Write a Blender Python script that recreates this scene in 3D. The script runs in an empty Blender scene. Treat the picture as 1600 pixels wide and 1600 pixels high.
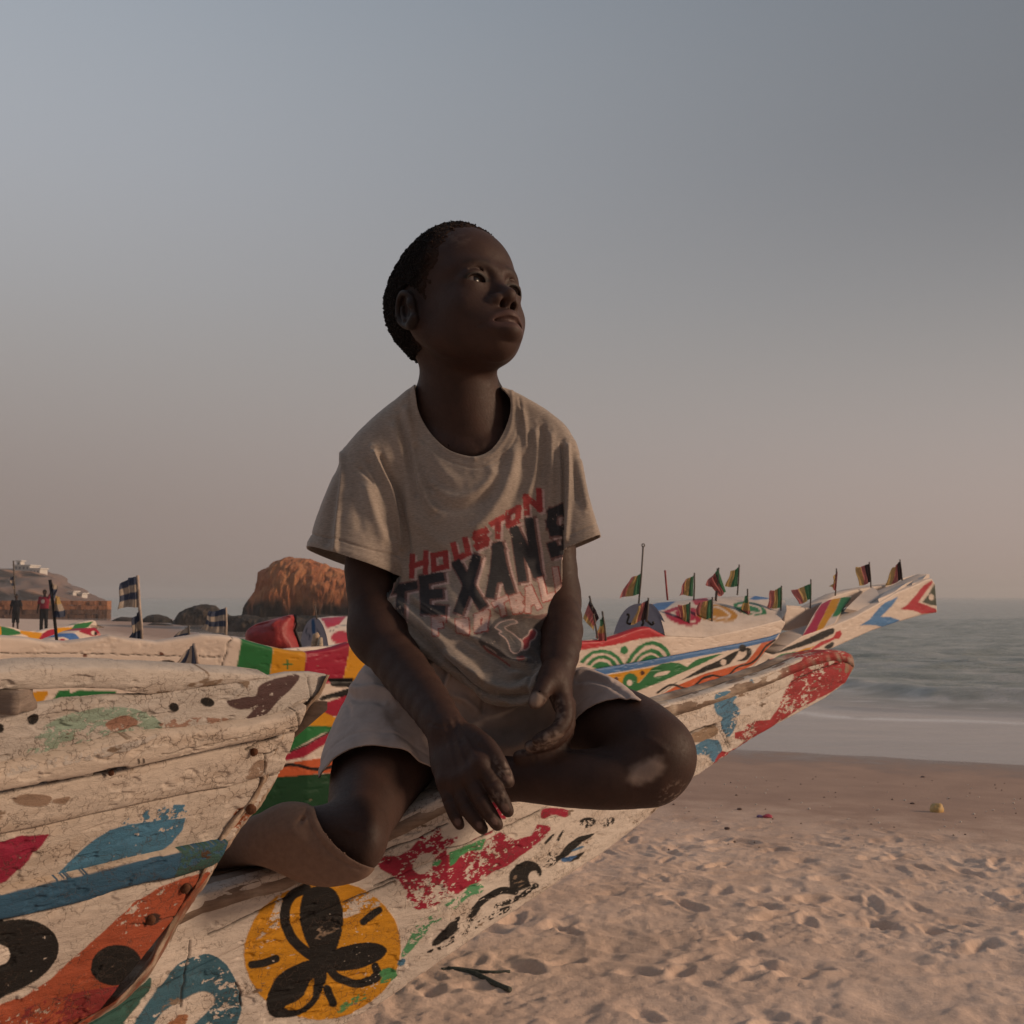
import bpy, bmesh, math, random
import numpy as np
from mathutils import Vector, Matrix
random.seed(7)
RNG = np.random.default_rng(11)
S = bpy.context.scene
COL = S.collection
# ------------------------------------------------------------------ camera
FPX = 1715.0                       # focal length in photo pixels (photo 1600 px wide)
CAMZ = 1.5
PITCH = math.atan(132 / FPX)
cam_d = bpy.data.cameras.new('camera')
cam = bpy.data.objects.new('camera', cam_d)
COL.objects.link(cam)
cam.location = (0, 0, CAMZ)
cam.rotation_euler = (math.pi / 2 + PITCH, 0, 0)
cam_d.sensor_width = 36
cam_d.lens = 36 * FPX / 1600
cam_d.clip_start = 0.05
cam_d.clip_end = 20000
cam_d.dof.use_dof = True
cam_d.dof.focus_distance = 1.6
cam_d.dof.aperture_fstop = 22
S.camera = cam
S.render.resolution_x = 1024
S.render.resolution_y = 1024
# ------------------------------------------------------------------ view
S.view_settings.view_transform = 'Standard'
S.view_settings.look = 'None'
S.view_settings.exposure = 0.0
S.view_settings.gamma = 1.0
S.view_settings.use_curve_mapping = False
S.render.engine = 'CYCLES'
S.cycles.max_bounces = 6
S.cycles.diffuse_bounces = 3
S.cycles.glossy_bounces = 3
S.cycles.volume_bounces = 0
S.cycles.transparent_max_bounces = 8
S.cycles.use_denoising = True
# ------------------------------------------------------------------ sun and sky
SUN_AZ = math.radians(94)          # clockwise from the view direction: low on the right
SUN_EL = math.radians(18)
sun_d = bpy.data.lights.new('sun', 'SUN')
sun_d.energy = 2.8
sun_d.angle = math.radians(9)
sun_d.color = (1.0, 0.72, 0.50)
sun = bpy.data.objects.new('sun', sun_d)
COL.objects.link(sun)
sdir = Vector((math.sin(SUN_AZ) * math.cos(SUN_EL), math.cos(SUN_AZ) * math.cos(SUN_EL), math.sin(SUN_EL)))
sun.rotation_euler = (-sdir).to_track_quat('-Z', 'Y').to_euler()
sun.location = sdir * 30
W = bpy.data.worlds.new('World')
S.world = W
W.use_nodes = True
nt = W.node_tree
for n in list(nt.nodes):
    nt.nodes.remove(n)
def wn(t, **k):
    n = nt.nodes.new(t)
    for a, b in k.items():
        setattr(n, a, b)
    return n
out = wn('ShaderNodeOutputWorld')
bg = wn('ShaderNodeBackground')
nt.links.new(bg.outputs[0], out.inputs[0])
sky = wn('ShaderNodeTexSky', sky_type='NISHITA')
sky.sun_disc = False
sky.sun_elevation = SUN_EL
sky.sun_rotation = SUN_AZ
sky.dust_density = 6.0
sky.air_density = 1.2
sky.ozone_density = 2.0
skm = wn('ShaderNodeMix', data_type='RGBA', blend_type='MULTIPLY')
skm.inputs[0].default_value = 1.0
skm.inputs[7].default_value = (0.06, 0.06, 0.06, 1)
nt.links.new(sky.outputs[0], skm.inputs[6])
# dusty evening haze over the clear sky: colour by elevation, a little brighter to the left
tc = wn('ShaderNodeTexCoord')
sep = wn('ShaderNodeSeparateXYZ')
nt.links.new(tc.outputs['Generated'], sep.inputs[0])
ramp = wn('ShaderNodeValToRGB')
ramp.color_ramp.interpolation = 'B_SPLINE'
def srgb(c):
    return tuple(((v / 255) / 12.92 if v / 255 <= 0.04045 else ((v / 255 + 0.055) / 1.055) ** 2.4) for v in c)
stops = [(0.0, (159, 140, 131)), (0.036, (162, 144, 136)), (0.12, (167, 155, 150)), (0.19, (165, 159, 156)),
         (0.26, (162, 161, 162)), (0.36, (160, 163, 169)), (0.50, (155, 163, 172)), (1.0, (120, 135, 155))]
ramp.color_ramp.elements[0].position = 0
ramp.color_ramp.elements[0].color = (*srgb(stops[0][1]), 1)
ramp.color_ramp.elements[1].position = 1
ramp.color_ramp.elements[1].color = (*srgb(stops[-1][1]), 1)
for p, c in stops[1:-1]:
    e = ramp.color_ramp.elements.new(p)
    e.color = (*srgb(c), 1)
nt.links.new(sep.outputs[2], ramp.inputs[0])
# the low sun on the right lights the dust near the horizon there; higher up the veil thins towards the right
def wmap(src, a, b, c, d):
    m = wn('ShaderNodeMapRange', interpolation_type='SMOOTHSTEP')
    for k_, v_ in zip((1, 2, 3, 4), (a, b, c, d)):
        m.inputs[k_].default_value = v_
    nt.links.new(src, m.inputs[0])
    return m.outputs[0]
high = wmap(sep.outputs[0], -.8, .8, 1.27, .44)
low = wmap(sep.outputs[0], -.8, .8, .77, 1.20)
lowm = wmap(sep.outputs[2], .03, .40, 0, 1)
mixf = wn('ShaderNodeMix', data_type='FLOAT')
nt.links.new(lowm, mixf.inputs[0])
nt.links.new(low, mixf.inputs[2])
nt.links.new(high, mixf.inputs[3])
back = wn('ShaderNodeMath', operation='MULTIPLY')       # the landward sky behind is dimmer
nt.links.new(mixf.outputs[0], back.inputs[0])
nt.links.new(wmap(sep.outputs[1], -.9, .5, .58, 1.0), back.inputs[1])
hz = wn('ShaderNodeVectorMath', operation='SCALE')
nt.links.new(ramp.outputs[0], hz.inputs[0])
nt.links.new(back.outputs[0], hz.inputs[3])
mx = wn('ShaderNodeMix', data_type='RGBA')
mx.inputs[0].default_value = 0.93
nt.links.new(skm.outputs[2], mx.inputs[6])
nt.links.new(hz.outputs[0], mx.inputs[7])
nt.links.new(mx.outputs[2], bg.inputs[0])
bg.inputs[1].default_value = 1.0

# ------------------------------------------------------------------ maths helpers
cp, sp = math.cos(PITCH), math.sin(PITCH)
def P(px, py, d):
    """the point at distance d (metres along +Y) seen at photo pixel px, py"""
    px, py, d = np.asarray(px, float), np.asarray(py, float), np.asarray(d, float)
    u = (px - 800) / FPX
    v = (800 - py) / FPX
    Y = cp - v * sp
    Z = sp + v * cp
    t = d / Y
    return np.stack(np.broadcast_arrays(u * t, d, CAMZ + Z * t), -1)
def PJ(V):
    V = np.asarray(V, float)
    x, y, z = V[..., 0], V[..., 1], V[..., 2] - CAMZ
    w = y * cp + z * sp
    w = np.where(w < 1e-3, 1e-3, w)
    return 800 + FPX * x / w, 800 - FPX * (z * cp - y * sp) / w
def _h(ix, iy, iz, s):
    h = (ix * 374761393 + iy * 668265263 + iz * 2147483647 + s * 1274126177) & 0xffffffff
    h = ((h ^ (h >> 13)) * 1274126177) & 0xffffffff
    return ((h ^ (h >> 16)) & 0xffff) / 65535.0
def vnoise(p, s=0):
    p = np.asarray(p, float)
    i = np.floor(p).astype(np.int64)
    f = p - i
    f = f * f * (3 - 2 * f)
    r = 0
    for dx in (0, 1):
        wx = f[..., 0] if dx else 1 - f[..., 0]
        for dy in (0, 1):
            wy = f[..., 1] if dy else 1 - f[..., 1]
            for dz in (0, 1):
                wz = f[..., 2] if dz else 1 - f[..., 2]
                r = r + wx * wy * wz * _h(i[..., 0] + dx, i[..., 1] + dy, i[..., 2] + dz, s)
    return r * 2 - 1
def fbm(p, o=4, s=0, g=0.5):
    a, r, t = 1.0, 0, 0
    p = np.asarray(p, float)
    for k in range(o):
        r = r + a * vnoise(p + 17.3 * k, s + k)
        t += a
        a *= g
        p = p * 2.03
    return r / t
def smooth(a, b, x):
    t = np.clip((x - a) / (b - a), 0, 1)
    return t * t * (3 - 2 * t)
def catmull(pts, n=8, closed=True):
    pts = np.asarray(pts, float)
    m = len(pts)
    o = []
    rg = range(m) if closed else range(m - 1)
    for i in rg:
        if closed:
            a, b, c, d = pts[(i - 1) % m], pts[i], pts[(i + 1) % m], pts[(i + 2) % m]
        else:
            a, b, c, d = pts[max(i - 1, 0)], pts[i], pts[i + 1], pts[min(i + 2, m - 1)]
        for k in range(n):
            t = k / n
            o.append(0.5 * (2 * b + (c - a) * t + (2 * a - 5 * b + 4 * c - d) * t * t + (3 * b - a - 3 * c + d) * t ** 3))
    if not closed:
        o.append(pts[-1])
    return np.array(o)
def inpoly(x, y, poly):
    r = np.zeros(x.shape, bool)
    poly = np.asarray(poly, float)
    m = len(poly)
    for i in range(m):
        x0, y0 = poly[i]
        x1, y1 = poly[(i + 1) % m]
        if y0 == y1:
            continue
        c = ((y0 > y) != (y1 > y)) & (x < (x1 - x0) * (y - y0) / (y1 - y0) + x0)
        r ^= c
    return r
def seg_dist(x, y, pts, closed=False):
    pts = np.asarray(pts, float)
    r = np.full(x.shape, 1e9)
    m = len(pts)
    for i in range(m if closed else m - 1):
        a, b = pts[i], pts[(i + 1) % m]
        e = b - a
        L = e @ e + 1e-12
        t = np.clip(((x - a[0]) * e[0] + (y - a[1]) * e[1]) / L, 0, 1)
        r = np.minimum(r, np.hypot(x - a[0] - t * e[0], y - a[1] - t * e[1]))
    return r
def interp(pts, x):
    pts = np.asarray(pts, float)
    o = np.argsort(pts[:, 0])
    return np.interp(x, pts[o, 0], pts[o, 1])

# ------------------------------------------------------------------ paint: flat shapes on a surface
def rgb(*c):
    return srgb(c)
def PG(col, pts, wear=0.0, sm=True, n=6):
    pts = np.asarray(pts, float)
    return ('poly', col, catmull(pts, n) if sm else pts, wear, 0)
def ST(col, pts, w, wear=0.0, sm=True, closed=False):
    pts = np.asarray(pts, float)
    return ('stroke', col, catmull(pts, 5, closed) if sm and len(pts) > 2 else pts, wear, w / 2)
def EL(col, cx, cy, rx, ry, rot=0, wear=0.0):
    t = np.linspace(0, 2 * np.pi, 28, endpoint=False)
    c, s = math.cos(math.radians(rot)), math.sin(math.radians(rot))
    x, y = rx * np.cos(t), ry * np.sin(t)
    return ('poly', col, np.stack([cx + c * x - s * y, cy + s * x + c * y], -1), wear, 0)
def paint(V, base, shapes, wob=1.0, wearscale=90.0, seed=3):
    """colour per vertex; V world points; shapes drawn in order"""
    px, py = PJ(V)
    if wob:
        px = px + wob * fbm(V * 60, 2, seed)
        py = py + wob * fbm(V * 60, 2, seed + 9)
    C = np.empty((len(V), 4))
    C[:] = (*base, 1)
    w1 = fbm(V * wearscale * np.array([1, 1, 1.8]), 5, seed + 20, .62)
    w2 = fbm(V * wearscale * 0.2, 3, seed + 31)
    w3 = fbm(V * wearscale * 2.6 * np.array([1, 1, 1.5]), 3, seed + 37, .7)
    wn_ = 0.5 + 0.9 * (w1 * 0.65 + w2 * 0.5 + w3 * .42)
    for kind, col, pts, wear, hw in shapes:
        lo, hi = pts.min(0) - hw - 1, pts.max(0) + hw + 1
        m = (px >= lo[0]) & (px <= hi[0]) & (py >= lo[1]) & (py <= hi[1])
        if not m.any():
            continue
        idx = np.nonzero(m)[0]
        x_, y_ = px[idx], py[idx]
        if kind == 'poly':
            cov = sum(inpoly(x_ + a_, y_ + b_, pts).astype(float) for a_, b_ in ((-.55, -.25), (.5, -.4), (.1, .6))) / 3
        else:
            cov = np.clip((hw - seg_dist(x_, y_, pts)) / 1.3 + .5, 0, 1)
        if wear > 0:
            cov = cov * np.clip((wn_[idx] - wear) / .05 + .5, 0, 1)
        k = cov > 0
        idx, cov = idx[k], cov[k][:, None]
        C[idx, :3] = C[idx, :3] * (1 - cov) + np.array(col) * cov
    return C

# ------------------------------------------------------------------ object helpers
def mesh_obj(name, V, F, mat, parent=None, smooth_=True, colors=None, attrs=None):
    me = bpy.data.meshes.new(name)
    V = np.asarray(V, np.float32)
    if isinstance(F, np.ndarray):
        k = F.shape[1]
        me.vertices.add(len(V))
        me.vertices.foreach_set('co', V.ravel())
        me.loops.add(F.size)
        me.loops.foreach_set('vertex_index', F.astype(np.int32).ravel())
        me.polygons.add(len(F))
        me.polygons.foreach_set('loop_start', np.arange(0, F.size, k, dtype=np.int32))
        me.update(calc_edges=True)
    else:
        me.from_pydata([tuple(map(float, v)) for v in V], [], F)
        me.update()
    if smooth_:
        me.polygons.foreach_set('use_smooth', np.ones(len(me.polygons), bool))
    if colors is not None:
        a = me.color_attributes.new('Col', 'FLOAT_COLOR', 'POINT')
        a.data.foreach_set('color', np.asarray(colors, np.float32).ravel())
    if attrs:
        for k_, v in attrs.items():
            a = me.attributes.new(k_, 'FLOAT', 'POINT')
            a.data.foreach_set('value', np.asarray(v, np.float32).ravel())
    if isinstance(mat, (list, tuple)):
        for q in mat:
            me.materials.append(q)
    elif mat:
        me.materials.append(mat)
    o = bpy.data.objects.new(name, me)
    COL.objects.link(o)
    if parent:
        o.parent = parent
        o.location = -np.array(parent.location) if parent.type == 'EMPTY' else (0, 0, 0)
    return o
def thing(name, label, cat, loc=(0, 0, 0), group=None):
    o = bpy.data.objects.new(name, None)
    COL.objects.link(o)
    o.empty_display_size = 0.1
    o.location = tuple(float(v) for v in loc)
    tag(o, label, cat, group)
    return o
def tag(o, label, cat, group=None):
    o['label'] = label
    o['category'] = cat
    if group:
        o['group'] = group
    return o
def kind(o, k):
    o['kind'] = k
    return o
def grid_faces(nu, nv, off=0):
    i = np.arange(nu - 1)[:, None] * nv + np.arange(nv - 1)[None, :]
    return np.stack([i, i + 1, i + nv + 1, i + nv], -1).reshape(-1, 4) + off
def box_vf(c, h, R=None):
    v = np.array([[x, y, z] for x in (-1, 1) for y in (-1, 1) for z in (-1, 1)], float) * np.array(h)
    if R is not None:
        v = v @ np.asarray(R).T
    f = [(0, 1, 3, 2), (4, 6, 7, 5), (0, 4, 5, 1), (2, 3, 7, 6), (0, 2, 6, 4), (1, 5, 7, 3)]
    return v + np.array(c), f
def tube_vf(pts, rad, n=8, off=0):
    pts = np.asarray(pts, float)
    rad = np.broadcast_to(rad, (len(pts),))
    V, F = [], []
    for i, p in enumerate(pts):
        t = pts[min(i + 1, len(pts) - 1)] - pts[max(i - 1, 0)]
        t = t / (np.linalg.norm(t) + 1e-9)
        a = np.cross(t, (0.3, 0.9, 0.1) if abs(t[1]) < .8 else (1, 0, 0))
        a /= np.linalg.norm(a)
        b = np.cross(t, a)
        for k in range(n):
            q = 2 * math.pi * k / n
            V.append(p + rad[i] * (math.cos(q) * a + math.sin(q) * b))
    for i in range(len(pts) - 1):
        for k in range(n):
            F.append((off + i * n + k, off + i * n + (k + 1) % n, off + (i + 1) * n + (k + 1) % n, off + (i + 1) * n + k))
    F.append(tuple(off + k for k in range(n))[::-1])
    F.append(tuple(off + (len(pts) - 1) * n + k for k in range(n)))
    return V, F

# ------------------------------------------------------------------ materials
def new_mat(name):
    m = bpy.data.materials.new(name)
    m.use_nodes = True
    t = m.node_tree
    for n in list(t.nodes):
        t.nodes.remove(n)
    o = t.nodes.new('ShaderNodeOutputMaterial')
    b = t.nodes.new('ShaderNodeBsdfPrincipled')
    t.links.new(b.outputs[0], o.inputs[0])
    return m, t, b
def noise_node(t, scale, detail=6, rough=0.6, coord='Object', vec=None, dist=0.0, stretch=None):
    n = t.nodes.new('ShaderNodeTexNoise')
    n.inputs['Scale'].default_value = scale
    n.inputs['Detail'].default_value = detail
    n.inputs['Roughness'].default_value = rough
    n.inputs['Distortion'].default_value = dist
    g = t.nodes.new('ShaderNodeNewGeometry')
    src = g.outputs['Position']
    if stretch:
        mp = t.nodes.new('ShaderNodeMapping')
        mp.inputs['Rotation'].default_value = stretch[1]
        mp.inputs['Scale'].default_value = stretch[0]
        t.links.new(src, mp.inputs['Vector'])
        src = mp.outputs[0]
    t.links.new(src, n.inputs['Vector'])
    return n
def maprange(t, src, a, b, c, d):
    m = t.nodes.new('ShaderNodeMapRange')
    m.inputs[1].default_value, m.inputs[2].default_value = a, b
    m.inputs[3].default_value, m.inputs[4].default_value = c, d
    t.links.new(src, m.inputs[0])
    return m.outputs[0]
def bump(t, b, h, strength=0.3, dist=0.002, prev=None):
    n = t.nodes.new('ShaderNodeBump')
    n.inputs['Strength'].default_value = strength
    n.inputs['Distance'].default_value = dist
    t.links.new(h, n.inputs['Height'])
    if prev is not None:
        t.links.new(prev, n.inputs['Normal'])
    t.links.new(n.outputs[0], b.inputs['Normal'])
    return n.outputs[0]
def mixcol(t, fac, a, b, mode='MIX'):
    m = t.nodes.new('ShaderNodeMix')
    m.data_type = 'RGBA'
    m.blend_type = mode
    for sock, v in ((0, fac), (6, a), (7, b)):
        if isinstance(v, (int, float)):
            m.inputs[sock].default_value = v
        elif isinstance(v, tuple):
            m.inputs[sock].default_value = (*v[:3], 1)
        else:
            t.links.new(v, m.inputs[sock])
    return m.outputs[2]
def attr(t, name='Col'):
    a = t.nodes.new('ShaderNodeAttribute')
    a.attribute_name = name
    return a
def plain(name, col, rough=0.7, var=0.25, scale=30, bmp=0.2, bdist=0.002, spec=0.3):
    m, t, b = new_mat(name)
    n = noise_node(t, scale)
    f = maprange(t, n.outputs[0], 0.3, 0.7, 1 - var, 1 + var)
    c = mixcol(t, 1.0, col, f, 'MULTIPLY')
    t.links.new(c, b.inputs['Base Color'])
    b.inputs['Roughness'].default_value = rough
    b.inputs['Specular IOR Level'].default_value = spec
    if bmp:
        bump(t, b, n.outputs[0], bmp, bdist)
    return m
def attr_mat(name, rough=0.6, var=0.15, scale=40, bmp=0.25, bdist=0.0015, spec=0.3, grime=None, fine=400, stretch=None):
    m, t, b = new_mat(name)
    a = attr(t)
    n = noise_node(t, scale, 8, 0.65, stretch=stretch)
    f = maprange(t, n.outputs[0], 0.3, 0.7, 1 - var, 1 + var * 0.6)
    c = mixcol(t, 1.0, a.outputs[0], f, 'MULTIPLY')
    if grime:
        n3 = noise_node(t, scale * 0.35, 7, 0.7, stretch=stretch)
        gf = maprange(t, n3.outputs[0], 0.52, 0.72, 0.0, grime[1])
        c = mixcol(t, gf, c, grime[0])
    t.links.new(c, b.inputs['Base Color'])
    b.inputs['Roughness'].default_value = rough
    b.inputs['Specular IOR Level'].default_value = spec
    if bmp:
        n2 = noise_node(t, fine, 4, 0.6, stretch=stretch)
        p = bump(t, b, n.outputs[0], bmp, bdist)
        bump(t, b, n2.outputs[0], bmp, bdist * 0.35, p)
    return m
# ================================================================== beach, sea
SHORE = np.array([(60, -12), (30, 0), (12, 8.0), (5.1, 10.97), (2.48, 12.1), (0.6, 14), (-0.6, 18), (-1.5, 24), (-4, 33),
                  (-9, 42), (-15, 52), (-18, 62), (-23, 72), (-30, 78), (-80, 110), (-300, 200)], float)
def shore_s(x, y):
    """signed distance to the waterline, positive inland"""
    d = seg_dist(x, y, SHORE)
    big = np.vstack([SHORE, [(-400, 200), (-400, -300), (60, -300)]])
    return np.where(inpoly(x, y, big), d, -d)
SEA = -0.15
def sand_h(x, y):
    s = shore_s(x, y)
    z = np.where(s < 0, SEA + 0.03 * s, SEA + 0.15 * smooth(0, 5.5, s) * 1.0)
    z = np.maximum(z, SEA - 1.2)
    return z, s
def axis(segs):
    o = []
    for a, b, st in segs:
        o.append(np.arange(a, b, st))
    return np.concatenate(o + [[segs[-1][1]]])
gx = axis([(-320, -80, 12), (-80, -12, 1.6), (-12, -1.2, .25), (-1.2, 5.0, .0125), (5.0, 14, .2), (14, 60, 3), (60, 300, 20)])
gy = axis([(-120, -10, 8), (-10, 3.2, .5), (3.2, 8.8, .0125), (8.8, 14, .05), (14, 34, .5), (34, 100, 1.2), (100, 400, 15)])
X, Y = np.meshgrid(gx, gy, indexing='ij')
x, y = X.ravel(), Y.ravel()
z, s = sand_h(x, y)
p3 = np.stack([x, y, 0 * x], -1)
rough = smooth(4.0, 5.6, s + 0.35 * fbm(p3 * 1.2, 2, 5))
near = (x > -1.6) & (x < 6) & (y > 2.6) & (y < 9.5)
h = 0.03 * fbm(p3 * 1.1, 3, 1) * rough
q = p3[near]
hn = np.zeros(near.sum())
# wind-blown ridges and lumps
qq = q + 0.10 * np.stack([fbm(q * 3, 2, 3), fbm(q * 3, 2, 4), 0 * q[:, 0]], -1)
rid = 1 - np.abs(fbm(qq * np.array([4.2, 6.0, 1]), 4, 12, 0.5)) * 2.4
hn += 0.013 * rid
hn += 0.013 * fbm(qq * 13, 5, 21, 0.66)
crumb = fbm(q * 38, 3, 31, 0.6) - .08
hn += 0.018 * np.maximum(crumb, 0) * smooth(-.1, .4, fbm(q * 2.2, 2, 41))
# footprints: a dent with a pushed-up rim
fx = RNG.uniform(-1.4, 5.2, 620)
fy = RNG.uniform(3.0, 9.2, 620)
fa = RNG.normal(0.5, 1.0, 620)
fl = RNG.uniform(0.075, 0.135, 620)
fw = RNG.uniform(0.035, 0.06, 620)
fd = RNG.uniform(0.005, 0.019, 620)
xs_, ys_ = q[:, 0], q[:, 1]
wx_ = 0.02 * fbm(q * 9, 2, 51)
for a, b, an, L_, w_, dp in zip(fx, fy, fa, fl, fw, fd):
    m = (np.abs(xs_ - a) < .3) & (np.abs(ys_ - b) < .3)
    if not m.any():
        continue
    ca, sa = math.cos(an), math.sin(an)
    dx, dy = xs_[m] - a + wx_[m], ys_[m] - b + wx_[m] * .7
    u, v = dx * ca + dy * sa, -dx * sa + dy * ca
    r = np.sqrt((u / L_) ** 2 + (v / w_) ** 2)
    hn[m] += -dp * (1 - smooth(0.45, 1.05, r)) + dp * 0.42 * np.exp(-((r - 1.22) / 0.25) ** 2)
h[near] += hn * rough[near]
h[near] += (1 - rough[near]) * 0.0025 * fbm(q * np.array([3, 14, 1]), 3, 61)
fade = smooth(14, 9, y) * smooth(-14, -9, x) * 1.0
h = np.where(near, h, h * .8)
z = z + h
land = [i for i in [0]]
m_sand, t, b = new_mat('sand')
a_s = attr(t, 'shore')
n1 = noise_node(t, 2.2, 6, 0.6)
n2 = noise_node(t, 55, 8, 0.7)
n3 = noise_node(t, 900, 3, 0.6)
dry = mixcol(t, maprange(t, n1.outputs[0], .35, .65, 0, 1), (0.66, 0.465, 0.355), (0.78, 0.57, 0.445))
dry = mixcol(t, maprange(t, n2.outputs[0], .45, .75, 0, .35), dry, (0.30, 0.20, 0.15))
dry = mixcol(t, maprange(t, n3.outputs[0], .35, .7, 0, .35), dry, (0.72, 0.56, 0.42))
wet = mixcol(t, maprange(t, n1.outputs[0], .35, .65, 0, 1), (0.37, 0.24, 0.18), (0.44, 0.29, 0.215))
wf = t.nodes.new('ShaderNodeMath'); wf.operation = 'ADD'
t.links.new(a_s.outputs['Fac'], wf.inputs[0])
t.links.new(maprange(t, n1.outputs[0], .3, .7, -.5, .5), wf.inputs[1])
c = mixcol(t, maprange(t, wf.outputs[0], 3.6, 5.4, 0, 1), wet, dry)
wet2 = mixcol(t, maprange(t, wf.outputs[0], -0.4, 1.2, 1, 0), c, (0.22, 0.155, 0.12))
t.links.new(wet2, b.inputs['Base Color'])
t.links.new(maprange(t, wf.outputs[0], -0.2, 1.3, .16, .85), b.inputs['Roughness'])
b.inputs['Specular IOR Level'].default_value = 0.35
pb = bump(t, b, n2.outputs[0], .7, .009)
bump(t, b, n3.outputs[0], .5, .0012, pb)
beach = mesh_obj('beach', np.stack([x, y, z], -1), grid_faces(len(gx), len(gy)), m_sand, attrs={'shore': s})
kind(beach, 'structure')

# sea
wxs = axis([(-600, -60, 30), (-60, -20, 1.0), (-20, 1, .25), (1, 14, .08), (14, 40, .5), (40, 120, 4), (120, 900, 60)])
wys = axis([(9, 32, .06), (32, 80, .4), (80, 260, 4), (260, 1200, 60), (1200, 9000, 800)])
X, Y = np.meshgrid(wxs, wys, indexing='ij')
x, y = X.ravel(), Y.ravel()
s = shore_s(x, y)
q = np.stack([x, y, 0 * x], -1)
nd = np.array([.36, .933])          # swell runs towards the beach
along = x * nd[0] + y * nd[1] + 0.55 * fbm(q * .22, 2, 71) * 2
amp = smooth(-4.5, -11, s) * smooth(120, 60, y)
wv = 0.08 * np.sin(along * 2 * np.pi / 3.1) * (0.5 + fbm(q * .5, 2, 73)) + 0.045 * np.sin(along * 2 * np.pi / 1.37 + 3 * fbm(q * .6, 2, 74))
wv += 0.075 * fbm(q * np.array([.7, 2.0, 1]), 4, 75, .6)
z = SEA + amp * wv
# one small breaking wavelet on the right and the swash in front of it
k = s + 7.3 + 0.5 * fbm(q * .35, 2, 77)
z += 0.16 * np.exp(-(k / .42) ** 2) * smooth(1.5, 5.0, x + 0 * y) * smooth(40, 30, y)
z += 0.03 * np.exp(-((s + 4.9 + .5 * fbm(q * .5, 2, 78)) / .3) ** 2) * smooth(34, 28, y)
z += 0.004 * fbm(q * np.array([1.2, 3, 1]), 3, 79) * smooth(.3, -1, s)
keep = s > -1e9
foam = np.exp(-((s + 3.9 + .6 * fbm(q * .45, 2, 78)) / .22) ** 2) * smooth(-.5, .1, fbm(q * 2.5, 4, 80)) * 1.5
foam = np.maximum(foam, 1.1 * np.exp(-((s + 6.7 + .5 * fbm(q * .35, 2, 77)) / .4) ** 2) * smooth(-.2, .3, fbm(q * 3.5, 4, 85)))
foam = np.maximum(foam, .95 * np.exp(-((s + 5.9 + .6 * fbm(q * .4, 2, 88)) / .8) ** 2) * smooth(0.1, .5, fbm(q * np.array([1.6, 4, 1]), 4, 81)))
foam = np.maximum(foam, .85 * smooth(-22, -7.6, s) * smooth(-5, -8, s) * smooth(.05, .4, fbm(q * np.array([1, 3.2, 1]), 4, 82)))
foam = np.maximum(foam, .8 * smooth(-3, -.6, s) * smooth(34, 38, y) * smooth(-0.2, .3, fbm(q * np.array([.3, .8, 1]), 4, 83)))
F = grid_faces(len(wxs), len(wys))
F = F[(s[F] < 1.2).any(1)]
m_sea, t, b = new_mat('sea_water')
a_s = attr(t, 'shore')
a_f = attr(t, 'foam')
n1 = noise_node(t, .8, 5, .6, stretch=((1, 2.4, 1), (0, 0, -.37)))
n2 = noise_node(t, 4.5, 8, .65, stretch=((1, 2.6, 1), (0, 0, -.37)))
n3 = noise_node(t, 26, 6, .6, stretch=((1, 1.8, 1), (0, 0, -.37)))
deep = mixcol(t, maprange(t, n1.outputs[0], .35, .65, 0, 1), (0.29, 0.31, 0.27), (0.45, 0.455, 0.41))
film = mixcol(t, maprange(t, n1.outputs[0], .35, .65, 0, 1), (0.29, 0.235, 0.20), (0.33, 0.27, 0.235))
c = mixcol(t, maprange(t, a_s.outputs['Fac'], -8.0, -4.6, 0, 1), deep, film)
ff = t.nodes.new('ShaderNodeMath'); ff.operation = 'MULTIPLY'; ff.use_clamp = True
t.links.new(a_f.outputs['Fac'], ff.inputs[0])
t.links.new(maprange(t, n3.outputs[0], .35, .6, .25, 1), ff.inputs[1])
c = mixcol(t, ff.outputs[0], c, (0.62, 0.58, 0.55))
t.links.new(c, b.inputs['Base Color'])
rr = maprange(t, a_s.outputs['Fac'], -7.0, -4.6, .22, .10)
t.links.new(rr, b.inputs['Roughness'])
b.inputs['IOR'].default_value = 1.33
bs = maprange(t, a_s.outputs['Fac'], -9.0, -4.4, 1.0, 0.03)
bn = t.nodes.new('ShaderNodeBump'); bn.inputs['Distance'].default_value = .10
t.links.new(bs, bn.inputs['Strength']); t.links.new(n2.outputs[0], bn.inputs['Height'])
bn2 = t.nodes.new('ShaderNodeBump'); bn2.inputs['Distance'].default_value = .015
t.links.new(bs, bn2.inputs['Strength']); t.links.new(n3.outputs[0], bn2.inputs['Height'])
t.links.new(bn.outputs[0], bn2.inputs['Normal']); t.links.new(bn2.outputs[0], b.inputs['Normal'])
sea = mesh_obj('sea', np.stack([x, y, z], -1), F, m_sea, attrs={'shore': s, 'foam': foam})
kind(sea, 'structure')

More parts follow.
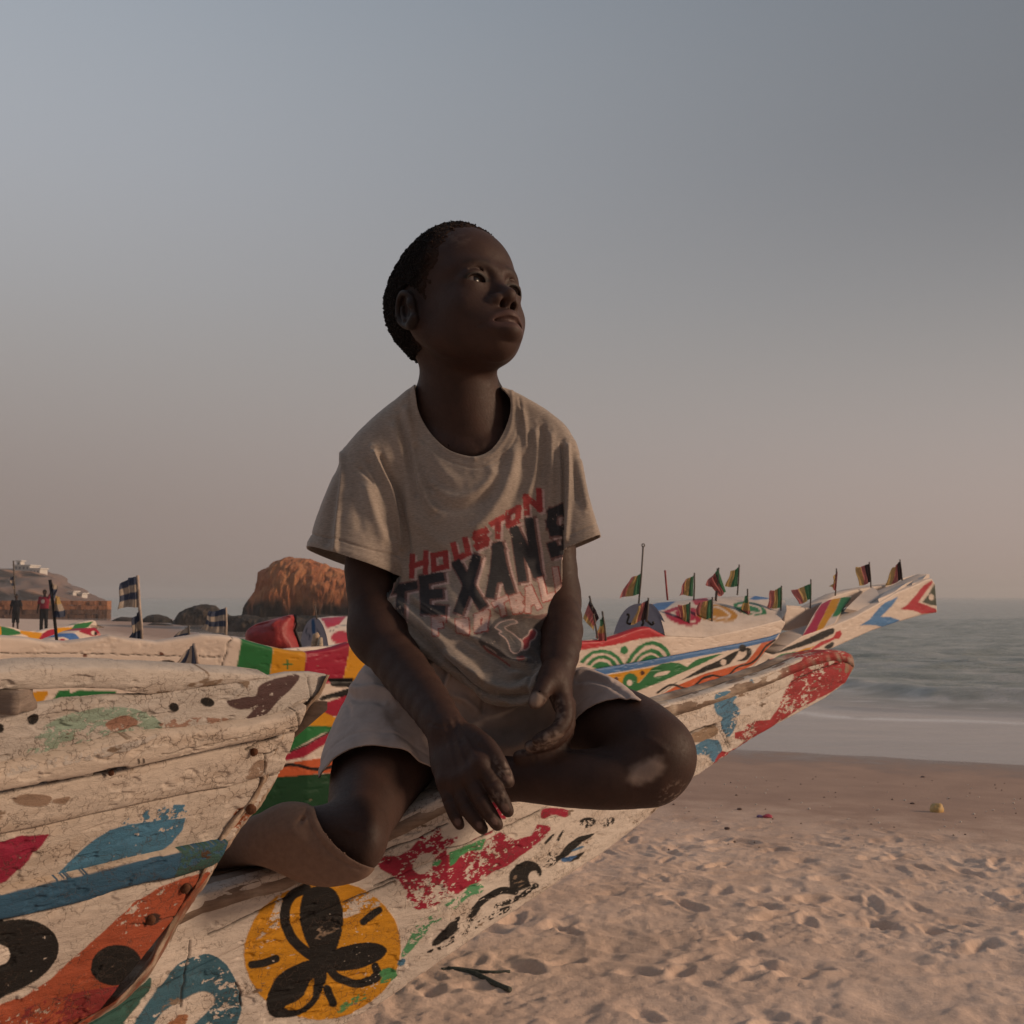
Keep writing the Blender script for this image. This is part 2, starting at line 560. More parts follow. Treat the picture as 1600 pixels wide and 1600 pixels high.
# ================================================================== rocks, wall, hill, houses
def silh_rock(name, label, outline, d, depth, mat, rough=0.5, step=3.0, seed=1, colorf=None, sub=.12):
    """a solid rock: outline gives the height profile (px, py) along its width; built as rings of a lumpy mound"""
    o = np.asarray(outline, float)
    xs = np.linspace(o[:, 0].min(), o[:, 0].max(), int((np.ptp(o[:, 0])) / step) + 2)
    top = interp(o, xs)
    W_ = P(xs, top, d)
    zb = SEA - .3
    nv = 46
    V = np.zeros((len(xs), nv, 3))
    for j in range(nv):
        a = math.pi * j / (nv - 1)                 # from the front foot over the top to the back foot
        prof = max(math.sin(a), 0) ** .55
        V[:, j, 0] = W_[:, 0] * (1 + 0)
        V[:, j, 1] = d - depth * .5 * math.cos(a) * (1 if True else 1)
        V[:, j, 2] = zb + (W_[:, 2] - zb) * prof
    e = np.minimum(xs - xs[0], xs[-1] - xs) / (xs[-1] - xs[0])
    V[:, :, 1] = d + (V[:, :, 1] - d) * (0.35 + 0.65 * smooth(0, .2, e))[:, None]
    V = V.reshape(-1, 3)
    n = fbm(V * sub * 4, 5, seed, .6)
    n = .45 * n + .55 * (np.floor(n * 7 + .6 * fbm(V * sub * 9, 2, seed + 3)) + .5) / 7
    n2 = 1 - 2 * np.abs(fbm(V * sub * 9, 4, seed + 5, .6))
    amp = rough * smooth(zb, zb + .8, V[:, 2])
    V[:, 1] += amp * (n * 1.0 - n2 * .2)
    V[:, 2] += amp * (n2 * .18 + fbm(V * sub * 9, 3, seed + 8) * .22)
    V[:, 0] += amp * fbm(V * sub * 6, 3, seed + 9) * .35
    C = None
    if colorf is not None:
        C = colorf(V)
    ob = mesh_obj(name, V, grid_faces(len(xs), nv), mat, colors=C)
    tag(ob, label, 'rock')
    return ob
m_rock = attr_mat('rock_stone', .9, .3, 1.6, .8, .10, .15, fine=9)
def rockcol(V):
    n = fbm(V * .9, 4, 3)
    n2 = fbm(V * 2.6, 4, 7)
    C = np.zeros((len(V), 4)); C[:, 3] = 1
    or1, or2 = np.array([.37, .135, .065]), np.array([.48, .21, .10])
    f = smooth(-.3, .4, n2)[:, None]
    base = or1 * (1 - f) + or2 * f
    dk = np.array([.055, .045, .04])
    wet = smooth(1.35, .55, V[:, 2] - 1.25 * n - .25 * n2)[:, None]
    C[:, :3] = base * (1 - wet) + dk * wet
    return C
silh_rock('sea_rock', 'large orange boulder with dark wet foot standing in the shallows',
          [(381, 975), (383, 945), (390, 936), (402, 925), (408, 905), (412, 890), (424, 886), (434, 877), (450, 872), (470, 874), (486, 876),
           (500, 880), (520, 888), (545, 896), (575, 910), (600, 930), (620, 958), (628, 980)], 58, 5.0, m_rock, .38, 1.2, 4, rockcol, .35)
def darkcol(V):
    n = smooth(-.3, .4, fbm(V * 2, 3, 3))[:, None]
    C = np.ones((len(V), 4))
    C[:, :3] = np.array([.04, .035, .032]) * (1 - n) + np.array([.10, .075, .06]) * n
    return C
silh_rock('tide_rock', 'low black tide rock left of the orange boulder', [(272, 970), (284, 957), (300, 949), (318, 945), (334, 947), (345, 955), (358, 963), (385, 969)], 66, 3.0, m_rock, .25, 1.2, 9, darkcol, .5)
silh_rock('tide_rock', 'long black reef at the foot of the orange boulder', [(335, 975), (360, 964), (385, 962), (410, 966), (440, 965), (480, 963), (530, 962), (600, 966), (650, 978)], 53, 3.0, m_rock, .25, 1.2, 19, darkcol, .5)
silh_rock('tide_rock', 'small flat black rock near the sandy point', [(222, 968), (232, 962), (246, 960), (258, 963), (268, 968)], 70, 1.5, m_rock, .12, 1.2, 29, darkcol, .6)
silh_rock('tide_rock', 'low dark rock shelf by the water behind the striped flags', [(176, 969), (190, 964), (205, 965), (218, 969)], 72, 1.5, m_rock, .12, 1.2, 39, darkcol, .6)
silh_rock('tide_rock', 'brown rock ledge in the shallow water right of the tall striped flag', [(222, 979), (240, 973), (262, 975), (280, 980)], 62, 1.0, m_rock, .1, 1.2, 49, rockcol, .6)
# sea wall of rough orange stone
m_wall = attr_mat('wall_stone', .9, .3, 3.0, .9, .08, .2, fine=18)
wt = thing('sea_wall', 'low orange masonry sea wall ending at the water', 'wall', P(80, 968, 82))
A, B_ = P(-260, 939, 80), P(171, 939, 84)
nrow, ncol = 4, 46
zb, zt = -.15, float(A[2])
for r in range(nrow):
    c_off = 0 if r % 2 else .5
    for k_ in range(int(ncol)):
        a0, a1 = (k_ + c_off) / ncol, min((k_ + c_off + .985) / ncol, 1.0)
        if a0 >= 1:
            continue
        if k_ == 0:
            a0 = 0.0
        p0, p1 = A + (B_ - A) * a0, A + (B_ - A) * a1
        z0, z1 = zb + (zt - zb) * r / nrow, zb + (zt - zb) * (r + .975) / nrow
        bd = RNG.uniform(-.05, .05)
        th = .45
        V = np.array([[p0[0], p0[1] - th + bd, z0], [p1[0], p1[1] - th + bd, z0], [p1[0], p1[1] - th + bd, z1], [p0[0], p0[1] - th + bd, z1],
                      [p0[0], p0[1] + th, z0], [p1[0], p1[1] + th, z0], [p1[0], p1[1] + th, z1], [p0[0], p0[1] + th, z1]])
        V[:, 2] += RNG.normal(0, .012, 8)
        cc = (np.array([.36, .16, .085]) if r > 1 else np.array([.17, .095, .065])) * RNG.uniform(.88, 1.1)
        mesh_obj('stone', V, [(0, 1, 2, 3), (5, 4, 7, 6), (3, 2, 6, 7), (1, 5, 6, 2), (4, 0, 3, 7), (0, 4, 5, 1)], m_wall, wt, False, np.tile([*cc, 1], (8, 1)))
# hill behind
hx = np.linspace(-900, 160, 220)
prof = interp([(-900, 850), (-400, 862), (-150, 880), (0, 893), (30, 893), (62, 893), (75, 897), (85, 903), (95, 912), (105, 918), (118, 922), (135, 931), (150, 936), (162, 950), (330, 960)], hx)
hx2 = hx
R_ = []
for dd, ff_ in ((200, 0), (215, .35), (230, .7), (245, .93), (262, 1.0), (300, 1.05), (380, 1.0)):
    Wt = P(hx2, prof, 262)
    hh = np.maximum(Wt[:, 2] - SEA, 0.02)
    sc = dd / 262
    R_.append(np.stack([Wt[:, 0] * sc, 0 * hx2 + dd, SEA - .5 + (hh + .5) * ff_], -1))
V = np.stack(R_, 1)
V = np.repeat(V, 5, axis=1)
for k_ in range(V.shape[1] - 5):
    a_, b_ = k_ // 5, k_ % 5 / 5
    V[:, k_] = R_[a_] * (1 - b_) + R_[a_ + 1] * b_
V = V[:, :31]
n = fbm(V.reshape(-1, 3) * .12, 4, 5).reshape(V.shape[:2])
V[:, :, 1] += n * 14
V[:, :, 2] += np.abs(n) * 1.0 * smooth(0, 3, V[:, :, 2])
Vf = V.reshape(-1, 3)
n = smooth(-.3, .3, fbm(Vf * .25, 4, 8))[:, None]
C = np.ones((len(Vf), 4)); C[:, :3] = np.array([.17, .10, .075]) * (1 - n) + np.array([.27, .165, .12]) * n
hill = mesh_obj('hill', Vf, grid_faces(V.shape[0], V.shape[1]), m_wall, colors=C)
kind(hill, 'structure')
# houses on the hill: a few boxes each, window openings with recessed panes
m_plaster = plain('white_plaster', (.62, .57, .52), .85, .12, 2)
m_win = plain('dark_window', (.05, .05, .055), .3, .1, 2, 0)
def far_house(label, x0, x1, ytop, ybot, d, dz, floors, bays, roof=True, extra=None):
    a, b2 = P(x0, ytop, d), P(x1, ybot, d)
    t_ = thing('hill_house', label, 'house', (a[0] / 2 + b2[0] / 2, d, b2[2]))
    w, hgt = b2[0] - a[0], a[2] - b2[2]
    v, f = box_vf(((a[0] + b2[0]) / 2, d + dz / 2, b2[2] + hgt / 2 - 1), (w / 2, dz / 2, hgt / 2 + 1))
    wall_ = mesh_obj('wall', v, f, m_plaster, t_, False)
    if roof:
        v, f = box_vf(((a[0] + b2[0]) / 2, d + dz / 2, a[2] + .12), (w / 2 + .25, dz / 2 + .25, .12))
        mesh_obj('roof', v, f, m_plaster, t_, False)
    for i in range(floors):
        for j in range(bays):
            cx_ = a[0] + w * (j + .5) / bays
            cz_ = b2[2] + hgt * (i + .5) / floors
            v, f = box_vf((cx_, d - .02, cz_), (w / bays * .22, .06, hgt / floors * .27))
            mesh_obj('window', v, f, m_win, t_, False)
    return t_
far_house('white flat-roofed house on top of the hill', 22, 46, 884, 898, 243, 5, 2, 4)
far_house('lower white wing left of the hilltop house', -14, 20, 890, 898, 245, 5, 1, 4)
far_house('small white block right of the hilltop house', 46, 62, 889, 900, 242, 4, 1, 3)
far_house('stair tower behind the roof of the hilltop house', 26, 32, 877, 886, 246, 2, 1, 1)
far_house('tiny pale house low on the far slope', 122, 128, 928, 932, 228, 3, 1, 2)
far_house('pale house by the foot of the slope above the wall end', 108, 114, 925, 930, 226, 3, 1, 2)

# ================================================================== painted boats
def T(pts, ox, oy, s):
    return [(ox + a / s, oy + b / s) for a, b in pts]
CREAM = rgb(200, 189, 179)
WHITE = rgb(196, 186, 176)
BLACK = (.012, .011, .011)
RED = (.36, .022, .035)
CRIM = (.30, .015, .04)
GREEN = (.022, .15, .045)
BLUE = (.06, .17, .33)
YEL = (.55, .25, .015)
ORANGE = (.48, .10, .035)
def plank(name, parent, top, bot, dep, step=1.4, thick=.018, base=CREAM, shapes=(), cracks=(), mat=None, lean=0.0, yref=0.0,
          edge=.0035, lump=.0016, lumps=60, wob=1.0, label=None, wears=90.0, dep_bot=None, bow=0.0, seed=3, chip=0.0, round_end=False, topd=0.0):
    """one plank: a slab whose face runs between two edge lines given as photo pixels; dep = distance as a function of px"""
    top, bot = np.asarray(top, float), np.asarray(bot, float)
    x0t, x1t, x0b, x1b = top[0, 0], top[-1, 0], bot[0, 0], bot[-1, 0]
    nu = int(max(abs(x1t - x0t), abs(x1b - x0b)) / step) + 2
    hmax = max(10, np.max(np.abs(interp(bot, np.linspace(x0b, x1b, 20)) - interp(top, np.linspace(x0t, x1t, 20)))))
    nv = int(hmax / step) + 3
    u = np.linspace(0, 1, nu)
    v = np.linspace(0, 1, nv)
    xt, xb = x0t + (x1t - x0t) * u, x0b + (x1b - x0b) * u
    yt, yb = interp(top, xt), interp(bot, xb)
    X = xt[:, None] * (1 - v) + xb[:, None] * v
    Yp = yt[:, None] * (1 - v) + yb[:, None] * v
    D = interp(dep, X) + lean * (Yp - yref) / 100.0 + topd * (1 - v)[None, :]
    G = P(X, Yp, D)
    du = np.gradient(G, axis=0)
    dv = np.gradient(G, axis=1)
    N = np.cross(du, dv)
    N /= np.linalg.norm(N, axis=2, keepdims=True) + 1e-12
    if N[nu // 2, nv // 2, 1] > 0:
        N = -N
    N0 = N
    Hm = np.linalg.norm(G[:, -1] - G[:, 0], axis=1)[:, None]
    e = np.minimum(v, 1 - v)[None, :] * Hm
    r = np.maximum(thick * .5, .003)
    rel = -edge * np.exp(-(e / .004) ** 1.0) + bow * Hm * 4 * (v * (1 - v))[None, :]
    Vf = G.reshape(-1, 3)
    rel = rel + (lump * fbm(Vf * lumps * np.array([.35, .35, 1.3]), 4, seed + 50)).reshape(rel.shape)
    px, py = PJ(Vf)
    jx, jy = px + 1.6 * fbm(Vf * 90, 3, 5), py + 2.2 * fbm(Vf * 70, 3, 6)
    dcr = []
    for pts, w, dp in cracks:
        pa = np.asarray(pts, float)
        ds = np.full(len(px), 1e3)
        m_ = (jx > pa[:, 0].min() - 12) & (jx < pa[:, 0].max() + 12) & (jy > pa[:, 1].min() - 12) & (jy < pa[:, 1].max() + 12)
        if m_.any():
            ds[m_] = seg_dist(jx[m_], jy[m_], pts)
        dcr.append(ds)
        rel = rel - (dp * np.exp(-(ds / w) ** 2)).reshape(rel.shape)
    cw = fbm(Vf * np.array([28, 28, 90]), 4, seed + 60)
    rel = rel - (.0022 * smooth(.22, .36, cw)).reshape(rel.shape)
    V = (G + N * rel[..., None]).reshape(-1, 3)
    C = paint(Vf, base, shapes, wob, wears, seed)
    lay = (np.abs(C[:, :3] - np.array(base)).sum(1) > 1e-4).astype(float)
    for (pts, w, dp), ds in zip(cracks, dcr):
        k = np.exp(-(ds / (w * .8)) ** 2)[:, None] * min(1, dp / .003)
        C[:, :3] = C[:, :3] * (1 - k) + np.array([.035, .025, .02]) * k
    if chip > 0:     # places where the paint has flaked down to grey wood
        k = smooth(chip, chip + .08, fbm(Vf * 38 * np.array([.6, .6, 1.6]), 5, seed + 70, .6))[:, None]
        wood = np.array([.20, .145, .105]) * (1 + .3 * fbm(Vf * np.array([40, 40, 300]), 2, 8)[:, None])
        C[:, :3] = C[:, :3] * (1 - k) + wood * k
    F = grid_faces(nu, nv)
    # rim + back
    loop = np.concatenate([np.arange(nv), np.arange(1, nu) * nv + nv - 1, (nu - 1) * nv + np.arange(nv - 2, -1, -1), np.arange(nu - 2, 0, -1) * nv])
    off = len(V)
    Vb = V[loop] - N0.reshape(-1, 3)[loop] * thick
    m = len(loop)
    i = np.arange(m)
    F2 = np.stack([loop, off + i, off + (i + 1) % m, loop[(i + 1) % m]], -1)
    bu, bv = max(2, nu // 14), max(2, nv // 8)
    iu = np.linspace(0, nu - 1, bu + 1).astype(int)
    iv = np.linspace(0, nv - 1, bv + 1).astype(int)
    Bk = (V.reshape(nu, nv, 3) - N0 * thick)[np.ix_(iu, iv)].reshape(-1, 3)
    F3 = grid_faces(bu + 1, bv + 1, off + m)[:, ::-1]
    V = np.vstack([V, Vb, Bk])
    C = np.vstack([C, C[loop] * .8, np.tile([*base, 1], (len(Bk), 1))])
    lay = np.concatenate([lay, lay[loop], np.zeros(len(Bk))])
    F = np.vstack([F, F2, F3])
    o = mesh_obj(name, V, F, mat, parent, True, C, {'lay': lay})
    if label:
        o['label'] = label
    return o
def paint_mat(name, rough=.55, scale=45, bmp=.5, dirt=(.16, .11, .08), amt=.5, stretch=((1, 1, 3.5), (0, 0, 0)), var=.14, streak=0.0, crackle=.5):
    m, t, b = new_mat(name)
    a = attr(t)
    n = noise_node(t, scale, 8, .65, stretch=stretch)
    n2 = noise_node(t, scale * 8, 5, .6, stretch=stretch)
    n3 = noise_node(t, scale * .22, 8, .7, stretch=stretch)
    c = mixcol(t, 1.0, a.outputs[0], maprange(t, n.outputs[0], .3, .7, 1 - var, 1 + var * .7), 'MULTIPLY')
    c = mixcol(t, maprange(t, n3.outputs[0], .50, .72, 0, amt * 1.5), c, (.60, .50, .42), 'MULTIPLY')
    c = mixcol(t, maprange(t, n2.outputs[0], .60, .76, 0, amt * 1.3), c, (.42, .33, .27), 'MULTIPLY')
    # fine paint crackle
    vo = t.nodes.new('ShaderNodeTexVoronoi')
    vo.feature = 'DISTANCE_TO_EDGE'
    vo.inputs['Scale'].default_value = scale * 1.6
    nd_ = noise_node(t, scale * 1.1, 4, .6)
    g = t.nodes.new('ShaderNodeNewGeometry')
    ad = t.nodes.new('ShaderNodeVectorMath'); ad.operation = 'MULTIPLY_ADD'
    t.links.new(nd_.outputs['Color'], ad.inputs[0])
    ad.inputs[1].default_value = (.03, .03, .03)
    t.links.new(g.outputs['Position'], ad.inputs[2])
    t.links.new(ad.outputs[0], vo.inputs['Vector'])
    ck = maprange(t, vo.outputs['Distance'], 0.0, .05, 1, 0)
    msk = t.nodes.new('ShaderNodeMath'); msk.operation = 'MULTIPLY'
    t.links.new(ck, msk.inputs[0])
    t.links.new(maprange(t, n3.outputs[0], .42, .6, 0, crackle), msk.inputs[1])
    c = mixcol(t, msk.outputs[0], c, (.07, .05, .04))
    t.links.new(c, b.inputs['Base Color'])
    t.links.new(maprange(t, n.outputs[0], .3, .7, rough - .08, rough + .15), b.inputs['Roughness'])
    b.inputs['Specular IOR Level'].default_value = .22
    la = attr(t, 'lay')
    p1 = bump(t, b, n.outputs[0], bmp, .0018)
    p2 = bump(t, b, n2.outputs[0], bmp * .8, .0006, p1)
    p3_ = bump(t, b, la.outputs['Fac'], .5, .0007, p2)
    mk = maprange(t, msk.outputs[0], 0, 1, 1, 0)
    bump(t, b, mk, .5, .0012, p3_)
    return m
m_old = paint_mat('old_boat_paint', .65, 45, .9, (.22, .165, .13), .42, crackle=.8)
m_new = paint_mat('fresh_boat_paint', .45, 14, .25, (.30, .22, .17), .22, var=.08, crackle=.12)
m_wood = attr_mat('bare_wood', .8, .35, 30, .6, .003, .2, fine=220, stretch=((1, 1, 5), (0, 0, 0)))
m_rust = plain('rusty_iron', (.10, .04, .02), .9, .4, 120, .8, .002)
m_black = plain('black_iron', (.015, .014, .014), .5, .2, 60, .2)

# ------------------------------------------------------------------ boat A: the old spur the boy sits on
depA = [(-80, 1.10), (100, 1.22), (320, 1.385), (500, 1.49), (700, 1.62), (860, 1.80), (1010, 2.03), (1200, 2.42), (1345, 2.76)]
topA = [(-80, 1575), (120, 1492), (250, 1430), (320, 1398), (446, 1362), (560, 1310), (630, 1278), (687, 1249), (760, 1220), (850, 1180), (950, 1137), (1010, 1111),
        (1090, 1089), (1130, 1076), (1180, 1059), (1222, 1044), (1262, 1026), (1300, 1017), (1322, 1018), (1334, 1027)]
seamA = [(-80, 1700), (100, 1625), (200, 1572), (316, 1510), (397, 1470), (456, 1445), (537, 1411), (617, 1373), (700, 1336), (755, 1309), (805, 1288), (845, 1267),
         (950, 1214), (1065, 1152), (1121, 1133), (1155, 1112), (1223, 1078), (1253, 1061), (1311, 1037), (1335, 1034)]
botA = [(-80, 1960), (100, 1860), (250, 1780), (380, 1706), (470, 1648), (540, 1604), (600, 1567), (650, 1532), (700, 1496), (780, 1441), (840, 1402), (890, 1367), (940, 1336),
        (1000, 1290), (1040, 1256), (1085, 1216), (1130, 1185), (1180, 1152), (1230, 1124), (1290, 1091), (1322, 1068), (1336, 1044)]
F7 = (240, 1200, 2.2222)
FB = (580, 1230, 4.0)
F8 = (960, 1000, 4.103)
F6 = (0, 1020, 2.759)
shA = [
    PG((.035, .10, .085), T([(330, 1640), (380, 1580), (480, 1520), (600, 1440), (650, 1400), (640, 1470), (560, 1560), (480, 1660)], *F6), .1),
    PG((.045, .12, .17), T([(560, 1640), (620, 1530), (700, 1430), (760, 1350), (830, 1312), (900, 1300), (960, 1330), (1000, 1380), (1030, 1450), (1045, 1520), (1020, 1600), (980, 1680), (560, 1700)], *F6), .22),
    PG(CREAM, T([(690, 1560), (780, 1500), (860, 1462), (910, 1470), (922, 1510), (860, 1580), (760, 1650), (650, 1650)], *F6)),
    PG((.33, .15, .08), T([(730, 1590), (770, 1560), (810, 1560), (800, 1600), (760, 1640), (700, 1640)], *F6), .35),
    EL(YEL, 504, 1485, 123, 108, -12, .12),
    PG(CREAM, T([(450, 420), (520, 400), (480, 440), (440, 520), (445, 590), (420, 560), (360, 600), (400, 530)], *F7), .55),
    PG(CREAM, T([(660, 480), (740, 430), (790, 440), (800, 470), (720, 500), (660, 520)], *F7), .48),
    PG(BLACK, T([(590, 670), (540, 625), (515, 560), (508, 500), (515, 450), (540, 420), (590, 408), (632, 428), (655, 480), (657, 540), (645, 600), (622, 655)], *F7), .02),
    ST(BLACK, T([(580, 662), (530, 640), (480, 590), (458, 530), (460, 480), (482, 440), (530, 420)], *F7), 16, .06),
    PG(BLACK, T([(600, 650), (650, 622), (720, 606), (780, 610), (810, 632), (790, 662), (740, 688), (690, 702), (640, 705), (600, 695)], *F7), .03),
    ST(BLACK, T([(605, 690), (640, 728), (690, 748), (735, 745), (780, 722), (770, 690)], *F7), 13, .1),
    PG(BLACK, T([(565, 665), (490, 685), (430, 725), (400, 780), (393, 830), (412, 862), (460, 870), (520, 855), (562, 815), (588, 770), (602, 715)], *F7), .04),
    PG(YEL, T([(455, 828), (500, 806), (535, 768), (556, 730), (552, 790), (520, 828), (480, 842)], *F7), .1),
    EL(BLACK, *T([(592, 682)], *F7)[0], 16, 14),
    ST(BLACK, T([(342, 684), (385, 676), (425, 662)], *F7), 12, .1),
    ST(BLACK, T([(728, 534), (760, 508), (784, 494)], *F7), 11, .1),
    ST(BLACK, T([(604, 768), (612, 792), (624, 818)], *F7), 13, .1),
    PG((.07, .26, .10), T([(790, 735), (810, 705), (835, 700), (846, 720), (820, 740), (780, 748)], *F7), .3),
    PG((.10, .25, .09), T([(640, 840), (680, 800), (740, 780), (740, 800), (690, 820), (650, 850)], *F7), .5),
    PG(CRIM, T([(30, 470), (80, 430), (170, 430), (250, 385), (310, 310), (400, 260), (470, 255), (530, 290), (545, 330), (500, 360), (470, 392), (480, 425), (560, 402), (640, 372), (720, 330), (810, 280),
                (860, 310), (900, 330), (1000, 300), (1040, 230), (1100, 240), (1130, 250), (1080, 320), (1000, 385), (930, 430), (850, 492), (760, 535), (640, 612), (520, 685), (430, 730), (380, 757),
                (290, 765), (240, 750), (220, 680), (180, 590), (130, 550), (60, 510)], *FB), .36, False),
    PG(CREAM, T([(270, 470), (300, 430), (350, 412), (400, 430), (395, 480), (350, 530), (300, 545), (265, 510)], *FB), .2),
    PG(CREAM, T([(440, 250), (520, 262), (540, 300), (505, 320), (450, 290)], *FB), .3),
    PG((.06, .26, .10), T([(385, 490), (400, 465), (440, 455), (420, 490)], *FB), .3),
    PG((.06, .26, .10), T([(490, 440), (500, 410), (560, 385), (640, 352), (720, 318), (695, 388), (620, 402), (560, 430), (520, 480), (495, 495)], *FB), .12, False),
    PG(CREAM, T([(695, 388), (722, 330), (755, 320), (730, 365)], *FB), .1, False),
    PG(CRIM, T([(1060, 185), (1080, 140), (1160, 130), (1245, 150), (1220, 188), (1140, 172), (1090, 195)], *FB), .35),
    PG(CRIM, T([(640, 332), (700, 300), (770, 262), (765, 285), (690, 318), (650, 340)], *FB), .3),
    PG(CRIM, T([(740, 150), (760, 90), (800, 90), (830, 150), (840, 200), (800, 190)], *FB), .3),
    PG((.085, .27, .13), T([(190, 1040), (230, 960), (260, 880), (300, 830), (380, 800), (440, 760), (520, 700), (580, 660), (600, 620), (660, 600), (705, 620), (690, 660), (620, 680), (560, 730),
                          (500, 780), (430, 830), (380, 880), (320, 940), (260, 1010), (200, 1060)], *FB), .46),
    EL((.07, .26, .10), *T([(110, 1165)], *FB)[0], 13, 8, -10, .15),
    PG((.07, .17, .26), T([(165, 1110), (190, 1070), (215, 1080), (200, 1110)], *FB), .2),
    PG(BLACK, T([(380, 990), (420, 930), (450, 890), (500, 840), (556, 808), (548, 850), (557, 882), (500, 932), (440, 978)], *FB), .08),
    PG(BLACK, T([(350, 1025), (390, 1008), (380, 1028), (355, 1035)], *FB), .2),
    ST(BLACK, T([(430, 1000), (520, 945), (600, 890), (680, 850), (780, 790), (860, 760)], *FB), 9, .50),
    ST(BLACK, T([(620, 825), (650, 765), (700, 712), (760, 668), (830, 645), (900, 652)], *FB), 11, .26),
    ST(BLACK, T([(780, 745), (850, 720), (920, 690), (980, 650), (1030, 615)], *FB), 8, .42),
    PG(BLACK, T([(872, 640), (862, 590), (868, 540), (910, 490), (960, 460), (1010, 465), (1050, 490), (1070, 530), (1052, 556), (1030, 522), (990, 540), (985, 580), (1002, 612), (960, 636), (900, 648)], *FB), .06),
    PG(BLACK, T([(1080, 520), (1090, 450), (1130, 405), (1175, 430), (1150, 480), (1100, 500)], *FB), .46),
    PG(BLACK, T([(1160, 472), (1180, 420), (1220, 370), (1280, 318), (1340, 300), (1405, 290), (1340, 332), (1280, 382), (1210, 442)], *FB), .16),
    PG(BLACK, T([(1240, 460), (1290, 420), (1340, 405), (1310, 440), (1260, 465)], *FB), .35),
    PG((.05, .13, .30), T([(1195, 462), (1210, 440), (1290, 428), (1260, 455), (1220, 470)], *FB), .1),
    PG((.07, .17, .30), T([(1250, 400), (1310, 370), (1330, 375), (1290, 395)], *FB), .25),
    EL(BLACK, *T([(1350, 222)], *FB)[0], 14, 8, -10, .36), EL(BLACK, *T([(1480, 215)], *FB)[0], 12, 7, -20, .5),
    ST(BLACK, T([(1090, 350), (1120, 320), (1140, 300)], *FB), 4, .35), ST(BLACK, T([(1170, 330), (1200, 275)], *FB), 4, .3),
    PG(RED, T([(280, 495), (340, 460), (372, 470), (330, 502), (290, 525)], *F8), .36),
    PG((.075, .19, .30), T([(650, 350), (700, 330), (770, 330), (790, 360), (760, 400), (812, 430), (800, 480), (740, 520), (700, 560), (690, 500), (655, 470), (638, 400)], *F8), .36),
    PG((.075, .19, .30), T([(850, 300), (872, 262), (892, 258), (885, 322)], *F8), .3),
    PG((.075, .19, .30), T([(485, 692), (540, 662), (570, 630), (640, 640), (672, 650), (692, 720), (640, 785), (600, 742), (520, 732)], *F8), .28),
    PG((.075, .19, .30), T([(690, 520), (740, 510), (790, 520), (750, 600), (730, 620), (700, 580)], *F8), .45),
    PG((.33, .03, .035), T([(600, 845), (640, 790), (690, 710), (730, 722), (790, 692), (840, 642), (772, 632), (768, 592), (830, 580), (850, 540), (900, 520), (1000, 510), (1060, 420), (1090, 340), (1150, 240), (1140, 190),
                 (1200, 140), (1260, 80), (1400, 30), (1580, 60), (1580, 200), (1490, 270), (1400, 330), (1200, 430), (1000, 570), (850, 680), (700, 790)], *F8), .27, False),
    PG(CREAM, T([(1228, 150), (1250, 128), (1290, 140), (1312, 180), (1260, 188)], *F8), .1), PG(CREAM, T([(1368, 120), (1392, 98), (1412, 140), (1385, 162)], *F8), .1),
    PG((.30, .19, .12), T([(1500, 40), (1620, 40), (1620, 260), (1480, 300), (1520, 200), (1525, 120)], *F8), .25),
    PG((.22, .15, .10), T([(790, 310), (850, 300), (860, 345), (800, 365), (775, 345)], *F8), .35),
    PG((.26, .18, .12), T([(470, 650), (490, 615), (560, 580), (655, 545), (660, 600), (560, 650)], *F8), .15),
]
cA = [(T([(60, 410), (300, 320), (400, 262), (480, 225)], *FB), 1.3, .003), (T([(700, 300), (800, 268), (900, 228), (1060, 150)], *FB), 1.1, .003),
      (T([(20, 625), (150, 570)], *FB), 1.1, .003), (T([(470, 385), (560, 372), (640, 340), (720, 300)], *FB), 1.2, .003),
      (T([(190, 580), (300, 530), (400, 478), (470, 445)], *F7), 1.3, .004), (T([(660, 470), (760, 430), (840, 392)], *F7), 1.2, .003),
      (T([(128, 600), (122, 650), (112, 690), (108, 740), (98, 780), (94, 830)], *F7), 1.2, .003), (T([(284, 750), (302, 775), (298, 800), (306, 830)], *F7), 1.6, .003),
      (T([(340, 520), (450, 460), (560, 420)], *F8), 1.0, .003), (T([(430, 628), (480, 605), (560, 568), (660, 545)], *F8), 2.0, .006),
      (T([(690, 440), (740, 380), (745, 350)], *F8), 1.0, .002), (T([(670, 560), (700, 620), (735, 700)], *F8), 1.0, .003), (T([(690, 540), (720, 620), (745, 690)], *F8), .8, .003),
      (T([(1140, 270), (1280, 200), (1440, 150)], *F8), 1.1, .004), (T([(360, 560), (380, 520), (420, 490)], *F8), .8, .002),
      (T([(960, 20), (920, 60), (840, 110)], *F7), 1.0, .002)]
bA = thing('pirogue_spur', 'peeling old boat bow the child sits on, orange disc with black flower', 'boat', P(500, 1600, 1.5))
KA = dict(mat=m_old, chip=.44)
plank('plank', bA, topA, seamA, depA, 1.6, .02, CREAM, shA, cA, lean=.02, yref=1100, seed=3, label='upper side plank with worn paint', **KA)
plank('plank', bA, seamA, botA, depA, 1.6, .02, CREAM, shA, cA, lean=.02, yref=1100, seed=3, label='lower side plank painted with the black flower', **KA)
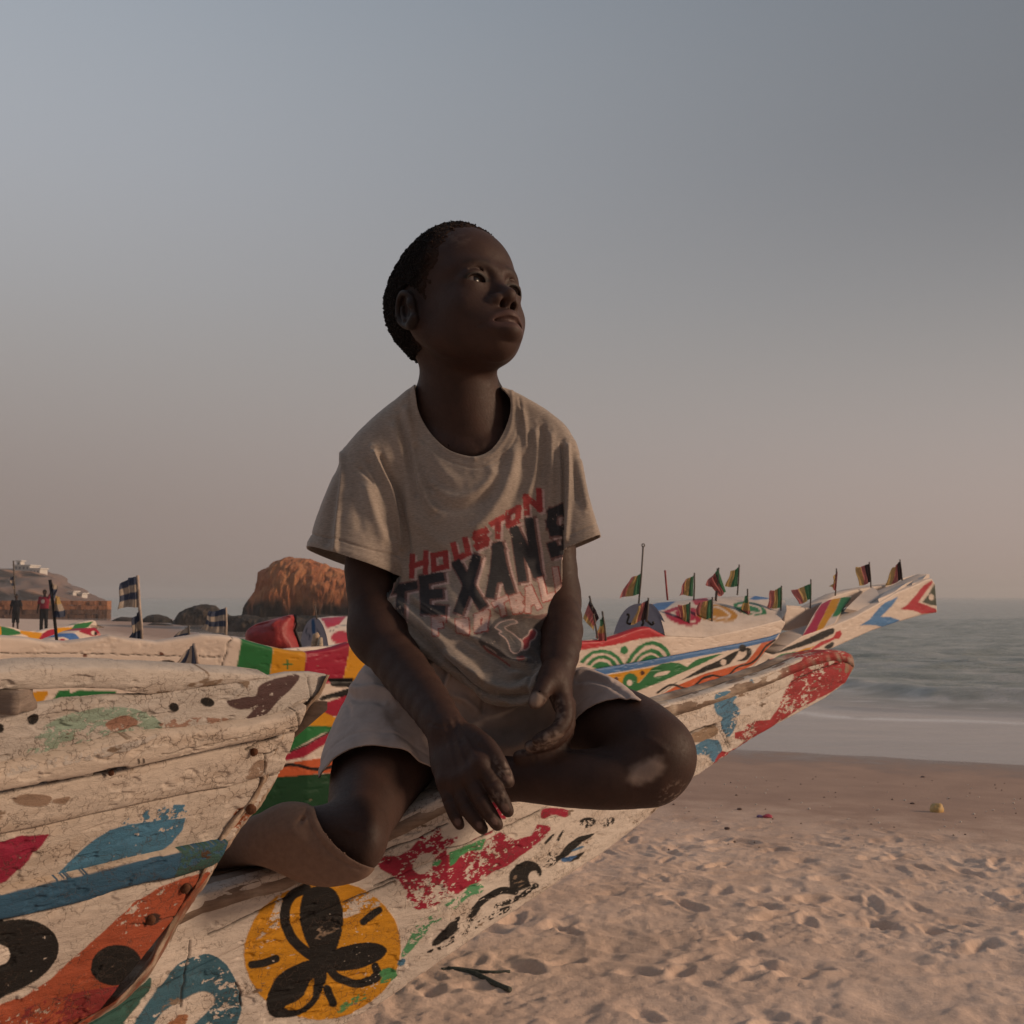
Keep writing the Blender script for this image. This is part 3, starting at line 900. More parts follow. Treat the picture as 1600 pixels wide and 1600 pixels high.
# top planks and the body behind the face
xs = np.linspace(-80, 1334, 260)
yt = interp(topA, xs)
dd = interp(depA, xs) + .02 * (yt - 1100) / 100
Tl = P(xs, yt, dd)
tan = np.gradient(Tl[:, :2], axis=0)
tan = np.stack([np.convolve(np.pad(tan[:, c_], 30, 'edge'), np.ones(61) / 61, 'valid') for c_ in (0, 1)], -1)
tan /= np.linalg.norm(tan, axis=1, keepdims=True)
nrm = np.stack([-tan[:, 1], tan[:, 0]], -1)
nrm[nrm[:, 1] < 0] *= -1
wid = np.interp(xs, [-80, 500, 1010, 1200, 1334], [.17, .16, .105, .085, .075])
wood_c = np.array([.23, .165, .125])
for k_, (a0, a1) in enumerate(((0.012, .5), (.52, .985))):
    rows = []
    for q in np.linspace(a0, a1, 12):
        pnt = Tl.copy()
        pnt[:, :2] += nrm * (wid * q)[:, None]
        pnt[:, 2] += .006 * math.sin(math.pi * (q - a0) / (a1 - a0)) - .004
        rows.append(pnt)
    G = np.stack(rows, 1)
    G[:, :, 2] += .003 * fbm(G * 25, 4, 5 + k_)
    bt = G.copy(); bt[:, :, 2] -= .02
    V = np.vstack([G.reshape(-1, 3), bt.reshape(-1, 3)])
    n_ = len(xs) * 12
    F = [tuple(f) for f in grid_faces(len(xs), 12)] + [tuple(f[::-1]) for f in grid_faces(len(xs), 12, n_)]
    for i in range(len(xs) - 1):
        F.append((i * 12, (i + 1) * 12, n_ + (i + 1) * 12, n_ + i * 12))
        F.append((i * 12 + 11, n_ + i * 12 + 11, n_ + (i + 1) * 12 + 11, (i + 1) * 12 + 11))
    C = np.ones((len(V), 4))
    nn = fbm(V * np.array([14, 14, 30]), 4, 9)[:, None] + .08
    C[:, :3] = wood_c * (1 + .35 * nn) * (1 - smooth(.1, .35, nn)) + np.array([.42, .34, .27]) * smooth(.1, .35, nn)
    pxx_, _p = PJ(V)
    rd_ = (smooth(1215, 1245, pxx_ + 14 * fbm(V * 30, 3, 12)) * smooth(-.25, .0, fbm(V * 120, 4, 14)))[:, None]
    C[:, :3] = C[:, :3] * (1 - rd_) + np.array([.31, .035, .035]) * rd_
    mesh_obj('top_plank', V, F, m_wood, bA, True, C)
# closed body under the planks
yb = interp(botA, xs)
Bl = P(xs, yb, interp(depA, xs) + .02 * (yb - 1100) / 100)
rings = []
for i in range(len(xs)):
    n2 = np.array([*nrm[i], 0])
    w_ = wid[i]
    a_ = Tl[i] + n2 * .010 - np.array([0, 0, .012]); b_ = Bl[i] + n2 * .010 + np.array([0, 0, .006])
    c_ = Bl[i] + n2 * (w_ * .45) - np.array([0, 0, .012]); d_ = Bl[i] + n2 * (w_ * .92) + np.array([0, 0, .01]); e_ = Tl[i] + n2 * w_ * .985 - np.array([0, 0, .012])
    rings.append([a_, b_, c_, d_, e_])
V = np.array(rings).reshape(-1, 3)
F = []
for i in range(len(xs) - 1):
    for k_ in range(5):
        F.append((i * 5 + k_, i * 5 + (k_ + 1) % 5, (i + 1) * 5 + (k_ + 1) % 5, (i + 1) * 5 + k_))
F.append(tuple(range(5))); F.append(tuple((len(xs) - 1) * 5 + k for k in range(5))[::-1])
mesh_obj('keel', V, F, m_wood, bA, False, np.tile([.33, .23, .17, 1], (len(V), 1)))
# rounded nose of bare wood
c0 = (Tl[-1] + Bl[-1]) / 2 + np.array([*(nrm[-1] * wid[-1] * .5), 0])
bm = bmesh.new()
bmesh.ops.create_uvsphere(bm, u_segments=28, v_segments=18, radius=1)
tv = np.array([*tan[-1], .22]); tv /= np.linalg.norm(tv)
hh = (Tl[-1][2] - Bl[-1][2]) / 2 + .012
for v in bm.verts:
    q = np.array(v.co)
    q = np.sign(q) * np.abs(q) ** .75
    w_ = c0 + tv * q[0] * .05 + np.array([*nrm[-1], 0]) * q[1] * wid[-1] * .5 + np.array([0, 0, 1]) * q[2] * hh - tv * .02
    v.co = w_ + .003 * float(fbm(w_ * 30, 3, 3))
V = np.array([v.co for v in bm.verts]); F = [tuple(v.index for v in f.verts) for f in bm.faces]
bm.free()
C = np.ones((len(V), 4))
nn = smooth(-.3, .0, fbm(V * 60, 4, 4))[:, None] * .8
C[:, :3] = np.array([.32, .21, .14]) * (1 - nn) + np.array([.33, .05, .04]) * nn
mesh_obj('nose_cap', V, F, m_old, bA, True, C, {'lay': np.zeros(len(V))})

# ------------------------------------------------------------------ boat B: weathered bow at the left edge
depB = [(-160, .86), (0, .955), (200, 1.085), (400, 1.235), (520, 1.335)]
bB = thing('pirogue_bow', 'weathered white plank bow at the left with blue leaf and orange band', 'boat', P(200, 1650, 1.1))
LB = dict(lean=.035, yref=1056)
def ext(l, slope):
    return [(-150, l[0][1] + slope * 150)] + list(l)
rail_t = [(0, 1054), (54, 1046), (145, 1045), (254, 1047), (362, 1053), (424, 1058)]
rail_b = [(0, 1080), (109, 1077), (181, 1078), (236, 1087), (275, 1083), (326, 1074), (424, 1062)]
p1t = [(0, 1116), (54, 1105), (109, 1098), (181, 1092), (236, 1088), (326, 1075), (420, 1060), (453, 1054), (490, 1053), (515, 1057)]
p1b = [(0, 1208), (72, 1192), (145, 1172), (214, 1154), (254, 1150), (326, 1143), (400, 1132), (455, 1118), (481, 1104)]
p2b = [(0, 1241), (72, 1227), (145, 1212), (203, 1203), (290, 1183), (362, 1167), (417, 1156), (463, 1146)]
p3b = [(0, 1306), (72, 1292), (145, 1275), (217, 1259), (308, 1239), (362, 1230), (406, 1217), (438, 1211)]
p4b = [(0, 1400), (72, 1381), (145, 1366), (217, 1346), (290, 1330), (359, 1317)]
p5b = [(0, 1440), (72, 1426), (145, 1408), (217, 1386), (290, 1370), (338, 1354)]
p6b = [(0, 1700), (60, 1655), (134, 1604)]
GW = rgb(176, 169, 163)
TANW = rgb(187, 174, 162)
sh1 = [PG((.24, .32, .26), T([(120, 450), (140, 380), (200, 320), (300, 270), (420, 240), (540, 235), (640, 260), (690, 300), (690, 340), (620, 370), (500, 390), (380, 410), (280, 440), (200, 455)], *F6), .42),
       PG((.27, .15, .11), T([(460, 300), (530, 270), (590, 290), (580, 320), (500, 338), (465, 325)], *F6), .2),
       PG((.28, .17, .13), T([(700, 300), (800, 280), (980, 285), (960, 310), (820, 320), (700, 320)], *F6), .55),
       EL(BLACK, *T([(895, 212)], *F6)[0], 11.5, 7, 15, .12), EL(BLACK, *T([(750, 235)], *F6)[0], 8.5, 7, 10, .12), EL(BLACK, *T([(145, 288)], *F6)[0], 10, 8.5, -30, .15), EL(BLACK, *T([(0, 325)], *F6)[0], 6, 7, 0, .1),
       PG((.075, .042, .042), T([(980, 212), (1060, 190), (1100, 185), (1120, 140), (1200, 112), (1295, 100), (1262, 150), (1200, 205), (1150, 262), (1080, 312), (1045, 300), (1090, 245), (1020, 242)], *F6), .22),
       PG((.22, .11, .08), T([(1000, 120), (1060, 100), (1150, 98), (1150, 112), (1060, 122)], *F6), .3),
       PG(TANW, T([(1170, 300), (1260, 240), (1330, 200), (1320, 320), (1200, 360)], *F6), .45)]
sh2 = [PG(GW, T([(0, 525), (300, 450), (600, 380), (700, 365), (500, 440), (200, 500), (0, 545)], *F6), .3),
       ST((.05, .04, .035), T([(600, 462), (604, 478)], *F6), 3), ST((.05, .04, .035), T([(622, 460), (626, 476)], *F6), 3)]
sh3 = [PG((.25, .175, .13), T([(60, 640), (110, 612), (220, 620), (200, 657), (120, 662)], *F6), .1), PG((.25, .175, .13), T([(225, 645), (245, 628), (305, 622), (280, 652)], *F6), .15),
       PG((.28, .20, .15), T([(1060, 540), (1100, 470), (1150, 470), (1140, 520), (1100, 550)], *F6), .25)]
sh4 = [PG((.25, .015, .045), T([(-200, 860), (0, 818), (60, 800), (215, 782), (180, 832), (100, 922), (30, 992), (-200, 1080)], *F6), .1, False),
       PG((.055, .16, .26), T([(205, 1000), (250, 950), (330, 870), (420, 800), (480, 762), (560, 740), (700, 722), (800, 712), (790, 762), (740, 822), (680, 866), (600, 902), (500, 932), (350, 972)], *F6), .14, False),
       PG((.055, .16, .26), T([(500, 760), (560, 710), (640, 680), (760, 655), (840, 655), (825, 700), (740, 722), (560, 745)], *F6), .56, False),
       PG((.24, .07, .025), T([(1010, 700), (1050, 660), (1110, 640), (1130, 660), (1060, 720), (1030, 770), (1010, 760)], *F6), .33),
       EL((.06, .03, .025), *T([(1078, 680)], *F6)[0], 9, 6, -30, .2), ST(rgb(183, 171, 160), [(-60, 1416)] + p4b, 5.0, 0, False)]
BLUB = (.030, .088, .155)
sh5 = [ST(rgb(184, 168, 152), [(-60, 1416)] + p4b, 3.0, .30, False), PG((.035, .085, .075), T([(800, 840), (1010, 780), (1010, 960), (880, 950), (760, 980), (780, 900)], *F6), .3),
       EL((.07, .035, .02), *T([(890, 870)], *F6)[0], 8, 7, 0, .35)]
sh6 = [PG(BLACK, T([(-60, 1170), (0, 1160), (80, 1152), (160, 1160), (220, 1195), (252, 1255), (240, 1325), (190, 1390), (110, 1440), (40, 1470), (-60, 1495)], *F6), .03),
       PG(CREAM, T([(-60, 1250), (0, 1258), (30, 1270), (46, 1300), (30, 1340), (-60, 1360)], *F6)),
       PG((.33, .075, .035), T([(-100, 1640), (0, 1525), (100, 1485), (220, 1405), (330, 1305), (420, 1225), (500, 1150), (580, 1080), (680, 1015), (790, 975), (860, 957), (930, 940), (900, 1000), (850, 1080), (740, 1250), (650, 1400), (540, 1520), (400, 1600), (200, 1750), (-100, 1750)], *F6), .1, False),
       PG((.22, .03, .03), T([(-100, 1660), (100, 1540), (260, 1480), (420, 1450), (560, 1440), (480, 1520), (300, 1600), (100, 1700)], *F6), .45),
       EL(BLACK, *T([(502, 1347)], *F6)[0], 40, 32, -10, .08),
       EL((.05, .025, .02), *T([(655, 1150)], *F6)[0], 15, 9, -20, .34), EL((.06, .03, .02), *T([(805, 1015)], *F6)[0], 9, 8, -20, .33)]
crB = [(T([(0, 610), (200, 572), (420, 535), (560, 505)], *F6), 1.2, .003), (T([(420, 530), (480, 512), (550, 505)], *F6), 2.5, .004),
       (T([(1060, 420), (1120, 395), (1180, 375), (1260, 340)], *F6), 1.4, .004), (T([(1140, 520), (1145, 440), (1200, 420)], *F6), 1.0, .003), (T([(1150, 540), (1200, 520), (1240, 490)], *F6), 1.0, .003),
       (T([(1280, 250), (1290, 320), (1240, 330)], *F6), 1.0, .003), (T([(860, 1130), (740, 1140), (640, 1165), (560, 1170)], *F6), .9, .002), (T([(1330, 110), (1340, 200), (1310, 300)], *F6), 1.0, .002),
       (T([(700, 440), (900, 400), (1100, 350)], *F6), .8, .002)]
KB = dict(mat=m_old, thick=.022, step=1.65, cracks=crB, chip=.40, **LB)
plank('rail', bB, ext(rail_t, .05), ext(rail_b, .02), depB, base=rgb(182, 173, 165), seed=11, edge=.003, lump=.002, topd=.0, **KB)
plank('plank', bB, ext(p1t, .12), ext(p1b, .22), depB, base=GW, shapes=sh1, seed=12, label='top side plank with faded green patch and black ovals', **{**KB, 'chip': .46, 'thick': .006})
plank('plank', bB, ext(p1b, .22), ext(p2b, .20), [(a, b - .022) for a, b in depB], base=TANW, shapes=sh2, seed=13, label='proud rubbing plank with cracked cream paint', **KB)
plank('plank', bB, ext(p2b, .20), ext(p3b, .2), depB, base=rgb(188, 176, 165), shapes=sh3, seed=14, label='bare cream plank', **KB)
plank('plank', bB, ext(p3b, .2), ext(p4b, .25), [(a, b + .006) for a, b in depB], base=rgb(183, 171, 160), shapes=sh4, seed=15, label='cream plank with blue leaf and crimson corner', **{**KB, 'chip': .5})
plank('plank', bB, ext(p4b, .25), ext(p5b, .22), [(a, b - .010) for a, b in depB], base=BLUB, shapes=sh5, seed=16, label='dark blue strake', **{**KB, 'chip': .6})
plank('plank', bB, ext(p5b, .22), ext(p6b, .3), depB, base=rgb(184, 172, 162), shapes=sh6, seed=17, label='lowest plank with orange band and black spots', **{**KB, 'chip': .6})
# block under the rail
v, f = box_vf(P(6, 1097, .985), (.020, .02, .0095))
bm = bmesh.new(); bvs = [bm.verts.new(q) for q in v]; [bm.faces.new([bvs[i] for i in g]) for g in f]
bmesh.ops.subdivide_edges(bm, edges=bm.edges[:], cuts=5, use_grid_fill=True)
V = np.array([q.co for q in bm.verts]); bm.verts.index_update(); F = [tuple(q.index for q in g.verts) for g in bm.faces]; bm.free()
V += .005 * np.stack([fbm(V * 40, 3, 1), fbm(V * 40, 3, 2), fbm(V * 40, 3, 3)], -1)
mesh_obj('block', V, F, m_wood, bB, True, np.tile([.24, .19, .16, 1], (len(V), 1)))
# stem post: splintered timber closing the bow
stem = [(516, 1055), (507, 1080), (496, 1098), (483, 1120), (470, 1142), (458, 1162), (449, 1180), (438, 1203), (428, 1227), (419, 1243), (410, 1258), (390, 1280), (372, 1303), (359, 1323), (337, 1357), (322, 1384), (308, 1404), (290, 1432), (268, 1468), (236, 1522), (203, 1558), (163, 1587), (134, 1604), (60, 1660)]
st = catmull(stem, 8, False)
nst, nw = len(st), 12
dS = interp(depB, st[:, 0]) + .035 * (st[:, 1] - 1056) / 100
front = P(st[:, 0], st[:, 1], dS)
tg = np.gradient(st, axis=0); tg /= np.linalg.norm(tg, axis=1, keepdims=True)
G = np.zeros((nst, nw, 3))
jag = fbm(front * 45, 4, 33, .6)
wl = 5 + 22 * smooth(1055, 1180, st[:, 1]) - 10 * smooth(1250, 1400, st[:, 1]) + 5 * fbm(front * 12, 2, 3)
for j in range(nw):
    a = j / (nw - 1)
    off = (-wl * (1 - a) + (3.0 * jag * a + .5) * smooth(1066, 1130, st[:, 1]) - 2)
    sx, sy = st[:, 0] + off * 1.0, st[:, 1] + off * .25
    G[:, j] = P(sx, sy, dS - .012 * math.sin(math.pi * min(a * 1.1, 1)) - .006 + .07 * a ** 3)
bk = G[:, -1] + np.array([-.06, .03, -.012])
G = np.concatenate([G, bk[:, None]], 1)
G += (.004 * fbm(G * 60, 4, 35, .6))[..., None] * np.array([1, -1, .3])
V = G.reshape(-1, 3)
C = np.ones((len(V), 4))
n1 = smooth(-.1, .25, fbm(V * np.array([50, 50, 18]), 4, 36))[:, None]
pxx, pyy = PJ(V)
rust = smooth(-.05, .25, fbm(V * 30, 3, 37))[:, None] * smooth(1290, 1420, pyy)[:, None]
C[:, :3] = np.array([.44, .34, .26]) * (1 - n1) + np.array([.24, .165, .115]) * n1
C[:, :3] = C[:, :3] * (1 - rust) + np.array([.20, .06, .03]) * rust
mesh_obj('stem_post', V, grid_faces(nst, nw + 1), m_old, bB, True, C, {'lay': np.zeros(len(V))})
# far side of the bow so it is a closed hull
fs = [ext(rail_t, .05)[0:1][0], (515, 1057)]
L1 = np.array([P(x_, interp(p1t, x_), interp(depB, x_)) for x_ in np.linspace(-150, 512, 24)])
L2 = []
for x_ in np.linspace(-150, 512, 24):
    q = P(x_, interp(p1t, x_) - 0, interp(depB, x_))
    k_ = (512 - x_) / 662
    q = q + np.array([-.30, .52, .02]) * k_ ** .8
    L2.append(q)
L2 = np.array(L2)
low = np.stack([0 * L2[:, 0], 0 * L2[:, 0], np.interp(np.linspace(-150, 512, 24), [-150, 300, 512], [.6, .25, .01])], -1)
V = np.vstack([L2, L2 - low, L2 + np.array([-.02, .02, 0]), L2 + np.array([-.02, .02, 0]) - low])
n_ = 24
F = []
for i in range(n_ - 1):
    F += [(i, i + 1, n_ + i + 1, n_ + i), (2 * n_ + i, 3 * n_ + i, 3 * n_ + i + 1, 2 * n_ + i + 1), (i, 2 * n_ + i, 2 * n_ + i + 1, i + 1)]
V[:, 2] -= np.tile(np.interp(np.linspace(-150, 512, 24), [-150, 350, 512], [.13, .08, .03]), 4)
mesh_obj('far_side', V, F, m_wood, bB, False, np.tile([.3, .24, .2, 1], (len(V), 1)))
# bolts and nails
def bolt(px, py, r, parent, dep, lean, yref, lab=None):
    c_ = P(px, py, interp(dep, np.array([px]))[0] + lean * (py - yref) / 100)
    bm = bmesh.new()
    bmesh.ops.create_icosphere(bm, subdivisions=2, radius=r)
    V = np.array([q.co for q in bm.verts]); bm.verts.index_update(); F = [tuple(q.index for q in g.verts) for g in bm.faces]; bm.free()
    V = V * np.array([1, .6, 1]) * (1 + .25 * fbm(V * 200, 3, int(px))[:, None]) + c_ - np.array([0, .004, 0])
    return mesh_obj('bolt', V, F, m_rust, parent, True)
for a_, b_, r_ in ((605, 365, .0045), (1098, 425, .005), (1085, 672, .006), (803, 1012, .006), (655, 1148, .006), (485, 515, .003)):
    q = T([(a_, b_)], *F6)[0]
    bolt(q[0], q[1], r_, bB, depB, .035, 1056)
# ================================================================== the long painted boat behind
depC = [(-120, 3.35), (0, 3.6), (480, 4.2), (900, 5.0), (1040, 5.4), (1230, 6.2), (1462, 7.5)]
FA = (0, 850, 2.8571)
G1 = (880, 900, 6.6667)
G2 = (1100, 900, 6.6667)
G3 = (1240, 860, 6.6667)
H1 = (360, 860, 7.2727)
H2 = (400, 1040, 6.6667)
WH = rgb(205, 190, 178)
gun = [(-120, 994), (0, 996), (42, 999), (70, 1004), (105, 1005), (150, 999), (172, 995), (202, 1000), (245, 1004), (290, 997), (315, 993), (345, 994), (364, 997), (378, 1000), (400, 1007), (427, 1014), (455, 1019),
       (480, 1021), (503, 1018), (525, 1013), (546, 1006), (600, 998), (750, 998), (902, 1003), (940, 1002), (970, 993), (1000, 982), (1015, 980), (1039, 993), (1100, 996), (1175, 980), (1222, 968), (1228, 972)]
seamC = [(-120, 1060), (0, 1056), (300, 1062), (545, 1064), (750, 1062), (900, 1052), (934, 1045), (1000, 1034), (1100, 1016), (1160, 1005), (1205, 995), (1219, 990)]
keelC = [(-120, 1480), (300, 1490), (500, 1470), (600, 1440), (700, 1400), (800, 1330), (900, 1250), (1000, 1180), (1085, 1108), (1157, 1066), (1196, 1018), (1214, 1000)]
shC = [
    # left: gunwale ornaments
    PG(YEL, T([(-200, 535), (0, 530), (100, 548), (165, 575), (0, 590), (-200, 620)], *FA)),
    PG(GREEN, T([(45, 525), (150, 524), (262, 527), (250, 560), (230, 562), (150, 560), (90, 540)], *FA)),
    PG(GREEN, T([(272, 527), (350, 530), (445, 552), (360, 558), (280, 560)], *FA)),
    PG(YEL, T([(60, 668), (210, 655), (215, 665), (180, 732), (120, 740), (70, 700)], *FA), 0, False),
    PG(GREEN, T([(215, 728), (262, 655), (310, 650), (315, 668), (350, 652), (520, 656), (515, 692), (330, 716), (215, 740)], *FA), 0, False),
    EL((.03, .022, .02), *T([(745, 532)], *FA)[0], 13, 5, 0), EL((.16, .07, .05), *T([(380, 497)], *FA)[0], 4, 3, 10, .3), EL((.16, .07, .05), *T([(722, 492)], *FA)[0], 4, 3, 30, .3), EL((.16, .07, .05), *T([(898, 496)], *FA)[0], 3, 2, 30, .3),
    # flag panel
    PG(GREEN, T([(1080, 425), (1222, 465), (1203, 592), (1048, 592)], *FA), 0, False),
    PG(YEL, T([(1222, 465), (1370, 480), (1350, 620), (1203, 592)], *FA), 0, False),
    PG(CRIM, T([(1370, 480), (1500, 458), (1568, 435), (1528, 625), (1350, 620)], *FA), 0, False),
    PG(YEL, T([(1568, 435), (1800, 420), (1900, 560), (1528, 625)], *FA), 0, False),
    ST(GREEN, T([(1283, 518), (1283, 556)], *FA), 2.6), ST(GREEN, T([(1265, 537), (1303, 536)], *FA), 2.6),
    PG(BLACK, H1 and T([(1110, 1450), (1400, 1450), (1400, 1560), (1150, 1545)], *H1), 0, False),
    # between the two old bows
    PG(BLACK, T([(650, 350), (700, 315), (1000, 225), (1000, 320), (800, 335), (690, 365)], *H2), 0, False),
    PG(CRIM, T([(600, 430), (780, 365), (1100, 260), (1100, 560), (760, 520), (690, 475)], *H2), 0, False),
    PG(YEL, T([(560, 440), (640, 450), (700, 480), (1000, 620), (1000, 700), (690, 640), (520, 625), (380, 700)], *H2), 0, False),
    PG(GREEN, T([(300, 760), (520, 632), (640, 625), (1100, 660), (1000, 620), (680, 712), (370, 885), (200, 950)], *H2), 0, False),
    ST(BLACK, T([(360, 897), (520, 830), (690, 735), (1000, 560)], *H2), 3, 0, False),
    PG(CRIM, T([(200, 990), (360, 905), (520, 838), (690, 742), (1000, 570), (760, 790), (620, 880), (500, 955), (340, 985)], *H2), 0, False),
    PG(ORANGE, T([(100, 1100), (330, 1015), (680, 962), (1000, 940), (1000, 1100), (660, 1125), (400, 1165), (100, 1250)], *H2), 0, False),
    ST(BLACK, T([(100, 1100), (330, 1035), (450, 1045), (580, 1075), (700, 1075), (850, 1040), (1000, 1060)], *H2), 5),
    PG((.008, .045, .018), [(-200, 1240), (100, 1236), (300, 1226), (440, 1214), (500, 1209), (620, 1204), (800, 1180), (1000, 1110), (1110, 1088), (1110, 1500), (-200, 1600)], 0, False),
    # right: red sheer, green arches
    PG((.42, .03, .04), [(560, 990), (750, 990), (896, 995), (930, 998), (965, 987), (1000, 975), (1042, 975), (1042, 994), (1000, 998), (960, 1008), (899, 1017), (750, 1020), (560, 1020)], 0, False),
    PG((.025, .17, .06), T([(170, 900), (230, 830), (310, 780), (400, 765), (500, 780), (580, 840), (640, 920), (600, 930), (540, 850), (480, 815), (400, 800), (310, 815), (250, 865), (215, 910)], *G1), 0, False),
    PG((.025, .17, .06), T([(240, 925), (300, 860), (370, 830), (440, 826), (510, 858), (570, 930), (530, 940), (480, 880), (430, 860), (370, 862), (320, 890), (280, 935)], *G1), 0, False),
    PG((.025, .17, .06), T([(295, 945), (340, 905), (400, 890), (460, 905), (520, 945), (360, 970)], *G1), 0, False),
    PG((.025, .17, .06), T([(650, 910), (700, 820), (780, 730), (860, 690), (940, 675), (1020, 700), (1090, 760), (1125, 830), (1085, 840), (1050, 780), (990, 735), (930, 715), (860, 725), (790, 780), (730, 850), (695, 910)], *G1), 0, False),
    PG((.025, .17, .06), T([(720, 905), (780, 830), (850, 780), (920, 755), (990, 775), (1060, 845), (1010, 850), (960, 810), (910, 795), (850, 815), (800, 850), (765, 900)], *G1), 0, False),
    PG((.025, .17, .06), T([(800, 895), (850, 845), (910, 820), (965, 835), (1000, 860), (850, 900)], *G1), 0, False),
    EL((.025, .17, .06), *T([(636, 773)], *G1)[0], 6.3, 6.5), EL((.02, .02, .02), *T([(140, 845)], *G1)[0], 3, 4.5),
    PG((.06, .16, .36), [(860, 1058), (934, 1045), (1000, 1034), (1100, 1015), (1160, 1004.5), (1205, 994), (1220, 988), (1209, 1001), (1160, 1012), (1100, 1024), (1000, 1044), (944, 1054), (860, 1070)], 0, False),
    PG(YEL, T([(350, 1050), (560, 1015), (960, 945), (900, 1000), (780, 1120), (650, 1240), (500, 1200)], *G1), 0, False),
    PG((.02, .14, .045), T([(620, 1080), (650, 1030), (690, 1012), (740, 1020), (775, 1060), (770, 1110), (790, 1115), (860, 1040), (930, 960), (1030, 915), (1130, 900), (1220, 910), (1290, 950), (1340, 900), (1420, 860), (1600, 815),
                          (1660, 810), (1290, 985), (1000, 1110), (690, 1228), (640, 1190), (615, 1130)], *G1), 0, False),
    PG(WH, T([(1220, 905), (1260, 865), (1360, 870), (1292, 940)], *G1), 0, False),
    EL(WH, *T([(692, 1112)], *G1)[0], 4.3, 5), PG(WH, T([(945, 1050), (980, 1010), (1040, 995), (1112, 990), (1080, 1025), (1010, 1042)], *G1)),
    EL((.06, .02, .015), *T([(555, 1072)], *G1)[0], 3.5, 3.6), EL((.06, .02, .015), *T([(826, 1010)], *G1)[0], 3.5, 3.6),
    PG(BLACK, T([(-540, 1300), (-460, 1240), (-300, 1120), (0, 945), (150, 880), (290, 800), (370, 770), (330, 840), (260, 920), (120, 960), (-300, 1110)], *G2), 0, False),
    EL(WH, *T([(202, 898)], *G2)[0], 4.6, 5), EL(BLACK, *T([(400, 752)], *G2)[0], 6, 6),
    PG(BLACK, T([(440, 750), (480, 755), (497, 790), (480, 840), (430, 880), (340, 885), (400, 860), (440, 820)], *G2)),
    PG(ORANGE, T([(-640, 1330), (-500, 1270), (-300, 1150), (0, 1020), (440, 900), (500, 830), (600, 700), (740, 660), (640, 790), (560, 880), (500, 930), (300, 1040), (150, 1120), (-100, 1190), (-400, 1260)], *G2), 0, False),
    ST(BLACK, T([(740, 665), (640, 740), (560, 850), (480, 910), (350, 950), (250, 1040), (180, 1050), (80, 1035), (0, 1060)], *G2), 3),
    ST(BLACK, T([(980, 1215), (1100, 1140), (1180, 1140), (1260, 1170), (1350, 1160), (1450, 1070), (1550, 1040)], *G1), 3.4),
    PG((.05, .07, .035), T([(0, 1150), (150, 1080), (300, 1060), (200, 1130), (60, 1200), (-250, 1210)], *G2)),
    PG(CRIM, T([(60, 1210), (200, 1130), (300, 1060), (340, 1050), (300, 1110), (160, 1190)], *G2), 0, False),
    PG((.07, .19, .40), T([(370, 1100), (440, 1020), (480, 960), (540, 950), (565, 985), (540, 1030), (450, 1050), (420, 1090)], *G2)),
]
crC = [(T([(1043, 415), (1015, 445), (1012, 485), (985, 560)], *FA), 1.0, .004), (T([(0, 490), (200, 488), (500, 492), (1000, 505)], *FA), .9, .004)]
bC = thing('long_pirogue', 'long white boat behind with flag panel, green arches and raised painted prow', 'boat', P(700, 1480, 4.8))
KC = dict(mat=m_new, thick=.03, edge=.006, lump=.002, lumps=8, wob=.5, cracks=crC, chip=.62)
plank('hull_plank', bC, gun, seamC, depC, 2.0, base=WH, shapes=shC, seed=21, lean=.05, yref=1000, label='upper hull side', **KC)
plank('hull_plank', bC, seamC, keelC, depC, 2.0, base=WH, shapes=shC, seed=22, lean=.05, yref=1000, label='lower hull side painted with leaves and waves', **KC)
# inner far side, seen over the low gunwale
def far_strip(name, parent, top, dtop, h, mat, colr, off=(0, 0, 0), th=.03, step=20):
    xs = np.arange(top[0][0], top[-1][0] + 1, step)
    W_ = P(xs, interp(top, xs), interp(dtop, xs)) + np.array(off)
    V = np.vstack([W_, W_ - [0, 0, h], W_ + [-.0, th, 0], W_ + [0, th, -h]])
    n = len(xs)
    F = []
    for i in range(n - 1):
        F += [(i, i + 1, n + i + 1, n + i), (2 * n + i, 3 * n + i, 3 * n + i + 1, 2 * n + i + 1), (i, 2 * n + i, 2 * n + i + 1, i + 1)]
    return mesh_obj(name, V, F, mat, parent, False, np.tile([*colr, 1], (len(V), 1)), {'lay': np.zeros(len(V))})
far_strip('far_side', bC, [(-100, 1000), (500, 1000), (1000, 996)], [(a, b + 1.0) for a, b in depC], .8, m_new, (.3, .26, .24), off=(-.25, 0, -.05))
# crowned fore deck
dx = np.linspace(0, 1, 90)
near = np.array([(1039, 993), (1100, 996), (1175, 980), (1222, 968), (1229, 955)])
crown = np.array([(1016, 943), (1060, 939), (1110, 933), (1180, 931), (1226, 938)])
farr = np.array([(1016, 955), (1060, 950), (1110, 945), (1180, 942), (1226, 944)])
def along(p, u):
    p = np.asarray(p, float)
    L = np.concatenate([[0], np.cumsum(np.hypot(*np.diff(p, axis=0).T))])
    return np.stack([np.interp(u * L[-1], L, p[:, 0]), np.interp(u * L[-1], L, p[:, 1])], -1)
n_, c_, f_ = along(near, dx), along(crown, dx), along(farr, dx)
dn = interp(depC, n_[:, 0])
rows = []
for k_ in np.linspace(0, 1, 46):
    if k_ < .6:
        q = k_ / .6
        e_ = math.sin(q * math.pi / 2) ** .8
        px = n_[:, 0] * (1 - q) + c_[:, 0] * q
        py = n_[:, 1] * (1 - e_) + c_[:, 1] * e_
        rows.append(P(px, py, dn + .55 * q))
    else:
        q = (k_ - .6) / .4
        px = c_[:, 0] * (1 - q) + f_[:, 0] * q
        py = c_[:, 1] * (1 - q * q) + f_[:, 1] * q * q
        rows.append(P(px, py, dn + .55 + .5 * q))
G = np.stack(rows, 1)
V = G.reshape(-1, 3)
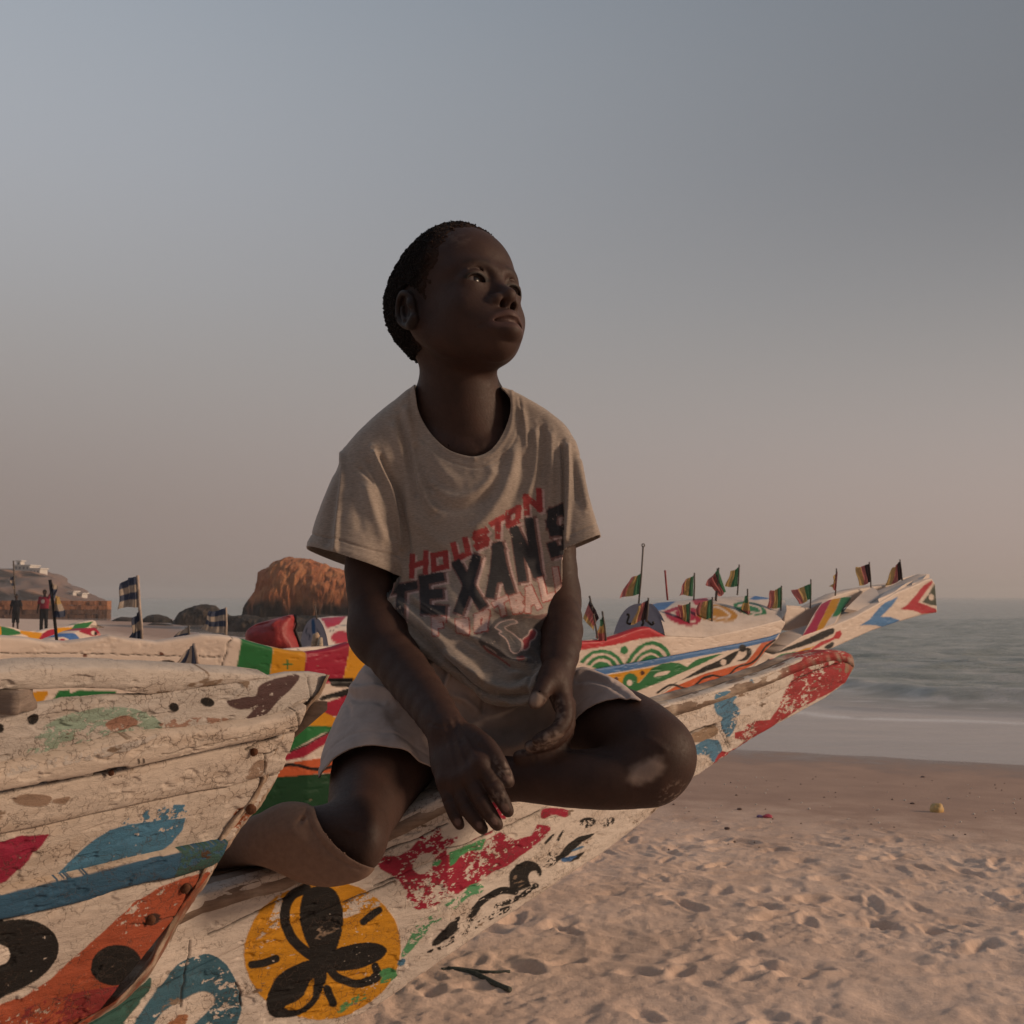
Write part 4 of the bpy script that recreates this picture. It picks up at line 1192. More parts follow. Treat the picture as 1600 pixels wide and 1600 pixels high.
shD = [PG((.33, .03, .06), T([(1050, 370), (1090, 350), (1200, 320), (1400, 340), (1450, 380), (1440, 440), (1400, 500), (1300, 520), (1180, 490), (1090, 440)], *G1)),
       PG(WH, T([(1110, 380), (1190, 355), (1150, 385), (1190, 400), (1150, 420)], *G1), 0, False), PG(WH, T([(1320, 470), (1370, 455), (1390, 470), (1340, 485)], *G1), 0, False),
       PG((.42, .03, .05), T([(1350, 240), (1500, 232), (1480, 290), (1380, 300)], *G1)),
       PG((.06, .16, .36), T([(905, 300), (950, 290), (1090, 245), (1180, 255), (1060, 350), (960, 365)], *G1), 0, False),
       PG((.42, .20, .035), T([(-20, 340), (60, 300), (150, 300), (260, 335), (345, 400), (320, 455), (220, 475), (60, 460), (-60, 420)], *G2)),
       ST(WH, T([(80, 330), (150, 325), (250, 385), (270, 410), (230, 440), (100, 430)], *G2), 3), PG((.42, .20, .035), T([(60, 345), (150, 340), (230, 380), (240, 410), (150, 425), (40, 410)], *G2)),
       PG((.03, .18, .08), T([(305, 300), (350, 275), (450, 272), (560, 290), (640, 350), (640, 400), (540, 408), (420, 390), (330, 340)], *G2)),
       ST(WH, T([(360, 310), (450, 295), (560, 320), (595, 370), (560, 385), (460, 375)], *G2), 3.4),
       PG((.06, .16, .36), T([(470, 240), (560, 190), (650, 160), (690, 180), (670, 240), (520, 250)], *G2), 0, False)]
C = paint(V, WH, shD, .3)
mesh_obj('fore_deck', V, grid_faces(90, 46), m_new, bC, True, C, {'lay': np.zeros(len(V))})
# curved bulkhead closing the deck towards the open hull
arch = catmull([(957, 998), (962, 980), (970, 962), (980, 950), (992, 944), (1004, 943), (1014, 946), (1024, 958), (1033, 976), (1039, 993), (1040, 1004)], 6, False)
bx = []
for q in np.linspace(0, 1, 14):
    cen = np.array([1000, 998])
    bx.append(cen + (arch - cen) * q)
bx = np.array(bx)
ux = bx[..., 0].ravel()
dB_ = 5.45 + (1039 - ux) / 82 * .35
Vb = P(ux, bx[..., 1].ravel(), dB_)
m_ = len(arch)
mesh_obj('bulkhead', np.vstack([Vb, Vb + [.03, .05, 0]]), np.vstack([grid_faces(14, m_), grid_faces(14, m_, len(Vb))]), m_new, bC, True, np.tile([.27, .27, .33, 1], (2 * len(Vb), 1)), {'lay': np.zeros(2 * len(Vb))})
def hook(parent, pts, d, r=.006):
    q = np.array([P(a, b, d) for a, b in catmull(pts, 5, False)])
    v, f = tube_vf(q, r, 6)
    return mesh_obj('hook', v, f, m_black, parent)
hook(bC, [(979, 960), (983, 961), (981, 968), (980, 973), (984, 975), (986, 973)], 5.5)
hook(bC, [(1009, 968), (1014, 973), (1018, 976), (1021, 974), (1020, 971)], 5.4)
hook(bC, [(1004, 969), (1005, 974), (1002, 978)], 5.4)
# prow beam
spT = [(1196, 1019), (1208, 1023), (1230, 1009), (1256, 992), (1303, 977), (1336, 963), (1375, 941), (1402, 925), (1427, 915), (1448, 905), (1456, 904), (1461, 912)]
spB = [(1157, 1066), (1196, 1056), (1230, 1040), (1270, 1024), (1303, 1012), (1330, 1000), (1363, 985), (1409, 970), (1440, 961), (1464, 957)]
shS = [PG(BLACK, T([(720, 812), (860, 745), (1060, 660), (1200, 590), (1300, 550), (1340, 540), (1362, 560), (1350, 600), (1250, 650), (1100, 710), (900, 770), (740, 812)], *G2), 0, False),
       PG((.03, .18, .06), T([(740, 850), (800, 815), (960, 785), (920, 850), (900, 880), (780, 920)], *G2), 0, False),
       PG(YEL, T([(960, 785), (1160, 725), (1050, 800), (900, 880), (920, 850)], *G2), 0, False),
       PG((.40, .03, .04), T([(1160, 725), (1230, 680), (1350, 640), (1380, 580), (1420, 565), (1440, 600), (1410, 655), (1370, 655), (1200, 740), (1080, 800)], *G2), 0, False),
       PG(BLACK, T([(1250, 740), (1330, 690), (1355, 700), (1345, 735), (1290, 760)], *G2)),
       PG((.45, .12, .12), T([(580, 980), (640, 900), (700, 860), (750, 865), (770, 900), (740, 950), (650, 1000)], *G2)), EL(BLACK, *T([(670, 915)], *G2)[0], 4.6, 8, 10),
       PG((.07, .19, .40), T([(690, 785), (790, 720), (900, 590), (950, 545), (1090, 480), (1030, 570), (910, 690), (1010, 695), (1115, 730), (1010, 775), (930, 800), (860, 780), (760, 775)], *G3), 0, False),
       PG((.38, .025, .04), T([(1110, 612), (1180, 570), (1260, 480), (1350, 370), (1440, 310), (1452, 330), (1380, 430), (1300, 540), (1400, 575), (1490, 615), (1485, 650), (1340, 662), (1250, 625)], *G3), 0, False),
       PG((.035, .045, .03), T([(1340, 540), (1400, 470), (1455, 370), (1520, 300), (1520, 580), (1420, 565)], *G3), 0, False), EL(WH, *T([(1437, 487)], *G3)[0], 4, 5)]
plank('prow_beam', bC, spT, spB, depC, 1.8, .14, WH, shS, (), m_new, lean=.03, yref=1000, edge=.004, lump=.003, lumps=8, wob=.4, seed=24)
# far rail of the prow, boards across
fr = [(1228, 945), (1240, 948), (1267, 950), (1290, 938), (1307, 929), (1333, 922), (1363, 917), (1400, 912), (1430, 905), (1450, 897)]
frb = [(1222, 985), (1240, 985), (1267, 980), (1290, 966), (1307, 955), (1333, 945), (1363, 935), (1400, 925), (1430, 914), (1450, 906)]
plank('far_rail', bC, fr, frb, [(a, b + .5) for a, b in depC], 3, .08, WH, (), (), m_new, seed=25, wob=0, lump=.003, lumps=8)
def board(pts, ds, col, lab=None, shapes=(), th=.025):
    """a board from four photo corners with their own distances"""
    c4 = [P(a, b, d) for (a, b), d in zip(pts, ds)]
    n = 30
    u = np.linspace(0, 1, n)
    G = np.array([[(c4[0] * (1 - a) + c4[1] * a) * (1 - b) + (c4[3] * (1 - a) + c4[2] * a) * b for b in u] for a in u])
    G[..., 2] += .012 * np.sin(np.pi * u)[None, :]
    nrm_ = np.cross(c4[1] - c4[0], c4[3] - c4[0]); nrm_ /= np.linalg.norm(nrm_)
    if nrm_[2] < 0: nrm_ = -nrm_
    V = np.vstack([G.reshape(-1, 3), (G - nrm_ * th).reshape(-1, 3)])
    F = [tuple(f) for f in grid_faces(n, n)] + [tuple(f) for f in grid_faces(n, n, n * n)]
    for i in range(n - 1):
        for a, b in ((i * n, (i + 1) * n), (i * n + n - 1, (i + 1) * n + n - 1), (i, i + 1), ((n - 1) * n + i, (n - 1) * n + i + 1)):
            F.append((a, b, n * n + b, n * n + a))
    C = paint(V, col, shapes, .3)
    return mesh_obj('board', V, F, m_new, bC, False, C, {'lay': np.zeros(len(V))})
d_ = lambda x: float(interp(depC, np.array([x]))[0])
board([(1254, 993), (1304, 974), (1331, 931), (1286, 939)], [d_(1254), d_(1304), d_(1331) + .45, d_(1286) + .45], WH, shapes=[
    PG((.38, .03, .07), T([(85, 900), (190, 740), (240, 630), (290, 560), (400, 500), (330, 640), (240, 830), (220, 880)], *G3), 0, False),
    PG(YEL, T([(220, 880), (240, 830), (330, 640), (400, 500), (410, 440), (500, 465), (440, 620), (360, 730), (300, 830), (240, 860)], *G3), 0, False),
    PG((.03, .18, .06), T([(400, 690), (440, 620), (500, 480), (600, 485), (560, 620), (440, 690)], *G3), 0, False)])
board([(1322, 951), (1345, 955), (1382, 930), (1363, 917)], [d_(1322) + .12, d_(1345) + .06, d_(1382) + .1, d_(1363) + .4], WH)
board([(1372, 936), (1398, 925), (1428, 907), (1403, 912)], [d_(1372), d_(1398), d_(1428) + .1, d_(1403) + .4], WH)
board([(1425, 912), (1440, 909), (1452, 897), (1436, 903)], [d_(1425), d_(1440), d_(1452) + .1, d_(1436) + .35], WH)

# ------------------------------------------------------------------ a second painted boat beyond, its domed deck showing left of the child
bF = thing('domed_pirogue', 'white boat with red triangle and red disc on its domed deck left of the child', 'boat', P(540, 1060, 7.2))
depF = [(440, 6.2), (620, 7.6)]
plank('hull_plank', bF, [(432, 1016), (470, 1012), (520, 1010), (560, 1008), (640, 1000)], [(440, 1060), (560, 1062), (640, 1055)], [(a, b) for a, b in depF], 3, .03, WH, (), (), m_new, seed=27)
nearF = np.array([(506, 1012), (540, 1008), (580, 1000), (640, 985)]); crF = np.array([(493, 966), (515, 963), (545, 963), (640, 950)])
u = np.linspace(0, 1, 60)
n_, c_ = along(nearF, u), along(crF, u)
rows = []
for k_ in np.linspace(0, 1.5, 36):
    if k_ <= 1:
        e_ = math.sin(k_ * math.pi / 2) ** .8
        rows.append(P(n_[:, 0] * (1 - k_) + c_[:, 0] * k_, n_[:, 1] * (1 - e_) + c_[:, 1] * e_, interp(depF, n_[:, 0]) + .5 * k_))
    else:
        rows.append(P(c_[:, 0], c_[:, 1] + 30 * (k_ - 1) ** 2, interp(depF, n_[:, 0]) + .5 * k_))
G = np.stack(rows, 1); V = G.reshape(-1, 3)
C = paint(V, WH, [PG((.38, .02, .05), T([(1030, 770), (1320, 745), (1240, 840), (1100, 885)], *H1), 0, False), EL((.36, .03, .05), *T([(1262, 992)], *H1)[0], 16, 10.5),
                  ST((.2, .2, .2), T([(1190, 870), (1350, 840)], *H1), 1.5), ST(BLACK, T([(1130, 905), (1140, 925)], *H1), 1), ST(BLACK, T([(1165, 900), (1180, 915)], *H1), 1)], .3)
mesh_obj('fore_deck', V, grid_faces(60, 36), m_new, bF, True, C, {'lay': np.zeros(len(V))})
arch = catmull([(468, 1012), (472, 992), (478, 976), (486, 967), (494, 966), (502, 976), (508, 992), (512, 1012)], 6, False)
bx = np.array([np.array([490, 1008]) + (arch - np.array([490, 1008])) * q for q in np.linspace(0, 1, 12)])
Vb = P(bx[..., 0].ravel(), bx[..., 1].ravel(), 6.55)
C = paint(Vb, (.27, .28, .35), [ST((.03, .05, .10), [(480, 980), (478, 990), (484, 992), (483, 1000)], 1.6), PG((.03, .09, .22), [(487, 968), (491, 968), (493, 985), (490, 992), (487, 985)]), ST((.03, .05, .10), [(495, 982), (499, 990), (497, 994)], 1.6)], .2)
mesh_obj('bulkhead', np.vstack([Vb, Vb + [0, .04, 0]]), np.vstack([grid_faces(12, len(arch)), grid_faces(12, len(arch), len(Vb))]), m_new, bF, True, np.vstack([C, C]), {'lay': np.zeros(2 * len(Vb))})
# bow post of that boat with a wrapped rope
bp = thing('mooring_post', 'short cream post wrapped with cloth in front of the domed boat', 'post', P(494, 1016, 5.6))
v, f = tube_vf([P(491, 1018, 5.6), P(492, 1005, 5.6), P(494, 993, 5.6), P(498, 991, 5.6)], [.016, .02, .018, .012], 8)
mesh_obj('post', v, f, m_wood, bp, True, np.tile([.5, .36, .25, 1], (len(v), 1)))
v, f = tube_vf([P(499, 1018, 5.58), P(500, 1006, 5.58), P(501, 996, 5.58)], [.02, .016, .01], 8)
mesh_obj('rope_wrap', v, f, m_wood, bp, True, np.tile([.5, .4, .3, 1], (len(v), 1)))
# small white boat rim in front of it
bH = thing('rowing_boat', 'thin white rim of a small boat behind the flag panel', 'boat', P(480, 1030, 5.2))
plank('gunwale', bH, [(436, 1018), (460, 1013), (490, 1011), (520, 1010), (552, 1004)], [(436, 1024), (490, 1022), (552, 1015)], [(436, 5.0), (552, 5.4)], 2, .05, WH, [ST(BLACK, [(466, 1014), (469, 1017)], 1), ST(BLACK, [(513, 1009), (514, 1014)], 1), ST(BLACK, [(526, 1010), (529, 1014)], 1)], (), m_new, seed=28)
plank('hull_plank', bH, [(436, 1024), (490, 1022), (552, 1015)], [(436, 1060), (490, 1060), (552, 1055)], [(436, 5.03), (552, 5.43)], 4, .03, (.2, .16, .14), (), (), m_new, seed=29)

# ------------------------------------------------------------------ boats at the far left
bG = thing('striped_pirogue', 'boat at far left with green, yellow and crimson sheer stripes', 'boat', P(60, 1030, 9))
depG = [(-120, 7.5), (180, 10.5)]
plank('sheer_plank', bG, [(-100, 975), (0, 978), (20, 980), (35, 985), (60, 988), (80, 982), (100, 980), (112, 978), (125, 973), (146, 969), (150, 971), (153, 980)],
      [(-100, 1003), (0, 1003), (60, 1004), (110, 998), (140, 985), (154, 982)], depG, 1.5, .06, WH,
      [PG(GREEN, [(-20, 976), (10, 980), (32, 988), (25, 992), (-20, 995)]), PG(YEL, [(-40, 975), (2, 979), (2, 993), (-40, 993)], 0, False), PG(YEL, [(32, 985), (66, 989), (62, 999), (48, 999), (42, 993), (32, 990)], 0, False),
       PG(CRIM, [(66, 990), (76, 984), (92, 981), (90, 996), (60, 1000)], 0, False), PG(YEL, [(90, 981), (113, 980), (110, 990), (100, 994), (88, 996)], 0, False), PG(GREEN, [(112, 982), (118, 975), (146, 971), (138, 980), (112, 988)], 0, False),
       PG(BLACK, [(70, 1004), (86, 1000), (86, 1006)], 0, False)], (), m_new, seed=31, wob=.3)
plank('hull_plank', bG, [(-100, 1001), (0, 1002), (60, 1003), (100, 998), (140, 985)], [(-100, 1060), (60, 1060), (130, 1010)], [(a, b + .05) for a, b in depG], 4, .04, WH, (), (), m_new, seed=32, wob=.3)
bG2 = thing('beaked_prow_boat', 'red, blue and white boat prow ending in a painted eye at far left', 'boat', P(120, 1030, 8))
plank('prow_beam', bG2, [(60, 1012), (88, 999), (110, 991), (125, 985), (140, 981), (150, 981), (156, 988)], [(60, 1020), (100, 1007), (120, 1003), (140, 999), (159, 995)], [(60, 7.6), (160, 8.6)], 1.4, .12, WH,
      [PG(CRIM, [(86, 1008), (92, 1000), (100, 998), (104, 1006)]), PG((.05, .14, .38), [(98, 994), (112, 989), (120, 992), (125, 1002), (112, 1004), (106, 998)]), PG(CRIM, [(124, 986), (140, 980), (152, 981), (156, 990), (146, 994), (138, 992)]),
       EL(WH, 146, 989, 3.5, 3.5), EL(BLACK, 149.5, 989.5, 2.6, 3), PG((.5, .22, .2), [(152, 990), (160, 990), (160, 998), (154, 996)], 0, False)], (), m_new, seed=33, wob=.3)
# red tarpaulin bundle
bm = bmesh.new()
bmesh.ops.create_icosphere(bm, subdivisions=5, radius=1)
V = np.array([q.co for q in bm.verts]); bm.verts.index_update(); F = np.array([[q.index for q in g.verts] for g in bm.faces]); bm.free()
c_ = P(427, 992, 6.0)
out_ = catmull(np.array([(388, 986), (400, 976), (425, 968), (445, 963), (459, 961), (462, 972), (460, 985), (466, 1000), (468, 1020), (430, 1025), (395, 1018), (389, 1000)]), 6)
ang = np.arctan2(V[:, 2], V[:, 0])
oc = np.array([(q[0] - 427, -(q[1] - 995)) for q in out_]); oa = np.arctan2(oc[:, 1], oc[:, 0]); orad = np.hypot(*oc.T)
o_ = np.argsort(oa)
rr = np.interp(ang, oa[o_], orad[o_], period=2 * np.pi) * 6.0 / FPX
h_ = np.hypot(V[:, 0], V[:, 2])
V2 = np.stack([np.cos(ang) * rr * h_ ** .5, V[:, 1] * .14, np.sin(ang) * rr * h_ ** .5], -1) + P(427, 995, 6.0)
fold = 1 - 2 * np.abs(fbm((V2 + [0, 0, 0]) * np.array([9, 9, 14]), 4, 5))
V2[:, 1] -= .03 * fold
C = np.ones((len(V2), 4)); C[:, :3] = (.33, .035, .035)
m_tarp = attr_mat('tarpaulin', .5, .2, 18, .5, .01, .4, fine=90)
tb = thing('tarpaulin_bundle', 'bulging red tarpaulin bundle behind the green flag panel', 'bundle', P(427, 1030, 6.0))
mesh_obj('cover', V2, F, m_tarp, tb, True, C)
v, f = tube_vf([P(a, b, 5.97) for a, b in ((461, 960), (464, 975), (461, 985), (467, 1000), (470, 1012))], .009, 6)
mesh_obj('edge_rope', v, f, m_black, tb)
v, f = tube_vf([P(a, b, 5.97) for a, b in ((390, 984), (386, 992), (385, 1004))], .008, 6)
mesh_obj('edge_rope', v, f, m_black, tb)

# ------------------------------------------------------------------ flags
m_flag, t, b = new_mat('flag_cloth')
a_ = attr(t)
n = noise_node(t, 60, 5, .6)
c = mixcol(t, 1.0, a_.outputs[0], maprange(t, n.outputs[0], .3, .7, .75, 1.1), 'MULTIPLY')
t.links.new(c, b.inputs['Base Color'])
b.inputs['Roughness'].default_value = .85
b.inputs['Specular IOR Level'].default_value = .15
tr = t.nodes.new('ShaderNodeBsdfTranslucent')
t.links.new(c, tr.inputs['Color'])
ms = t.nodes.new('ShaderNodeMixShader'); ms.inputs[0].default_value = .45
t.links.new(b.outputs[0], ms.inputs[1]); t.links.new(tr.outputs[0], ms.inputs[2])
t.links.new(ms.outputs[0], [q for q in t.nodes if q.type == 'OUTPUT_MATERIAL'][0].inputs[0])
m_pole = plain('flag_pole', (.12, .10, .085), .7, .3, 60, .2)
m_polel = plain('pale_pole', (.42, .33, .27), .7, .3, 60, .2)
fG, fY, fR, fK = (.09, .24, .13), (.58, .40, .17), (.52, .19, .18), (.05, .035, .038)
fN, fCr = (.085, .10, .15), (.50, .41, .33)
def flag(label, pole, d, corners, cols, axis_='u', ripple=.02, group=None, polemat=None, pr=.0045, sag=.0, name='flag'):
    """corners: pole top, free top, free bottom, pole bottom (photo px); cols run from the pole outwards (u) or downwards (v)"""
    p0, p1 = P(*pole[0], d), P(*pole[1], d)
    o = thing(name, label, 'flag', p1, group)
    v, f = tube_vf([p0, (p0 + p1) / 2 + [.002, 0, 0], p1], pr, 7)
    mesh_obj('pole', v, f, polemat or m_pole, o)
    n, m_ = 30, 22
    u, w = np.meshgrid(np.linspace(0, 1, n), np.linspace(0, 1, m_), indexing='ij')
    c4 = np.array(corners, float)
    q = (c4[0] * (1 - u)[..., None] + c4[1] * u[..., None]) * (1 - w)[..., None] + (c4[3] * (1 - u)[..., None] + c4[2] * u[..., None]) * w[..., None]
    size = np.linalg.norm(c4[0] - c4[3])
    sd = sum(map(ord, label)) % 90
    q[..., 1] += size * .06 * np.sin(u * 5 + sd) * u
    q[..., 0] += size * .05 * np.sin(w * 5 + sd * 2) * u
    G = P(q[..., 0], q[..., 1], d)
    sm = size * d / FPX
    G[..., 1] += sm * (.22 * np.sin(u * 7.5 + w * 2.5 + sd) * u + .06 * np.sin(u * 17 + sd))
    k = np.clip((u if axis_ == 'u' else w) * len(cols) * .9999, 0, len(cols) - .001).astype(int)
    C = np.ones((n, m_, 4)); C[..., :3] = np.array(cols)[k]
    mesh_obj('cloth', G.reshape(-1, 3), grid_faces(n, m_), m_flag, o, True, C.reshape(-1, 4))
    return o
gS = 'small flags on the painted boat'
dC = lambda x, o=0.0: float(interp(depC, np.array([x]))[0]) + o
GYR, KRY = [fG, fY, fR], [fK, fR, fY]
flag('limp red and yellow flag nearest the child\'s arm', ((921, 931), (934, 998)), dC(921), ((922, 936), (935, 966), (926, 986), (911, 966)), [fK, fR, fR, fY], 'v', group=gS)
flag('narrow hanging green and yellow flag just right of the child\'s arm', ((941, 955), (947, 1001)), dC(941, .02), ((942, 960), (937, 972), (932, 999), (946, 1000)), [fG, fY, fR], 'v', group=gS)
flag('green, yellow and red flag on the tallest thin pole', ((1005, 853), (998, 943)), dC(1005, .3), ((1001, 896), (985, 904), (967, 936), (999, 928)), GYR, group=gS)
o_ = COL.objects
v, f = tube_vf([P(1005 + 2.2 * math.cos(a), 852 + 2.2 * math.sin(a), dC(1005, .3)) for a in np.linspace(0, 6.28, 12)], .003, 5)
mesh_obj('ring', v, f, m_pole, [q for q in COL.objects if q.get('label', '').endswith('tallest thin pole')][0])
flag('black, red and yellow flag in front of the grey bulkhead', ((1013, 934), (1010, 972)), dC(1000, .0), ((1014, 937), (996, 946), (988, 975), (1009, 968)), KRY, group=gS)
flag('dark green flag behind the blue corner of the deck', ((1085, 895), (1084, 938)), dC(1085, .4), ((1084, 899), (1070, 908), (1059, 930), (1083, 932)), GYR, group=gS)
flag('upright green and red flag standing on the red ellipse', ((1078, 941), (1076, 981)), dC(1078, .12), ((1078, 943), (1061, 946), (1060, 968), (1077, 972)), GYR, group=gS)
flag('green and red flag between the red and orange ellipses', ((1113, 933), (1112, 975)), dC(1113, .12), ((1114, 935), (1090, 944), (1085, 968), (1112, 966)), GYR, group=gS)
flag('crumpled green and red flag in the leaning pair', ((1123, 887), (1118, 948)), dC(1122, .4), ((1122, 890), (1108, 905), (1122, 932), (1134, 925)), [fG, fR, fR], group=gS)
flag('second flag of the leaning pair, red corner blown left', ((1121, 888), (1117, 946)), dC(1122, .42), ((1121, 891), (1113, 899), (1102, 914), (1124, 920)), [fY, fR], group=gS)
flag('green and yellow flag right of the leaning pair', ((1155, 882), (1152, 930)), dC(1155, .45), ((1154, 886), (1142, 894), (1133, 918), (1152, 916)), [fG, fY], group=gS)
flag('flag hanging like a cone beside the green ellipse', ((1168, 920), (1167, 970)), dC(1168, .15), ((1168, 925), (1163, 935), (1157, 963), (1174, 966)), [fG, fY, fR], 'v', group=gS)
flag('green, yellow and red flag at the front edge of the deck', ((1221, 915), (1220, 954)), dC(1221, .1), ((1221, 917), (1205, 924), (1199, 950), (1220, 950)), GYR, group=gS)
flag('torn green, yellow and red flag between deck and prow stripes', ((1267, 905), (1266, 951)), dC(1267, .45), ((1267, 912), (1237, 923), (1249, 945), (1266, 936)), GYR, group=gS)
flag('narrow twisted brown and yellow flag above the prow stripes', ((1307, 888), (1305, 931)), dC(1307, .45), ((1309, 891), (1302, 905), (1298, 914), (1306, 925)), [fR, fY], group=gS)
flag('square yellow, red and black flag on the prow', ((1358, 878), (1361, 920)), dC(1360, .4), ((1358, 881), (1338, 887), (1343, 916), (1361, 909)), [fK, fR, fY], group=gS)
flag('black and red flag nearest the tip of the prow', ((1406, 874), (1410, 910)), dC(1406, .35), ((1406, 877), (1396, 888), (1383, 917), (1410, 905)), [fK, fR, fY], group=gS)
v, f = tube_vf([P(1039, 891, dC(1040, .4)), P(1043, 938, dC(1040, .4))], .005, 7)
tag(mesh_obj('flag_stick', v, f, plain('red_stick', (.30, .05, .05), .6)), 'bare red stick standing on the blue deck corner', 'stick')
v, f = tube_vf([P(492, 946, 6.4), P(495, 968, 6.4)], .004, 6)
tag(mesh_obj('flag_stick', v, f, m_pole), 'thin bare stick above the domed boat', 'stick')
gB = 'blue and cream striped flags'
NC = [fN, fCr, fN, fCr]
flag('large blue and cream striped flag flying left of the orange boulder', ((215, 899), (220, 1001)), 4.3, ((215, 900), (191, 909), (185, 951), (216, 949)), NC, 'v', group=gB, polemat=m_polel, pr=.006)
flag('drooping dark blue striped flag low on the same pale pole', ((219, 953), (222, 1000)), 4.28, ((217, 953), (209, 968), (199, 999), (221, 998)), [fN, fCr, fN], 'v', group=gB, polemat=m_polel, pr=.005)
flag('tiny cream and blue flag left of the striped flag by the panel', ((295, 977), (294, 1003)), 4.4, ((295, 979), (280, 986), (269, 996), (295, 993)), [fCr, fCr, fN], 'v', group=gB)
flag('blue and cream striped flag just left of the red bundle', ((353, 949), (353, 1000)), 4.6, ((353, 950), (328, 956), (312, 984), (353, 990)), [fN, fCr, fN, fCr], 'v', group=gB, polemat=m_polel, pr=.005)
flag('faded striped flag fallen against the white hull side', ((303, 1005), (311, 1047)), 3.55, ((303, 1007), (291, 1016), (266, 1045), (309, 1042)), [fN, fCr, fN, fCr], 'u', group=gB, polemat=m_polel, pr=.006)
flag('small grey blue flag in front of the green leaf ornament', ((94, 1028), (94, 1052)), 3.35, ((94, 1030), (80, 1038), (63, 1050), (94, 1042)), [fN, (.2, .2, .24)], 'v', group=gB, polemat=m_polel, pr=.004)
flag('faint blue and white flag on the hill side far left', ((21, 876), (23, 930)), 30, ((21, 900), (17, 902), (17, 920), (25, 920)), [fN, fCr, fN, fCr], 'v', group=gB, pr=.02)
ob = flag('dark pole with a bundled cream and black cloth, far left', ((78, 906), (89, 1005)), 7.0, ((80, 908), (88, 916), (86, 936), (79, 934)), [fCr, fN, fN], 'v', pr=.010, polemat=m_black, name='pole_flag')
ob = flag('cream and blue rag hanging lower on the dark pole', ((82, 930), (84, 965)), 6.97, ((88, 931), (94, 933), (98, 963), (84, 965)), [fY, fCr, fN], 'v', pr=.006, polemat=m_black, name='pole_flag')
# ------------------------------------------------------------------ small things on the sand
m_bits = attr_mat('litter', .6, .15, 40, .2, .002, .4)
def lump_obj(name, px, py, d, size, col, label, cat, seed=1, flat=1.0, group=None):
    bm = bmesh.new(); bmesh.ops.create_icosphere(bm, subdivisions=3, radius=1)
    V = np.array([q.co for q in bm.verts]); bm.verts.index_update(); F = np.array([[q.index for q in g.verts] for g in bm.faces]); bm.free()
    V = V * (1 + .45 * fbm(V * 1.6, 3, seed))[:, None] * np.array([1, .7, flat]) * size
    g = P(px, py, d)
    g[2] = float(sand_h(np.array([g[0]]), np.array([g[1]]))[0][0]) + size * flat * .35
    C = np.ones((len(V), 4)); C[:, :3] = col
    o = mesh_obj(name, V + g, F, m_bits, None, True, C)
    return tag(o, label, cat, group)
def sand_d(py):
    return 1.5 * FPX / (py - 932)
lump_obj('stone', 1463, 1248, sand_d(1252), .045, (.55, .36, .14), 'yellowish stone lying alone on the smooth damp sand', 'stone', 4)
lump_obj('wrapper', 1187, 1263, sand_d(1266), .02, (.16, .10, .22), 'crumpled purple end of the wrapper', 'litter', 9, .6)
lump_obj('wrapper', 1199, 1262, sand_d(1266), .032, (.42, .05, .09), 'crumpled pink wrapper on the smooth sand right of the knee', 'litter', 7, .55)
for i, (a, b_) in enumerate(((1425, 1235), (1441, 1185), (1155, 1250), (1136, 1283))):
    lump_obj('pebble', a, b_, sand_d(b_ + 3), .018, (.10, .06, .05), ['dark pebble left of the yellowish stone', 'dark pebble at the edge of the wet sand', 'dark pebble left of the pink wrapper', 'dark flat pebble below the boy\'s knee'][i], 'pebble', 3 + i, .5)
# shell fragments: too many and small to count
Vs, Fs, Cs = [], [], []
for i in range(170):
    py = RNG.uniform(1190, 1330); px = RNG.uniform(1040, 1600)
    g = P(px, py, sand_d(py)); r = RNG.uniform(.004, .011)
    g[2] = float(sand_h(np.array([g[0]]), np.array([g[1]]))[0][0]) + r * .4
    o = len(Vs)
    for q in ((1, 0, 0), (0, 1, 0), (-1, 0, 0), (0, -1, 0), (0, 0, .8), (0, 0, -.8)):
        Vs.append(g + np.array(q) * r * RNG.uniform(.6, 1.3))
    Fs += [(o + a, o + b_, o + 4) for a, b_ in ((0, 1), (1, 2), (2, 3), (3, 0))] + [(o + b_, o + a, o + 5) for a, b_ in ((0, 1), (1, 2), (2, 3), (3, 0))]
    Cs += [[*( (.62, .55, .48) if RNG.random() < .55 else (.12, .08, .06)), 1]] * 6
kind(mesh_obj('shell_fragments', Vs, Fs, m_bits, None, False, Cs), 'stuff')
# dark strip of rope / weed on the sand beside the hull
Vs, Fs = [], []
for pts, r in (([(690, 1499), (710, 1497), (735, 1500), (765, 1503), (797, 1502)], .007), ([(700, 1498), (735, 1503), (757, 1512), (778, 1522), (797, 1529)], .011)):
    q = []
    for a, b_ in catmull(pts, 5, False):
        g = P(a, b_, sand_d(b_)); g[2] = float(sand_h(np.array([g[0]]), np.array([g[1]]))[0][0]) + .006
        q.append(g)
    v, f = tube_vf(q, r, 8, len(Vs)); Vs += v; Fs += f
tag(mesh_obj('rope_end', Vs, Fs, plain('dark_green_rope', (.07, .075, .06), .8, .4, 90, .8, .004)), 'forked dark green rope end lying on the sand by the flowered bow', 'rope')

